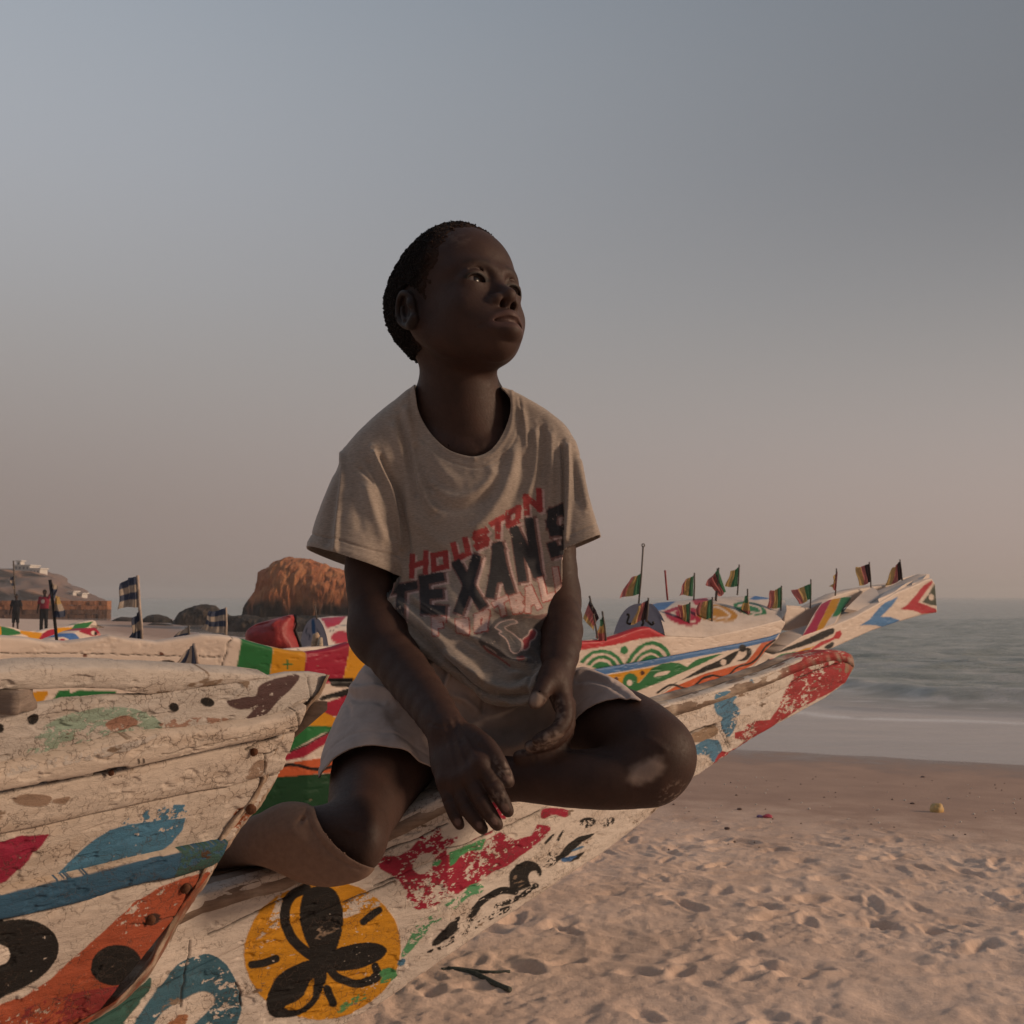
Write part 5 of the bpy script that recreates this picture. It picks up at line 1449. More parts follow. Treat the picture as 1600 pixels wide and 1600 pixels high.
# ================================================================== solid modelling: smooth distance fields turned into one mesh
class Field:
    def __init__(self):
        self.p = []
    def add(self, fn, lo, hi, k=.01, op='u', pad=.03):
        self.p.append((fn, np.array(lo) - k - pad, np.array(hi) + k + pad, k, op))
    def cone(self, a, b, ra, rb, k=.01, op='u'):
        a, b = np.array(a, float), np.array(b, float)
        L = np.linalg.norm(b - a)
        if L < 1e-6:
            b = b + [0, 0, 1e-4]; L = 1e-4
        def fn(q):
            t = np.clip(((q - a) @ (b - a)) / L ** 2, 0, 1)
            return np.linalg.norm(q - a - t[:, None] * (b - a), axis=1) - (ra + (rb - ra) * t)
        r = max(ra, rb)
        self.add(fn, np.minimum(a, b) - r, np.maximum(a, b) + r, k, op)
    def tube(self, pts, rs, k=.01, op='u', n=3):
        pts = catmull(np.array(pts, float), n, False) if len(pts) > 2 else np.array(pts, float)
        rs = np.interp(np.linspace(0, 1, len(pts)), np.linspace(0, 1, len(rs)), rs)
        def fn(q):
            r = np.full(len(q), 1e9)
            kk = .22 * float(np.mean(rs))
            for i in range(len(pts) - 1):
                a, b = pts[i], pts[i + 1]
                e = b - a
                t = np.clip(((q - a) @ e) / (e @ e + 1e-12), 0, 1)
                v = np.linalg.norm(q - a - t[:, None] * e, axis=1) - (rs[i] + (rs[i + 1] - rs[i]) * t)
                h = np.maximum(kk - np.abs(r - v), 0) / kk
                r = np.minimum(r, v) - h * h * kk * .25
            return r + kk * .12
        m = max(rs)
        self.add(fn, pts.min(0) - m, pts.max(0) + m, k, op)
    def ell(self, c, r, R=None, k=.01, op='u'):
        c, r = np.array(c, float), np.array(r, float)
        R = np.eye(3) if R is None else np.array(R)
        def fn(q):
            v = (q - c) @ R
            k0 = np.linalg.norm(v / r, axis=1)
            k1 = np.linalg.norm(v / r ** 2, axis=1)
            return k0 * (k0 - 1) / (k1 + 1e-9)
        m = np.abs(R) @ r
        self.add(fn, c - m, c + m, k, op)
    def __call__(self, q, active=None):
        d = np.full(len(q), 1.0)
        for fn, lo, hi, k, op in self.p:
            m = ((q > lo) & (q < hi)).all(1)
            if not m.any():
                continue
            i = np.nonzero(m)[0]
            v = fn(q[i])
            a = d[i]
            if op == 'u':
                h = np.maximum(k - np.abs(a - v), 0) / k
                d[i] = np.minimum(a, v) - h * h * k * .25
            elif op == 's':
                v = -v
                h = np.maximum(k - np.abs(a - v), 0) / k
                d[i] = np.maximum(a, v) + h * h * k * .25
            elif op == 'd':      # displacement
                d[i] = a + v
        return d
def frame(x=None, z=None):
    z = np.array(z, float); z /= np.linalg.norm(z)
    x = np.array(x, float); x = x - z * (x @ z); x /= np.linalg.norm(x)
    return np.stack([x, np.cross(z, x), z], -1)
def surface(field, lo, hi, h0, fac, newton=1, dil=True):
    """surface nets on the cells that cross the surface, refined fac times"""
    lo, hi = np.array(lo, float), np.array(hi, float)
    n = np.ceil((hi - lo) / h0).astype(int) + 1
    D = np.full(tuple(n), 1.0, np.float32)
    ax = [lo[i] + h0 * np.arange(n[i]) for i in range(3)]
    for fn, l, u, k, op in field.p:
        s = []
        for i in range(3):
            a, b = np.searchsorted(ax[i], l[i]), np.searchsorted(ax[i], u[i])
            s.append((a, b))
        if any(b <= a for a, b in s):
            continue
        g = np.stack(np.meshgrid(*[ax[i][s[i][0]:s[i][1]] for i in range(3)], indexing='ij'), -1)
        v = fn(g.reshape(-1, 3)).reshape(g.shape[:3])
        sl = tuple(slice(a, b) for a, b in s)
        a = D[sl]
        if op == 'u':
            h = np.maximum(k - np.abs(a - v), 0) / k
            D[sl] = np.minimum(a, v) - h * h * k * .25
        elif op == 's':
            v = -v
            h = np.maximum(k - np.abs(a - v), 0) / k
            D[sl] = np.maximum(a, v) + h * h * k * .25
        elif op == 'd':
            D[sl] = a + v
    sg = D < 0
    c = np.zeros(tuple(n - 1), int)
    for dx in (0, 1):
        for dy in (0, 1):
            for dz in (0, 1):
                c += sg[dx:n[0] - 1 + dx, dy:n[1] - 1 + dy, dz:n[2] - 1 + dz]
    act = (c > 0) & (c < 8)
    if dil:
        near = np.abs(D[:-1, :-1, :-1]) < h0 * .9
        a2 = act.copy()
        for ax_ in range(3):
            a2 |= np.roll(act, 1, ax_) | np.roll(act, -1, ax_)
        act = act | (a2 & near)
    cells = np.argwhere(act)
    h = h0 / fac
    sub = np.stack(np.meshgrid(*[np.arange(fac)] * 3, indexing='ij'), -1).reshape(-1, 3)
    fc = (cells[:, None] * fac + sub[None]).reshape(-1, 3)
    N = (n * fac + 2).astype(np.int64)
    key = lambda c: (c[:, 0].astype(np.int64) * N[1] + c[:, 1]) * N[2] + c[:, 2]
    offs = np.array([[a, b, c] for a in (0, 1) for b in (0, 1) for c in (0, 1)])
    ck = key(fc)
    coff = (offs[:, 0] * N[1] + offs[:, 1]) * N[2] + offs[:, 2]
    allk = (ck[:, None] + coff[None]).ravel()
    uk, inv = np.unique(allk, return_inverse=True)
    uz = uk % N[2]; uy = (uk // N[2]) % N[1]; ux = uk // (N[1] * N[2])
    up = lo + h * np.stack([ux, uy, uz], -1)
    val = field(up)
    cv = val[inv].reshape(-1, 8)
    s = cv < 0
    ns = s.sum(1)
    keep = (ns > 0) & (ns < 8)
    ck, cv, s, fc = ck[keep], cv[keep], s[keep], fc[keep]
    o = np.argsort(ck); ck, cv, s, fc = ck[o], cv[o], s[o], fc[o]
    acc = np.zeros((len(ck), 3)); cnt = np.zeros(len(ck))
    edges = [(a, b) for a in range(8) for b in range(a + 1, 8) if np.abs(offs[a] - offs[b]).sum() == 1]
    for a, b in edges:
        m = s[:, a] != s[:, b]
        t = cv[m, a] / (cv[m, a] - cv[m, b])
        acc[m] += offs[a] + (offs[b] - offs[a]) * t[:, None]
        cnt[m] += 1
    V = lo + h * (fc + acc / cnt[:, None])
    quads = []
    for axn in range(3):
        e = np.zeros(3, int); e[axn] = 1
        bidx = int(np.nonzero((offs == e).all(1))[0][0])
        m = s[:, 0] != s[:, bidx]
        u_, w_ = [(1, 2), (2, 0), (0, 1)][axn]
        du = np.zeros(3, int); du[u_] = 1
        dw = np.zeros(3, int); dw[w_] = 1
        stride = np.array([N[1] * N[2], N[2], 1])
        k0 = ck[m]
        ks = [k0, k0 - (du * stride).sum(), k0 - ((du + dw) * stride).sum(), k0 - (dw * stride).sum()]
        ids = []
        ok = np.ones(len(k0), bool)
        for kk in ks:
            j = np.searchsorted(ck, kk)
            j = np.minimum(j, len(ck) - 1)
            ok &= ck[j] == kk
            ids.append(j)
        q = np.stack(ids, -1)[ok]
        fl = s[m, 0][ok]
        q[fl] = q[fl][:, ::-1]
        quads.append(q)
    F = np.vstack(quads)[:, ::-1]
    G = None
    for _ in range(newton):
        e = h * .35
        f0 = field(V)
        G = np.stack([field(V + np.eye(3)[i] * e) - field(V - np.eye(3)[i] * e) for i in range(3)], -1) / (2 * e)
        g2 = (G ** 2).sum(1) + 1e-6
        st_ = G * (f0 / g2)[:, None]
        ln = np.linalg.norm(st_, axis=1, keepdims=True)
        V = V - st_ * np.minimum(1, h * .8 / (ln + 1e-12))
    if G is None:
        G = np.zeros_like(V); G[:, 2] = 1
    Nn = G / (np.linalg.norm(G, axis=1, keepdims=True) + 1e-9)
    return V, F, Nn
def compact(V, F, *arrs):
    u, inv = np.unique(F, return_inverse=True)
    return (V[u], inv.reshape(F.shape)) + tuple(a[u] for a in arrs)
def folds(V, N, lines, mask=None):
    """push cloth along its normal: each line is (points px, half width px, height m[, side])"""
    px, py = PJ(V)
    h = np.zeros(len(V))
    for L_ in lines:
        pts, w, a = L_[:3]
        pts = catmull(pts, 4, False) if len(pts) > 2 else np.asarray(pts, float)
        lo, hi = pts.min(0) - 3 * w, pts.max(0) + 3 * w
        m = (px > lo[0]) & (px < hi[0]) & (py > lo[1]) & (py < hi[1]) & (N[:, 1] < .15)
        i = np.nonzero(m)[0]
        if len(i) == 0:
            continue
        d = seg_dist(px[i], py[i], pts)
        # fade towards both ends of the fold
        e0 = np.hypot(px[i] - pts[0, 0], py[i] - pts[0, 1]); e1 = np.hypot(px[i] - pts[-1, 0], py[i] - pts[-1, 1])
        fd = smooth(0, w * 2.2, e0) * smooth(0, w * 2.2, e1) if len(L_) < 4 else 1
        h[i] += a * np.exp(-(d / w) ** 2) * (fd * .85 + .15)
    return V + N * (h * smooth(.15, -.25, N[:, 1]))[:, None]

# ================================================================== two people far down the beach
def far_person(label, px, foot, d, top, trousers, skin, arm_up=False, step=0.0, badge=None):
    g = P(px, foot, d)
    g[2] = float(sand_h(np.array([g[0]]), np.array([g[1]]))[0][0])
    o = thing('person', label, 'person', g)
    s = (P(px, top_y[label], d)[2] - g[2]) / 1.76
    L = lambda x, y, z: g + np.array([x, y, z]) * s
    legs = [((-.10, 0, .04), (-.09, -.02, .48), (-.075, 0, .90)), ((.11, step, .04), (.09, step * .5, .48), (.075, 0, .90))]
    def cloth(extra, part):
        f = Field()
        if part == 'body':
            for a, b, c in legs:
                f.tube([L(*a), L(*b), L(*c)], [.04 * s, .05 * s, .08 * s], .03)
                f.ell(L(a[0], a[1] - .05, .03), (.04 * s, .10 * s, .03 * s), k=.02)
            f.ell(L(0, 0, 1.0), (.15 * s, .09 * s, .14 * s), k=.05)
            f.ell(L(0, 0, 1.25), (.17 * s, .10 * s, .22 * s), k=.05)
            f.cone(L(0, 0, 1.42), L(0, 0, 1.55), .05 * s, .045 * s, .03)
            f.ell(L(0, -.005, 1.65), (.075 * s, .09 * s, .11 * s), k=.02)
            f.tube([L(-.18, 0, 1.42), L(-.24, .03, 1.15), L(-.25, -.05, .88), L(-.25, -.07, .80)], [.05 * s, .04 * s, .03 * s, .025 * s], .03)
            if arm_up:
                f.tube([L(.18, 0, 1.42), L(.28, -.02, 1.62), L(.34, -.04, 1.86)], [.05 * s, .04 * s, .028 * s], .03)
            else:
                f.tube([L(.18, 0, 1.42), L(.25, -.02, 1.15), L(.28, .06, .90), L(.28, .08, .82)], [.05 * s, .04 * s, .03 * s, .025 * s], .03)
        elif part == 'shirt':
            f.ell(L(0, 0, 1.03), (.18 * s, .115 * s, .16 * s), k=.05)
            f.ell(L(0, 0, 1.26), (.195 * s, .12 * s, .22 * s), k=.05)
            f.cone(L(-.17, 0, 1.42), L(-.235, .02, 1.22), .065 * s, .06 * s, .03)
            f.cone(L(.17, 0, 1.42), L(.25, -.02, 1.56) if arm_up else L(.24, 0, 1.22), .065 * s, .06 * s, .03)
        else:
            for a, b, c in legs:
                f.tube([L(a[0], a[1], extra), L(*b), L(*c)], [.062 * s, .072 * s, .10 * s], .03)
            f.ell(L(0, 0, .95), (.17 * s, .11 * s, .12 * s), k=.05)
        return f
    for part, col, ex in (('body', skin, 0), ('shirt', top, 0), ('trousers', trousers[0], trousers[1])):
        V, F, N = surface(cloth(ex, part), g + np.array([-.6, -.4, -.1]) * s, g + np.array([.6, .4, 2.1]) * s, .05, 3, 1)
        C = np.ones((len(V), 4)); C[:, :3] = col
        if part == 'body':
            C[V[:, 2] > g[2] + 1.68 * s, :3] = (.01, .01, .01)
            C[(V[:, 1] > g[1] + .02) & (V[:, 2] > g[2] + 1.6 * s), :3] = (.01, .01, .01)
        if part == 'shirt' and badge:
            k = np.hypot((V[:, 0] - g[0]) / s + .02, (V[:, 2] - g[2]) / s - 1.27) < .08
            C[k & (V[:, 1] < g[1]), :3] = badge
        mesh_obj(part, V, F, m_figure, o, True, C)
    return o

m_figure = attr_mat('figure_cloth', .85, .15, 12, .2, .01, .2)
top_y = {'man in dark T-shirt and shorts standing on the far beach': 928, 'man in red shirt and black trousers with one arm raised on the far beach': 921}
far_person('man in dark T-shirt and shorts standing on the far beach', 24, 982, 47, (.012, .013, .018), ((.012, .012, .014), .5), (.05, .03, .022))
far_person('man in red shirt and black trousers with one arm raised on the far beach', 68, 985, 46, (.22, .015, .035), ((.010, .010, .012), .06), (.05, .03, .022), True, badge=(.5, .45, .42))
# ================================================================== the child
boy = thing('person', 'child in a grey printed T-shirt and beige shorts sitting cross-legged on the old bow', 'person', P(735, 1240, 1.75))
B = Field()
# ---- head: local axes x = his right, y = forward, z = up, origin between the eyes
HR = np.array([[-0.7505, 0.6368, -0.1765], [-0.6575, -0.6927, 0.2963], [0.0664, 0.3385, 0.9386]])
HO = np.array([-0.0826, 1.70, 1.9424])
HS = 1.29
def hl(p):
    return HO + HR @ (np.array(p, float) * HS)
def hloc(V):
    return ((V - HO) @ HR) / HS
class Head:
    def ell(self, c, r, k=.01, op='u', sym=False, R=None):
        for sg in ((1, -1) if sym else (1,)):
            RR = np.eye(3) if R is None else np.array(R)
            if sg < 0:
                M = np.diag([-1, 1, 1]); RR = M @ RR @ M
            B.ell(hl((c[0] * sg, c[1], c[2])), np.array(r) * HS, HR @ RR, k * HS, op)
    def tube(self, pts, rs, k=.006, op='u', sym=False, n=5):
        for sg in ((1, -1) if sym else (1,)):
            B.tube([hl((p[0] * sg, p[1], p[2])) for p in pts], [r * HS for r in rs], k * HS, op, n)
H = Head()
# neck and trunk first
B.tube([P(737, 720, 1.79), P(722, 640, 1.765), P(716, 575, 1.755), P(712, 540, 1.75)], [.066, .0575, .0565, .052], .03)
B.tube([P(622, 715, 1.79), P(680, 668, 1.79), P(735, 650, 1.79), P(795, 668, 1.79), P(842, 715, 1.80)], [.036, .038, .045, .038, .034], .03)
B.ell(P(742, 790, 1.80), (.125, .078, .15), k=.04)
B.ell(P(742, 1000, 1.82), (.105, .085, .16), k=.05)
B.ell(P(742, 1120, 1.84), (.13, .095, .085), k=.04)
B.tube([P(716, 600, 1.775), P(680, 632, 1.79), P(650, 662, 1.80)], [.046, .038, .030], .03)
B.tube([P(716, 605, 1.775), P(758, 640, 1.79), P(790, 668, 1.80)], [.044, .034, .028], .03)
# collar bones and throat
B.tube([P(742, 706, 1.722), P(790, 690, 1.735), P(835, 676, 1.765)], [.008, .009, .009], .02)
B.tube([P(722, 706, 1.722), P(680, 690, 1.735), P(640, 672, 1.765)], [.008, .009, .009], .02)
# skull
H.ell((0, -.008, .036), (.068, .079, .0665), .02)
H.ell((0, -.042, .022), (.054, .046, .050), .03)
H.ell((0, .022, .043), (.056, .053, .055), .03)
H.ell((0, .018, -.018), (.053, .053, .049), .03)
H.ell((0, .028, -.044), (.040, .043, .031), .02)
H.ell((.031, .040, -.028), (.024, .025, .026), .02, sym=True)
H.tube([(.049, -.010, -.024), (.044, .004, -.044), (.025, .033, -.060), (.008, .050, -.0685)], [.016, .0145, .0140, .0130], .025, sym=True)
H.ell((0, .0555, -.0755), (.014, .0115, .0100), .018)
H.ell((0, .060, -.052), (.027, .0185, .021), .022)
H.tube([(.040, .050, .020), (.026, .0665, .0175), (.010, .0715, .012)], [.010, .0085, .007], .016, sym=True)
# eye sockets
H.ell((.0285, .078, .0030), (.0165, .0095, .0095), .012, 's', sym=True)
# nose
H.tube([(0, .066, .010), (0, .074, -.006), (0, .083, -.020), (0, .087, -.0265)], [.0055, .0060, .0078, .0092], .010)
H.ell((.0125, .0775, -.0300), (.0078, .0092, .0072), .007, sym=True)
H.ell((0, .0745, -.033), (.0115, .010, .006), .006)
H.ell((.0074, .0855, -.0385), (.0044, .0060, .0062), .0025, 's', sym=True)
H.ell((.0078, .079, -.0345), (.0036, .0055, .0050), .0025, 's', sym=True)
# lids around the eyeballs, then the opening
EC = (.0283, .0572, .0005)
H.ell(EC, (.0133, .0133, .0126), .012, sym=True)
H.tube([(.0145, .0655, -.0015), (.0200, .0700, .0052), (.0285, .0718, .0070), (.0370, .0685, .0052), (.0425, .0615, -.0005)], [.0010, .0014, .0016, .0014, .0010], .010, sym=True)
H.tube([(.0155, .0660, -.0030), (.0220, .0712, -.0008), (.0285, .0724, -.0004), (.0350, .0700, -.0008), (.0410, .0630, -.0020)], [.0014, .0034, .0042, .0034, .0014], .0012, 's', sym=True, n=4)
H.tube([(.0165, .0680, .0078), (.0215, .0728, .0112), (.029, .0742, .0122), (.0375, .0702, .0098)], [.0005, .0008, .0009, .0007], .003, 's', sym=True)
# lips
H.tube([(.0285, .0575, -.0585), (.0185, .0720, -.0540), (.0065, .0805, -.0505), (0, .0812, -.0515)], [.0028, .0052, .0066, .0060], .006, sym=True)
H.tube([(.0275, .0565, -.0615), (.0180, .0700, -.0650), (.0070, .0775, -.0685), (0, .0790, -.0690)], [.0028, .0064, .0084, .0089], .006, sym=True)
H.tube([(.0285, .0610, -.0600), (.0180, .0765, -.0592), (.0080, .0855, -.0588), (0, .0870, -.0595)], [.0008, .0026, .0037, .0037], .0015, 's', sym=True)
H.tube([(0, .0740, -.0385), (0, .0815, -.0455)], [.0016, .0022], .004, 's')
H.tube([(.027, .0640, -.054), (.0285, .0620, -.060)], [.001, .0016], .006, 's', sym=True)
# ears
ER = frame((1, 0, 0), (0.0, -.22, 1))
EA = Matrix.Rotation(math.radians(-24), 3, 'Z')
ER = np.array(EA) @ ER
def ear(p):                      # ear-local (out, back-forward, up) to head-local
    return tuple(np.array([.0638, -.008, -.006]) + ER @ (np.array(p) * np.array([1, 1.08, .84])))
H.ell(ear((.005, 0, 0)), (.0055, .0175, .0232), .008, sym=True, R=ER)
H.tube([ear(q) for q in ((.004, .013, .004), (.009, .014, .014), (.012, .006, .0245), (.013, -.006, .026), (.014, -.0155, .017), (.014, -.018, .004), (.012, -.0155, -.009), (.009, -.009, -.020), (.007, -.001, -.026), (.005, .007, -.024))],
       [.0030, .0032, .0036, .0038, .0038, .0036, .0034, .0044, .0062, .0050], .003, sym=True)
H.ell(ear((.0125, -.002, .006)), (.0065, .0105, .0132), .004, 's', sym=True, R=ER)
H.ell(ear((.0095, .004, -.006)), (.0065, .0070, .0080), .003, 's', sym=True, R=ER)
H.ell(ear((.0085, .013, -.004)), (.0035, .0036, .0062), .004, sym=True, R=ER)
H.tube([ear(q) for q in ((.011, -.009, -.008), (.0115, -.0105, .004), (.011, -.007, .014))], [.0022, .0026, .0022], .004, sym=True)
# ---- right arm (left in the picture)
B.tube([P(606, 735, 1.79), P(577, 860, 1.76), P(581, 940, 1.735), P(591, 990, 1.71)], [.036, .0375, .036, .041], .03)
B.tube([P(591, 990, 1.71), P(632, 1048, 1.645), P(668, 1096, 1.575), P(696, 1138, 1.515)], [.041, .0365, .031, .0262], .03)
def fing(F_, pts, rs, k=.004):
    F_.tube([P(*q) for q in pts], rs, k, n=3)
handR = frame(P(752, 1185, 1.46) - P(695, 1222, 1.46), P(696, 1138, 1.515) - P(722, 1210, 1.46))
B.ell(P(715, 1180, 1.482), (.0395, .0175, .050), handR, k=.022)
B.ell(P(737, 1188, 1.468), (.018, .0150, .034), handR, k=.016)
B.ell(P(707, 1205, 1.470), (.017, .0140, .028), handR, k=.016)
fing(B, [(735, 1150, 1.485), (757, 1163, 1.462), (772, 1180, 1.450), (785, 1203, 1.440), (795, 1222, 1.436)], [.0145, .0125, .0112, .0102, .0078], .012)
fing(B, [(733, 1172, 1.465), (750, 1194, 1.448), (768, 1222, 1.432), (784, 1249, 1.425), (794, 1268, 1.424)], [.0125, .0118, .0104, .0094, .0076], .006)
fing(B, [(722, 1185, 1.468), (735, 1212, 1.448), (748, 1244, 1.430), (765, 1271, 1.424), (777, 1289, 1.424)], [.0125, .0120, .0104, .0094, .0077], .005)
fing(B, [(706, 1195, 1.474), (716, 1222, 1.456), (726, 1256, 1.438), (741, 1279, 1.430), (754, 1295, 1.430)], [.0122, .0115, .0100, .0090, .0074], .005)
fing(B, [(692, 1198, 1.482), (696, 1222, 1.466), (701, 1248, 1.450), (710, 1273, 1.440), (718, 1289, 1.438)], [.0115, .0100, .0088, .0080, .0066], .005)
for q in ((750, 1192, 1.440), (734, 1210, 1.441), (715, 1220, 1.449), (696, 1221, 1.460)):
    B.ell(P(*q), (.0095, .0095, .0095), k=.012)
for a, b in (((728, 1160, 1.468), (748, 1188, 1.444)), ((716, 1165, 1.468), (732, 1205, 1.444)), ((705, 1170, 1.474), (713, 1215, 1.452))):
    B.tube([P(*a), P(*b)], [.003, .0045], .008)
# ---- left arm
B.tube([P(850, 735, 1.80), P(864, 860, 1.80), P(867, 935, 1.785)], [.034, .037, .0385], .03)
B.tube([P(867, 935, 1.785), P(877, 985, 1.72), P(873, 1038, 1.648)], [.0385, .0335, .0262], .02)
handL = frame((0, 1, .1), P(874, 1035, 1.655) - P(880, 1112, 1.60))
B.ell(P(876, 1078, 1.625), (.027, .0175, .042), handL, k=.02)
B.ell(P(862, 1060, 1.612), (.018, .017, .020), handL, k=.02)
fing(B, [(861, 1050, 1.620), (852, 1070, 1.595), (843, 1087, 1.582), (836, 1098, 1.576)], [.0150, .0130, .0125, .0098], .010)
fing(B, [(880, 1095, 1.600), (882, 1122, 1.585), (870, 1142, 1.572), (853, 1152, 1.566), (840, 1157, 1.566)], [.0130, .0125, .0115, .0105, .0084], .004)
fing(B, [(885, 1100, 1.612), (884, 1135, 1.600), (869, 1154, 1.590), (847, 1163, 1.582), (828, 1166, 1.580)], [.0130, .0125, .0112, .0102, .0082], .004)
fing(B, [(887, 1100, 1.628), (884, 1145, 1.618), (864, 1168, 1.604), (838, 1177, 1.594), (810, 1181, 1.590)], [.0125, .0118, .0106, .0096, .0078], .004)
fing(B, [(886, 1100, 1.642), (880, 1145, 1.636), (862, 1168, 1.624), (846, 1176, 1.616)], [.0115, .0105, .0095, .0080], .010)
# ---- right leg (left in the picture): thigh towards the camera, lower leg folded back to the left
B.tube([P(640, 1120, 1.82), P(600, 1190, 1.72), P(578, 1238, 1.63), P(563, 1282, 1.535), P(553, 1308, 1.495)], [.088, .075, .0575, .0425, .0350], .03)
B.ell(P(560, 1316, 1.478), (.024, .024, .030), k=.02)
B.tube([P(550, 1318, 1.490), P(490, 1312, 1.50), P(430, 1306, 1.52), P(372, 1318, 1.56)], [.037, .042, .035, .024], .03)
B.tube([P(372, 1318, 1.56), P(340, 1330, 1.57), P(312, 1345, 1.54)], [.024, .022, .016], .02)
# ---- left leg: knee out to the right, shin folded back across the bow
B.tube([P(850, 1130, 1.83), P(930, 1134, 1.74), P(985, 1150, 1.67), P(1024, 1178, 1.62)], [.083, .068, .061, .056], .03)
B.ell(P(1023, 1186, 1.610), (.056, .050, .060), k=.02)
B.tube([P(1012, 1208, 1.612), P(950, 1216, 1.600), (P(880, 1217, 1.605)), P(810, 1217, 1.615), P(780, 1218, 1.62)], [.0480, .0430, .0385, .030, .027], .016)
B.tube([P(780, 1218, 1.62), P(748, 1222, 1.64), P(715, 1226, 1.67), P(695, 1228, 1.69)], [.027, .023, .018, .014], .02)
ZC = float(P(740, 745, 1.75)[2])
Va, Fa, Na = surface(B, (-.34, 1.36, ZC), (.22, 1.99, 2.14), .0060, 4, 1)
Vb, Fb, Nb = surface(B, (-.50, 1.36, .95), (.36, 1.99, ZC + .006), .0066, 3, 1)
V = np.vstack([Va, Vb]); F = np.vstack([Fa, Fb + len(Va)]); N = np.vstack([Na, Nb])
crs = []
def crease(a, b, w=1.6, h=-.0012):       # a short skin fold across a joint
    crs.append(([a, ((a[0] + b[0]) / 2 + .4, (a[1] + b[1]) / 2 + .6), b], w, h, 1))
for c_, dx_, dy_ in (((768, 1222), 9, -5), ((784, 1249), 8, -4), ((748, 1244), 10, -4), ((765, 1271), 8, -4), ((726, 1256), 9, -4), ((741, 1279), 8, -4), ((702, 1248), 7, -3), ((710, 1271), 7, -3), ((784, 1202), 9, -5)):
    crease((c_[0] - dx_, c_[1] - dy_), (c_[0] + dx_, c_[1] + dy_))
    crease((c_[0] - dx_ * .8, c_[1] - dy_ - 4), (c_[0] + dx_ * .8, c_[1] + dy_ - 4), 1.3, -.0007)
crease((840, 1082), (856, 1092), 1.5, -.0012); crease((838, 1078), (854, 1087), 1.3, -.0008)
crs += [([(700, 1120), (716, 1160), (726, 1196)], 3, .0012), ([(712, 1118), (730, 1158), (744, 1186)], 3, .0012), ([(690, 1130), (704, 1170), (712, 1206)], 3, .0010),
        ([(1000, 1150), (1025, 1160), (1048, 1180)], 6, .0015), ([(990, 1225), (1015, 1235), (1045, 1230)], 6, .0012), ([(535, 1290), (550, 1300), (568, 1298)], 5, .0015),
        ([(880, 1172), (920, 1176), (962, 1182)], 2.5, -.0020), ([(668, 1128), (690, 1136), (712, 1130)], 1.6, -.0010)]
V = folds(V, N, crs)
SK = np.array([.043, .0205, .0145])
hv = hloc(V)
px, py = PJ(V)
C = np.ones((len(V), 4))
n1 = fbm(V * 22, 3, 4)[:, None]
C[:, :3] = SK * (1 + .22 * n1)
inh = (np.abs(hv) < .13).all(1)
lipm = inh & (np.abs(hv[:, 0]) < .026) & (hv[:, 1] > .058) & (hv[:, 2] < -.045) & (hv[:, 2] > -.08)
lq_ = np.hypot(hv[:, 0] / .0275, (hv[:, 2] + .0592 + 3.2 * hv[:, 0] ** 2) / .0128)
lw = smooth(1.05, .85, lq_) * inh * (hv[:, 1] > .055)
C[:, :3] = C[:, :3] * (1 - .6 * lw[:, None]) + np.array([.095, .048, .042]) * .6 * lw[:, None]
br = inh * np.exp(-((hv[:, 2] - .021 + .10 * np.maximum(np.abs(hv[:, 0]) - .030, 0)) / .0032) ** 2) * smooth(.010, .016, np.abs(hv[:, 0])) * smooth(.047, .040, np.abs(hv[:, 0])) * (hv[:, 1] > .03)
C[:, :3] *= (1 - .38 * br)[:, None]
def blob(cx, cy, rx, ry, rot=0, soft=.4):
    c_, s_ = math.cos(math.radians(rot)), math.sin(math.radians(rot))
    u = ((px - cx) * c_ + (py - cy) * s_) / rx
    v = (-(px - cx) * s_ + (py - cy) * c_) / ry
    return smooth(1 + soft, 1 - soft, np.hypot(u, v) + .35 * fbm(V * 60, 3, 8))
dust = np.zeros(len(V))
front = V[:, 1] < 1.75
dust += 1.1 * blob(1010, 1205, 30, 17, -28) * (V[:, 1] < 1.62)                  # pale scar on the knee
dust += .5 * blob(1050, 1240, 24, 14, -40) * smooth(.1, .4, fbm(V * 260, 3, 3))
dust += .85 * blob(838, 1094, 10, 12, 20) * (V[:, 1] < 1.60)
dust += .75 * blob(846, 1160, 34, 10, -25) * smooth(-.35, .2, fbm(V * 190, 3, 5)) * (V[:, 1] < 1.62)
dust += .55 * blob(866, 1110, 16, 24, -10) * smooth(-.2, .3, fbm(V * 230, 3, 6)) * (V[:, 1] < 1.62)
dust += .55 * blob(788, 1205, 12, 24, -28) * smooth(-.1, .35, fbm(V * 260, 3, 7)) * (V[:, 1] < 1.46)
dust += .35 * blob(778, 1245, 10, 14, -30) * smooth(0, .35, fbm(V * 280, 3, 9)) * (V[:, 1] < 1.46)
dust += .12 * blob(708, 374, 26, 12, 0) * smooth(-.2, .4, fbm(V * 200, 4, 10))
nails = [(790, 1262, 60, 6.5), (773, 1283, 60, 6.5), (749, 1289, 60, 6), (715, 1284, 65, 5.2), (792, 1216, 65, 6)]
for a_, b_, r_, w_ in nails:
    k_ = blob(a_, b_, w_, 5.2, r_, .15) * (V[:, 1] < 1.47) * (N[:, 1] < -.2)
    C[:, :3] = C[:, :3] * (1 - k_[:, None]) + np.array([.135, .080, .066]) * k_[:, None]
dust = np.clip(dust, 0, 1)[:, None]
C[:, :3] = C[:, :3] * (1 - dust) + np.array([.28, .205, .165]) * dust
lash = np.abs(np.hypot((np.abs(hv[:, 0]) - .0285) / .0140, (hv[:, 2] + .0006) / .0050) - 1.0)
lash = smooth(.30, .10, lash) * inh * (hv[:, 1] > .055) * (hv[:, 2] > -.003)
C[:, :3] *= (1 - .8 * lash)[:, None]
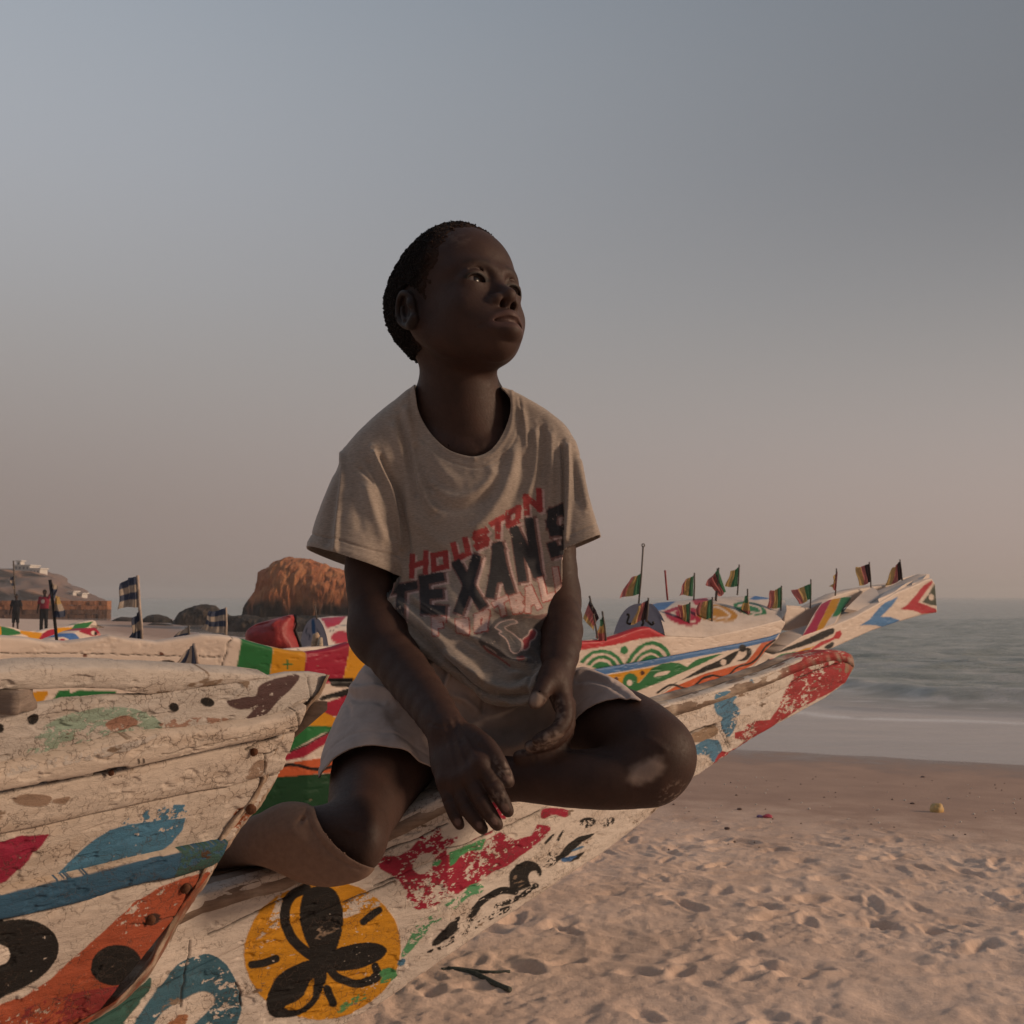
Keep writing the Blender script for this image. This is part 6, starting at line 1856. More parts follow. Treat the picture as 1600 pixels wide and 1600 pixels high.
earw = smooth(.064, .070, np.abs(hv[:, 0])) * inh * (hv[:, 1] < .02)  # shade of the ear hollows, put into the skin colour of the ears
C[:, :3] *= (1 - .6 * earw)[:, None]
m_skin, t, b = new_mat('dark_skin')
a_ = attr(t)
n = noise_node(t, 260, 6, .6)
n2 = noise_node(t, 38, 5, .6)
c = mixcol(t, 1.0, a_.outputs[0], maprange(t, n2.outputs[0], .3, .7, .82, 1.16), 'MULTIPLY')
t.links.new(c, b.inputs['Base Color'])
t.links.new(maprange(t, n.outputs[0], .3, .7, .54, .70), b.inputs['Roughness'])
b.inputs['Specular IOR Level'].default_value = .30
b.inputs['Subsurface Weight'].default_value = .04
b.inputs['Subsurface Radius'].default_value = (.01, .004, .003)
p = bump(t, b, n.outputs[0], .5, .0008)
bump(t, b, n2.outputs[0], .2, .0015, p)
body = mesh_obj('body', V, F, m_skin, boy, True, C)
# ---- hair: short, tight, as a rough cap
HA = Field()
for fn, lo, hi, k, op in []:
    pass
sv = B
HZ, HY = [-.065, -.050, -.035, -.022, -.008, .015, .030, .045, .06, .08, .10, .12], [-.052, -.044, -.038, -.032, .012, .024, .039, .047, .052, .059, .068, .074]
def capf(q):
    l = hloc(q)
    y, z, x = l[:, 1], l[:, 2], np.abs(l[:, 0])
    g0 = y - np.interp(z, HZ, HY) - .011 * fbm(q * 70, 3, 9) - .007 * fbm(q * 260, 2, 19)
    th = .0008 + .0052 * smooth(.002, -.026, g0)
    nz = (fbm(q * 170, 2, 3) * .0016 + fbm(q * 400, 2, 5) * .0014) * smooth(.004, -.012, g0)
    d = head_only(q) - th - nz
    earm = (.0195 - np.hypot((y + .010) * .9, (z + .004) * .62)) * HS
    return np.maximum(np.maximum(np.maximum(d, g0 * HS * .9), earm), (-.020 - .3 * (y + .08) - z + .004 * fbm(q * 90, 2, 29)) * HS)
HD = Field()
_B = B
B = HD
H.ell((0, -.008, .036), (.068, .079, .0665), .02)
H.ell((0, -.042, .022), (.054, .046, .050), .03)
H.ell((0, .022, .043), (.056, .053, .055), .03)
H.ell((0, .018, -.018), (.053, .053, .049), .03)
B = _B
HD.tube([P(722, 640, 1.765), P(716, 575, 1.755), P(712, 540, 1.75)], [.0575, .0565, .052], .03)
def head_only(q):
    return HD(q)
HA.p.append((capf, np.array([-1, -9, -9.]), np.array([9, 9, 9.]), .0001, 'u'))
V, F, N = surface(HA, HO - .17, HO + .18, .0055, 4, 1)
C = np.ones((len(V), 4))
l = hloc(V)
edge_ = smooth(-.022, .002, l[:, 1] - np.interp(l[:, 2], HZ, HY))[:, None]
C[:, :3] = np.array([.011, .009, .0085]) * (1 + .6 * fbm(V * 180, 3, 3)[:, None]) * (1 - edge_) + np.array([.036, .0205, .0155]) * edge_
du = smooth(.2, .5, fbm(V * 40, 3, 13))[:, None] * smooth(.06, .09, l[:, 2])[:, None]
C[:, :3] = C[:, :3] * (1 - .25 * du) + np.array([.13, .09, .07]) * .25 * du
# tight little curls standing on the cap
pick = RNG.choice(len(V), 16000, replace=False)
lc_ = hloc(V[pick])
g0_ = lc_[:, 1] - np.interp(lc_[:, 2], HZ, HY)
pick = pick[(RNG.random(len(pick)) < np.clip(.02 - g0_ * 34, .0, 1)) & (N[pick] @ (V[pick].mean(0) - HO) > -9)]
oc_ = np.array([(1, 0, 0), (0, 1, 0), (-1, 0, 0), (0, -1, 0), (0, 0, 1), (0, 0, -1)], float)
of_ = np.array([(0, 1, 4, 4), (1, 2, 4, 4), (2, 3, 4, 4), (3, 0, 4, 4), (1, 0, 5, 5), (2, 1, 5, 5), (3, 2, 5, 5), (0, 3, 5, 5)])
rr_ = RNG.uniform(.0012, .0024, len(pick))
ctr_ = V[pick] + N[pick] * RNG.uniform(.0004, .0018, len(pick))[:, None]
Vc = (ctr_[:, None] + oc_[None] * rr_[:, None, None] * RNG.uniform(.6, 1.3, (len(pick), 6, 1))).reshape(-1, 3)
Fc = (of_[None] + 6 * np.arange(len(pick))[:, None, None]).reshape(-1, 4) + len(V)
C = np.vstack([C, np.repeat(C[pick], 6, 0) * np.array([1.15, 1.15, 1.15, 1])])
V = np.vstack([V, Vc]); F = [tuple(q) for q in F] + [tuple(q[:3]) for q in Fc]
m_hair = attr_mat('short_black_hair', .9, .4, 300, .8, .002, .15, fine=900)
mesh_obj('hair', V, F, m_hair, boy, True, C)
# ---- eyes
m_eye, t, b = new_mat('eye')
a_ = attr(t)
t.links.new(a_.outputs[0], b.inputs['Base Color'])
b.inputs['Roughness'].default_value = .24
b.inputs['Specular IOR Level'].default_value = .4
for sg in (1, -1):
    bm = bmesh.new(); bmesh.ops.create_uvsphere(bm, u_segments=48, v_segments=36, radius=.0131 * HS)
    V = np.array([q.co for q in bm.verts]); bm.verts.index_update(); F = [tuple(q.index for q in g.verts) for g in bm.faces]; bm.free()
    c_ = hl((EC[0] * sg, EC[1], EC[2]))
    V = V + c_
    gaze = HR @ np.array([-.10, 1, -.02]); gaze /= np.linalg.norm(gaze)
    ang = np.degrees(np.arccos(np.clip(((V - c_) / np.linalg.norm(V - c_, axis=1, keepdims=True)) @ gaze, -1, 1)))
    C = np.ones((len(V), 4)); C[:, :3] = (.16, .13, .12)
    C[ang < 30, :3] = (.010, .006, .005); C[ang < 13, :3] = (.004, .004, .004)
    mesh_obj('eye', V, F, m_eye, boy, True, C)
# ---- finger nails on the hand in front
m_nail = plain('nail', (.16, .095, .08), .4, .15, 60, .1, .5)
# ================================================================== clothes
def px_sdf(poly, pad=60, st=2.0):
    """signed pixel distance to a closed outline (negative inside) as a lookup grid"""
    poly = np.asarray(poly, float)
    lo, hi = poly.min(0) - pad, poly.max(0) + pad
    nx, ny = int((hi[0] - lo[0]) / st) + 2, int((hi[1] - lo[1]) / st) + 2
    X, Y = np.meshgrid(lo[0] + st * np.arange(nx), lo[1] + st * np.arange(ny), indexing='ij')
    d = seg_dist(X.ravel(), Y.ravel(), poly, True)
    ins = inpoly(X.ravel(), Y.ravel(), poly)
    G = np.where(ins, -d, d).reshape(nx, ny)
    def f(px, py):
        u = np.clip((px - lo[0]) / st, 0, nx - 1.001); v = np.clip((py - lo[1]) / st, 0, ny - 1.001)
        i, j = u.astype(int), v.astype(int); u, v = u - i, v - j
        return (G[i, j] * (1 - u) + G[i + 1, j] * u) * (1 - v) + (G[i, j + 1] * (1 - u) + G[i + 1, j + 1] * u) * v
    return f
def clipped(base, poly, k=.012):
    """a solid trimmed to an outline"""
    sd = px_sdf(catmull(poly, 6))
    def fn(q):
        a = base(q)
        px, py = PJ(q)
        v = sd(px, py) * q[:, 1] / FPX
        h = np.maximum(k - np.abs(a - v), 0) / k
        return np.maximum(a, v) + h * h * k * .25
    return fn
def as_field(fn, lo, hi):
    f = Field(); f.p.append((fn, np.array(lo, float), np.array(hi, float), .0001, 'u'))
    return f
def cutaway(V, F, N, g, fld=None):
    """drop what has g > 0 and pull the ragged rim back to g = 0"""
    k = g(V) > 0
    F = F[~k[F].all(1)]
    V, F, N = compact(V, F, N)
    for _ in range(3):
        gv = g(V)
        m = np.nonzero(gv > 0)[0]
        if len(m) == 0:
            break
        e = .0008
        G = np.stack([g(V[m] + np.eye(3)[i] * e) - gv[m] for i in range(3)], -1) / e
        G -= N[m] * (G * N[m]).sum(1)[:, None]
        st_ = G * (gv[m] / ((G ** 2).sum(1) + 1e-6))[:, None]
        ln = np.linalg.norm(st_, axis=1, keepdims=True)
        V[m] -= st_ * np.minimum(1, .006 / (ln + 1e-9))
    return V, F, N
def vnormals(V, F):
    n = np.zeros_like(V)
    a = np.cross(V[F[:, 2]] - V[F[:, 0]], V[F[:, 3]] - V[F[:, 1]])
    for k in range(4):
        np.add.at(n, F[:, k], a)
    return n / (np.linalg.norm(n, axis=1, keepdims=True) + 1e-12)
def thick(o, t):
    m = o.modifiers.new('thickness', 'SOLIDIFY')
    m.thickness = t
    m.offset = -1
SHIRT = np.array([.328, .272, .230])
m_shirt, t, b = new_mat('heather_jersey')
a_ = attr(t)
n = noise_node(t, 420, 5, .7, stretch=((.35, .35, 1.6), (0, 0, 0)))
n2 = noise_node(t, 1500, 3, .6)
n3 = noise_node(t, 14, 5, .6)
c = mixcol(t, 1.0, a_.outputs[0], maprange(t, n.outputs[0], .32, .68, .74, 1.22), 'MULTIPLY')
c = mixcol(t, 1.0, c, maprange(t, n3.outputs[0], .3, .7, .86, 1.10), 'MULTIPLY')
t.links.new(c, b.inputs['Base Color'])
b.inputs['Roughness'].default_value = .92
b.inputs['Specular IOR Level'].default_value = .12
b.inputs['Sheen Weight'].default_value = .25
b.inputs['Sheen Roughness'].default_value = .5
p = bump(t, b, n2.outputs[0], .35, .0006)
bump(t, b, n.outputs[0], .25, .0010, p)
# ---- torso of the T-shirt
TF = Field()
TF.tube([P(612, 690, 1.80), P(665, 640, 1.80), P(715, 612, 1.80), P(770, 616, 1.80), P(815, 645, 1.80), P(860, 690, 1.80)], [.055, .058, .062, .062, .058, .052], .03)
TF.ell(P(740, 770, 1.795), (.160, .098, .155), k=.05)
TF.ell(P(738, 880, 1.80), (.150, .104, .170), k=.05)
TF.ell(P(742, 990, 1.79), (.150, .118, .13), k=.05)
TF.tube([P(735, 1000, 1.74), P(790, 1050, 1.70), P(836, 1082, 1.64)], [.085, .055, .022], .05)
TF.tube([P(620, 950, 1.73), P(680, 1010, 1.70), P(745, 1070, 1.68), P(800, 1085, 1.67)], [.030, .032, .034, .030], .02)
SL = Field()
SL.tube([P(628, 676, 1.79), P(590, 725, 1.775), P(568, 800, 1.76), P(550, 880, 1.75), P(542, 925, 1.75)], [.050, .060, .070, .077, .079], .02)
SR = Field()
SR.tube([P(842, 668, 1.785), P(866, 710, 1.775), P(888, 780, 1.765), P(904, 850, 1.76), P(912, 890, 1.76)], [.045, .052, .053, .055, .056], .02)
def shirt_volume(q):
    a = TF(q)
    for f_ in (SL, SR):
        v = f_(q)
        h = np.maximum(.018 - np.abs(a - v), 0) / .018
        a = np.minimum(a, v) - h * h * .018 * .25
    return a
torso_out = [(648, 603), (622, 622), (597, 641), (572, 663), (550, 685), (535, 703), (522, 732), (508, 768), (495, 803), (480, 848), (466, 895), (500, 935), (585, 960), (604, 930), (602, 955), (618, 985), (655, 1016), (695, 1046), (735, 1080), (765, 1099),
             (800, 1103), (832, 1098), (850, 1082), (850, 1040), (855, 1005), (868, 975), (875, 950), (877, 915), (892, 915), (930, 905), (950, 885), (938, 836), (928, 802), (917, 768), (908, 730), (899, 694), (886, 668), (864, 648), (840, 632), (806, 614), (780, 604), (740, 596), (700, 594)]
lo_, hi_ = np.array([-.36, 1.56, 1.26]), np.array([.18, 1.94, 1.92])
sf = as_field(clipped(shirt_volume, torso_out, .010), lo_ - .01, hi_ + .01)
V, F, N = surface(sf, lo_, hi_, .0068, 4, 1)
nk = px_sdf(catmull([(646, 590), (648, 603), (650, 622), (654, 642), (663, 662), (678, 683), (696, 700), (716, 709), (741, 713), (762, 706), (778, 690), (790, 668), (797, 645), (797, 624), (790, 612), (782, 603), (780, 585), (760, 540), (660, 540)], 5), 200)
nkb = px_sdf(catmull([(648, 603), (690, 608), (735, 609), (790, 613), (800, 590), (780, 560), (650, 560)], 5), 200)
def g_neck(q):
    px, py = PJ(q)
    w = smooth(1.775, 1.80, q[:, 1])
    return (-nk(px, py) * (1 - w) - nkb(px, py) * w) * q[:, 1] / FPX
def g_cuffs(q):
    px, py = PJ(q)
    td, ld, rd = TF(q), SL(q), SR(q)
    gl = np.where((ld < td + .004) & (px < 640) & (py > 790), ((py - (852 + .318 * (px - 480))) - 95 * (q[:, 1] - 1.70)) / FPX * 1.7, -1)
    gr = np.where(px > 860, np.minimum((py - (858 - .40 * (px - 878))) - 60 * (q[:, 1] - 1.70), px - 877.5), -60) / FPX * 1.7
    return np.maximum(np.maximum(gl, gr), g_neck(q))
V, F, N = cutaway(V, F, N, g_cuffs)
tf = [([(582, 700), (594, 731), (607, 760), (616, 794), (623, 830), (627, 862)], 4.5, .0085), ([(592, 705), (606, 735), (619, 765), (628, 800), (634, 838), (636, 870)], 5, -.0085), ([(535, 702), (533, 754), (527, 810), (523, 866)], 4, .0055), ([(528, 715), (524, 760), (514, 820), (508, 860)], 7, -.0055),
      ([(572, 712), (588, 745), (600, 780), (610, 815), (614, 850)], 6, -.0035), ([(560, 728), (572, 742), (586, 757)], 3, -.0035), ([(568, 750), (580, 790), (592, 825), (603, 855)], 8, .0055), ([(555, 740), (560, 790), (565, 840)], 8, -.0025),
      ([(482, 833), (500, 838), (525, 842), (555, 852), (590, 862), (622, 868)], 1.8, -.0018, 1), ([(480, 846), (520, 856), (560, 868), (612, 886)], 5, .0012, 1), ([(878, 690), (880, 740), (879, 800), (878, 870)], 3.5, -.0085), ([(886, 690), (888, 740), (887, 800), (884, 850)], 4, .0070),
      ([(896, 700), (899, 740), (904, 790)], 6, -.0045), ([(904, 712), (911, 760), (918, 800)], 5, .0045), ([(884, 838), (903, 830), (932, 817)], 1.8, -.0015, 1), ([(893, 685), (901, 700), (905, 716)], 3, .003),
      ([(632, 630), (640, 665), (648, 705), (662, 767), (684, 806)], 7, .0062), ([(612, 655), (622, 690), (631, 725), (637, 770), (644, 815)], 8, .0052),
      ([(622, 645), (634, 690), (643, 735), (652, 780)], 5, -.0045), ([(648, 690), (660, 735), (678, 775)], 6, -.0042), ([(660, 680), (680, 720), (705, 748), (725, 758)], 9, .0035),
      ([(668, 745), (690, 768), (715, 777), (745, 768), (775, 740)], 7, .0036), ([(668, 768), (690, 790), (715, 797), (745, 787), (775, 765)], 8, -.0030),
      ([(640, 800), (665, 830), (690, 850), (720, 858)], 10, .0030), ([(804, 690), (800, 730), (785, 770), (760, 808), (730, 835)], 9, .0058), ([(792, 700), (782, 735), (765, 765), (742, 790)], 8, -.0040),
      ([(820, 700), (815, 750), (800, 790), (780, 820)], 8, -.0042), ([(835, 665), (838, 700), (834, 740), (822, 780)], 6, .0052), ([(845, 660), (850, 700), (846, 745)], 5, -.0036),
      ([(813, 632), (820, 665), (822, 705)], 5, .0045), ([(860, 670), (862, 720), (858, 780), (850, 840)], 6, .0045), ([(868, 700), (870, 760), (868, 830)], 4, -.0032),
      ([(760, 720), (772, 740), (790, 735)], 6, .002), ([(610, 870), (625, 880), (632, 900), (625, 925)], 7, .005), ([(622, 900), (640, 915), (660, 925)], 6, -.003),
      ([(606, 950), (640, 978), (675, 1010), (700, 1035), (724, 1062), (748, 1085)], 6, -.0080), ([(612, 940), (648, 965), (690, 1000), (726, 1035), (760, 1068)], 9, .0085),
      ([(622, 925), (655, 950), (700, 978), (734, 1000), (770, 1022), (803, 1043), (832, 1044)], 5, -.0040), ([(640, 930), (690, 966), (734, 993), (771, 1012), (800, 1034), (832, 1035)], 6, .0050),
      ([(690, 1015), (730, 1045), (765, 1068), (800, 1075), (832, 1070)], 6, .0075), ([(700, 1040), (735, 1070), (770, 1086), (805, 1088), (835, 1082)], 5, -.0055), ([(775, 1088), (800, 1096), (830, 1093)], 4, .004),
      ([(800, 1066), (815, 1055), (836, 1048)], 5, -.0080), ([(832, 1085), (836, 1060), (844, 1045), (848, 1025)], 5, .007), ([(822, 1085), (828, 1062), (838, 1046)], 4, -.005),
      ([(770, 945), (800, 955), (835, 962), (862, 955)], 9, .006), ([(730, 1005), (745, 985), (765, 965), (800, 962)], 8, -.0045), ([(830, 975), (850, 985), (866, 972)], 6, -.0035),
      ([(700, 900), (720, 930), (730, 965)], 9, -.0022), ([(745, 855), (752, 890), (742, 925), (760, 950)], 6, .0026), ([(660, 870), (690, 880), (720, 870)], 10, .0018),
      ([(855, 870), (845, 905), (850, 940)], 6, .003), ([(690, 640), (700, 670)], 4, -.001),
      ([(648, 604), (653, 645), (666, 669), (683, 690), (704, 706), (741, 717)], 3.2, .0016, 1), ([(741, 717), (765, 712), (784, 694), (797, 670), (801, 640), (799, 612)], 3.2, .0016, 1),
      ([(640, 610), (643, 650), (655, 680), (675, 703), (702, 720), (741, 731), (770, 724), (795, 703), (809, 676), (814, 645), (811, 622)], 2.0, -.0013, 1)]
tf = [(a_[0], a_[1], a_[2] * (1.45 if np.mean([q[1] for q in a_[0]]) > 920 else 1.0)) + tuple(a_[3:]) for a_ in tf]
V = folds(V, N, tf)
V += N * (.0022 * fbm(V * np.array([16, 16, 9]), 3, 71) + .0008 * fbm(V * 55, 3, 72))[:, None]
px, py = PJ(V)
low_ = smooth(940, 1040, py) * smooth(.1, -.2, N[:, 1])
V += N * (low_ * (.0042 * (1 - 2.2 * np.abs(fbm(V * np.array([26, 26, 17]) + 3, 3, 74))) - .0015))[:, None]
# ---- the print
F3 = (620, 740, 5.3333)
PINK, DKP, MAU, REDP = (.56, .41, .38), (.040, .040, .045), (.20, .11, .10), (.34, .055, .055)
GL = {'H': [[(0.12, 0), (0.12, 1)], [(.88, 0), (.88, 1)], [(.12, .52), (.88, .48)]],
      'O': [[(.14, .12), (.86, .12), (.86, .88), (.14, .88), (.14, .12)]],
      'U': [[(.14, 0), (.14, .88), (.86, .88), (.86, 0)]],
      'S': [[(.88, .22), (.80, .10), (.2, .10), (.12, .30), (.22, .47), (.78, .53), (.88, .70), (.8, .90), (.2, .90), (.12, .78)]],
      'T': [[(0, .10), (1, .10)], [(.5, .1), (.5, 1)]],
      'N': [[(.12, 1), (.12, 0), (.88, 1), (.88, 0)]],
      'E': [[(.9, .08), (.14, .08), (.14, .92), (.9, .92)], [(.14, .5), (.8, .5)]],
      'X': [[(.08, 0), (.92, 1)], [(.92, 0), (.08, 1)]],
      'A': [[(.06, 1), (.42, 0), (.58, 0), (.94, 1)], [(.2, .68), (.8, .68)]],
      'F': [[(.9, .1), (.16, .1), (.16, 1)], [(.16, .5), (.75, .5)]],
      'B': [[(.14, .08), (.7, .08), (.86, .27), (.7, .48), (.14, .5), (.72, .54), (.88, .74), (.7, .92), (.14, .92), (.14, .08)]],
      'L': [[(.15, 0), (.15, .9), (.95, .9)]]}
def letter(ch, quad, w, col, off=(0, 0), wr=.10):
    q = np.array(T(quad, *F3))
    o = []
    for st_ in GL[ch]:
        pts = []
        for (a0, b0), (a1, b1) in zip(st_[:-1], st_[1:]):
            for k in (0, .5):
                a, b_ = a0 + (a1 - a0) * k, b0 + (b1 - b0) * k
                pts.append((a, b_))
        pts.append(st_[-1])
        pp = [tuple((q[0] * (1 - a) + q[1] * a) * (1 - b_) + (q[3] * (1 - a) + q[2] * a) * b_ + np.array(off)) for a, b_ in pts]
        for k in range(len(pp) - 1):
            a, b_ = np.array(pp[k]), np.array(pp[k + 1])
            e = (b_ - a) / (np.linalg.norm(b_ - a) + 1e-9) * w * .5
            n_ = np.array([-e[1], e[0]])
            o.append(('poly', col, np.array([a - e + n_, b_ + e + n_, b_ + e - n_, a - e - n_]), wr, 0))
    return o
WORDS = [
    ('H', [(112, 692), (262, 655), (258, 812), (106, 858)], 5.0, 'r'), ('O', [(282, 668), (424, 640), (434, 785), (292, 822)], 5.0, 'r'), ('U', [(454, 602), (588, 542), (618, 668), (488, 738)], 5.6, 'r'),
    ('S', [(635, 498), (755, 448), (765, 585), (655, 640)], 5.4, 'r'), ('T', [(790, 405), (900, 345), (862, 515), (822, 530)], 5.4, 'r'), ('O', [(914, 322), (1030, 260), (1024, 402), (918, 455)], 5.4, 'r'),
    ('N', [(1058, 205), (1202, 135), (1208, 290), (1068, 330)], 5.8, 'r'),
    ('T', [(-70, 950), (140, 905), (110, 1200), (-60, 1180)], 9.5, 'k'), ('E', [(200, 868), (372, 832), (385, 1165), (215, 1150)], 11.5, 'k'), ('X', [(490, 765), (672, 712), (715, 1080), (505, 1130)], 12.0, 'k'),
    ('A', [(800, 640), (880, 590), (950, 965), (770, 1000)], 11.5, 'k'), ('N', [(965, 490), (1125, 395), (1185, 820), (1025, 870)], 11.0, 'k'), ('S', [(1262, 305), (1440, 225), (1440, 660), (1285, 700)], 12.0, 'k'),
    ('F', [(295, 1205), (400, 1200), (365, 1320), (312, 1330)], 5.4, 'w'), ('O', [(500, 1225), (585, 1218), (590, 1335), (515, 1305)], 5.6, 'w'), ('O', [(655, 1180), (765, 1140), (735, 1300), (660, 1318)], 6.0, 'w'),
    ('T', [(815, 1075), (905, 1025), (915, 1155), (860, 1168)], 4.8, 'w'), ('B', [(945, 1035), (1045, 1000), (1050, 1140), (975, 1155)], 4.8, 'w'), ('A', [(1065, 980), (1140, 940), (1185, 1105), (1085, 1140)], 5.0, 'w'),
    ('L', [(1190, 890), (1260, 870), (1310, 1030), (1225, 1060)], 5.6, 'w'), ('L', [(1315, 805), (1360, 780), (1400, 980), (1345, 1000)], 5.4, 'w')]
pr = [PG((.105, .092, .090), T([(1100, 1170), (1250, 1200), (1400, 1100), (1420, 1400), (1300, 1560), (1100, 1580), (960, 1550), (800, 1500), (680, 1400), (760, 1290), (850, 1200), (980, 1180)], *F3), .1),
      PG(MAU, T([(780, 1110), (900, 1190), (1050, 1195), (1330, 1160), (1300, 1230), (1100, 1200), (880, 1190)], *F3))]
for ch, q, w, cl in WORDS:
    if cl == 'k':
        w += 3.0
        pr += letter(ch, q, w + 7, MAU, (2.5, 1)) + letter(ch, q, w + 3, PINK, (6.0, 3.2)) + letter(ch, q, w + 2.4, MAU, (2.6, 1.4))
for ch, q, w, cl in WORDS:
    if cl == 'k':
        pr += letter(ch, q, w + 3.0, DKP)
    elif cl == 'r':
        pr += letter(ch, q, w + 4.2, PINK, (3.2, 2.6)) + letter(ch, q, w + 3.6, REDP)
    else:
        pr += letter(ch, q, w + 6.0, (.32, .07, .06), (.4, .4)) + letter(ch, q, w + 3.0, PINK)
GREYL = (.15, .14, .14)
lobe = T([(822, 1278), (868, 1238), (960, 1216), (1003, 1240), (945, 1258), (900, 1288), (962, 1330), (1012, 1372), (1042, 1402), (1040, 1452), (1000, 1498), (952, 1480), (932, 1420), (905, 1372), (852, 1332), (872, 1318), (832, 1292)], *F3)
horn = T([(1048, 1385), (1096, 1345), (1108, 1312), (1140, 1296), (1166, 1320), (1150, 1372), (1112, 1402), (1102, 1450), (1052, 1468)], *F3)
pr += [PG(GREYL, lobe, 0, True, 3), ST(PINK, lobe, 1.7, 0, True, True), PG((.30, .045, .055), horn, 0, True, 3), ST(PINK, horn, 1.7, 0, True, True),
       ST(PINK, T([(1030, 1380), (1050, 1420), (1040, 1475)], *F3), 2.4), ST((.26, .23, .21), T([(940, 1350), (965, 1390), (990, 1420)], *F3), 1.2),
       PG((.27, .05, .05), T([(1000, 1530), (1050, 1518), (1070, 1535), (1040, 1555), (1005, 1552)], *F3)),
       ST((.30, .10, .09), T([(725, 1440), (760, 1480), (830, 1520), (900, 1570), (940, 1600)], *F3), 3.0), ST(PINK, T([(740, 1440), (790, 1470), (830, 1500)], *F3), 1.8)]
C = paint(V, SHIRT, pr, .35)
C[N[:, 1] > 0.1, :3] = SHIRT
px, py = PJ(V)
C[px > 881, :3] = SHIRT
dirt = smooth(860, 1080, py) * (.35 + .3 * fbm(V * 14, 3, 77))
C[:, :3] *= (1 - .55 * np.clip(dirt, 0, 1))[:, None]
st1 = smooth(40, 10, np.hypot(px - 812, (py - 945) * 1.3)) * .25
C[:, :3] = C[:, :3] * (1 - st1[:, None]) + np.array([.30, .16, .10]) * st1[:, None]
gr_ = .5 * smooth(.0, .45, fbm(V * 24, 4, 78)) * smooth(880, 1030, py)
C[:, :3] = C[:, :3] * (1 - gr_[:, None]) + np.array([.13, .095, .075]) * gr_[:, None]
shirt = mesh_obj('t_shirt', V, F, m_shirt, boy, True, C)
thick(shirt, .0022)
shirt['label'] = 'heather grey T-shirt with red and black lettering'
# ---- shorts
SHORTS = np.array([.43, .345, .31])
m_shorts = attr_mat('shorts_cloth', .9, .12, 60, .3, .001, .15, fine=900)
SF = Field()
SF.ell(P(742, 1100, 1.83), (.165, .125, .105), k=.05)
SF.tube([P(655, 1085, 1.83), P(625, 1140, 1.775), P(598, 1205, 1.705), P(580, 1260, 1.63)], [.100, .096, .093, .090], .04)
SF.tube([P(840, 1100, 1.83), P(905, 1128, 1.775), P(965, 1140, 1.71), P(1010, 1165, 1.65)], [.098, .084, .080, .078], .04)
SF.ell(P(762, 1150, 1.745), (.105, .055, .052), k=.04)
SF.ell(P(700, 1062, 1.715), (.060, .03, .042), k=.03)
shorts_out = [(575, 1020), (545, 1052), (526, 1076), (512, 1102), (506, 1135), (501, 1175), (499, 1212), (505, 1290), (560, 1330), (640, 1290), (685, 1222), (684, 1196), (720, 1206), (770, 1200), (830, 1196), (868, 1190), (900, 1260), (1050, 1290), (1060, 1130),
              (1003, 1093), (985, 1078), (962, 1062), (940, 1050), (915, 1042), (890, 1040), (850, 990), (740, 970), (620, 985)]
bx_ = (np.array([-.34, 1.52, .98]), np.array([.25, 1.97, 1.52]))
f = as_field(clipped(SF, shorts_out, .010), *bx_)
V, F, N = surface(f, bx_[0], bx_[1], .0068, 3, 1)
cL_ = P(592, 1252, 1.690); nL_ = P(573, 1290, 1.535) - P(630, 1130, 1.80); nL_ /= np.linalg.norm(nL_)
hemR = px_sdf([(1030, 1070), (1003, 1093), (985, 1089), (965, 1090), (948, 1093), (932, 1099), (917, 1107), (903, 1119), (892, 1134), (882, 1152), (872, 1172), (862, 1192), (862, 1330), (1120, 1330), (1120, 1070)], 260)
hemL = px_sdf(catmull([(494, 1235), (499, 1214), (506, 1202), (520, 1186), (545, 1171), (572, 1164), (602, 1166), (632, 1174), (658, 1188), (686, 1208), (700, 1250), (690, 1420), (480, 1420), (470, 1300)], 4), 260)
def gS(q):
    px, py = PJ(q)
    a = np.where(px < 705, -hemL(px, py) * q[:, 1] / FPX, -1)
    b_ = np.where(px > 700, -hemR(px, py) * q[:, 1] / FPX, -1)
    return np.maximum(a, b_)
V, F, N = cutaway(V, F, N, gS)
V = folds(V, N, [([(545, 1070), (560, 1078), (585, 1076), (605, 1082), (622, 1096)], 6, .0075), ([(538, 1084), (560, 1092), (585, 1092), (605, 1100)], 6, -.0060), ([(530, 1092), (545, 1105), (543, 1125)], 5, -.0035),
                 ([(560, 1045), (580, 1060), (595, 1075)], 7, .004), ([(590, 1110), (605, 1135), (625, 1165), (650, 1190)], 9, .0035), ([(640, 1150), (655, 1175), (668, 1196)], 8, -.004),
                 ([(670, 1045), (690, 1032), (702, 1024), (703, 1045), (692, 1080)], 5, .010), ([(705, 1030), (720, 1050), (738, 1070), (745, 1090)], 6, .007), ([(675, 1060), (690, 1088), (720, 1098)], 6, -.007),
                 ([(700, 1085), (725, 1092), (745, 1110), (752, 1120)], 6, .008), ([(745, 1060), (757, 1090), (752, 1118)], 4, -.005), ([(740, 1130), (780, 1140), (820, 1130)], 10, -.006), ([(760, 1160), (800, 1165), (830, 1150)], 8, .004),
                 ([(896, 1056), (915, 1050), (935, 1056), (960, 1066)], 4, .0050), ([(896, 1066), (920, 1062), (950, 1070), (985, 1090)], 4, -.0040), ([(900, 1075), (930, 1072), (965, 1082)], 7, .003),
                 ([(497, 1200), (517, 1170), (550, 1148), (585, 1144), (625, 1152), (655, 1168), (682, 1190)], 1.8, -.0014, 1), ([(500, 1206), (520, 1180), (550, 1160), (580, 1155), (620, 1160), (660, 1180), (680, 1200)], 6, .0010, 1),
                 ([(990, 1078), (960, 1076), (930, 1085), (905, 1100), (885, 1125), (872, 1150)], 1.6, -.0012, 1)])
V += N * (.0024 * fbm(V * np.array([12, 12, 12]), 3, 91) + .0007 * fbm(V * 60, 3, 92))[:, None]
px, py = PJ(V)
C = np.ones((len(V), 4)); C[:, :3] = SHORTS
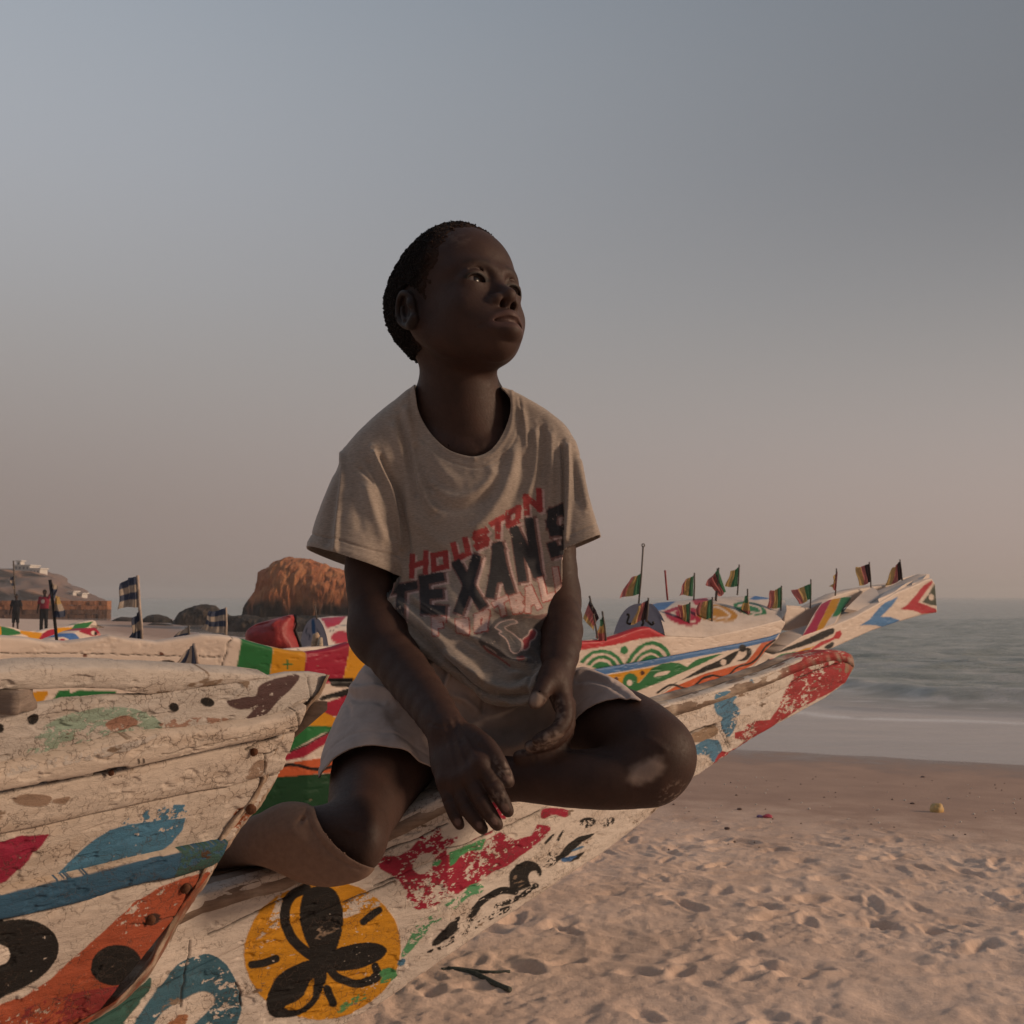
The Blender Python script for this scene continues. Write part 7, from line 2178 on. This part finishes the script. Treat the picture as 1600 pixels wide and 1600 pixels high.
st2 = .45 * smooth(34, 8, np.hypot(px - 615, (py - 1128) * .8)) * smooth(-.2, .3, fbm(V * 50, 3, 5))
C[:, :3] = C[:, :3] * (1 - st2[:, None]) + np.array([.23, .15, .11]) * st2[:, None]
gr = smooth(1085, 1150, py) * smooth(690, 735, px) * smooth(890, 850, px)  # shadow in the lap between the thighs, painted into the cloth colour
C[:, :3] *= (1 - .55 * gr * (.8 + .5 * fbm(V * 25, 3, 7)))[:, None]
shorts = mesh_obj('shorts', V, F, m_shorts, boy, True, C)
thick(shorts, .0022)
# ---- long sock / cut-off leg tube on the folded leg
KF = Field()
KF.tube([P(566, 1326, 1.480), P(535, 1322, 1.488), P(480, 1314, 1.498), P(430, 1307, 1.518), P(372, 1318, 1.56), P(330, 1330, 1.57)], [.056, .0555, .0555, .046, .031, .028], .02, n=4)
sock_out = [(322, 1310), (360, 1292), (400, 1274), (432, 1257), (455, 1252), (478, 1255), (492, 1261), (540, 1270), (600, 1320), (586, 1357), (566, 1374), (530, 1384), (500, 1386), (470, 1380), (440, 1366), (400, 1352), (350, 1360), (320, 1360)]
bx_ = (np.array([-.46, 1.38, 1.02]), np.array([-.15, 1.64, 1.28]))
f = as_field(clipped(KF, sock_out, .008), *bx_)
V, F, N = surface(f, bx_[0], bx_[1], .0064, 3, 1)
rim = px_sdf([(492, 1230), (491, 1262), (496, 1280), (505, 1298), (517, 1314), (532, 1329), (548, 1341), (565, 1351), (584, 1357), (640, 1370), (660, 1230)], 160)
V, F, N = cutaway(V, F, N, lambda q: -rim(*PJ(q)) * q[:, 1] / FPX)
V = folds(V, N, [([(478, 1262), (484, 1285), (496, 1308), (514, 1330), (536, 1346), (562, 1358)], 1.8, -.0014, 1), ([(486, 1262), (492, 1285), (505, 1308), (524, 1328), (548, 1345), (575, 1355)], 4, .0012, 1),
                 ([(468, 1284), (473, 1278), (478, 1272)], 3, -.006), ([(440, 1290), (470, 1310), (500, 1335), (530, 1350)], 10, .0015)])
V += N * (.0009 * fbm(V * 30, 3, 95))[:, None]
C = np.ones((len(V), 4)); C[:, :3] = (.225, .148, .112)
m_sock = attr_mat('brown_knit', .95, .15, 120, .4, .0008, .1, fine=1100)
sock = mesh_obj('sock', V, F, m_sock, boy, True, C)
thick(sock, .0025)
# ================================================================== evening haze over the beach and sea
m_haze = bpy.data.materials.new('haze')
m_haze.use_nodes = True
t = m_haze.node_tree
for n in list(t.nodes):
    t.nodes.remove(n)
o_ = t.nodes.new('ShaderNodeOutputMaterial')
pv = t.nodes.new('ShaderNodeVolumePrincipled')
pv.inputs['Color'].default_value = (.98, .96, .95, 1)
pv.inputs['Density'].default_value = .0011
pv.inputs['Anisotropy'].default_value = .2
t.links.new(pv.outputs[0], o_.inputs['Volume'])
v, f = box_vf((100, 4500, 8.0), (1000, 4680, 11.5))
hz_ = mesh_obj('haze', v, f, m_haze, None, False)
kind(hz_, 'stuff')
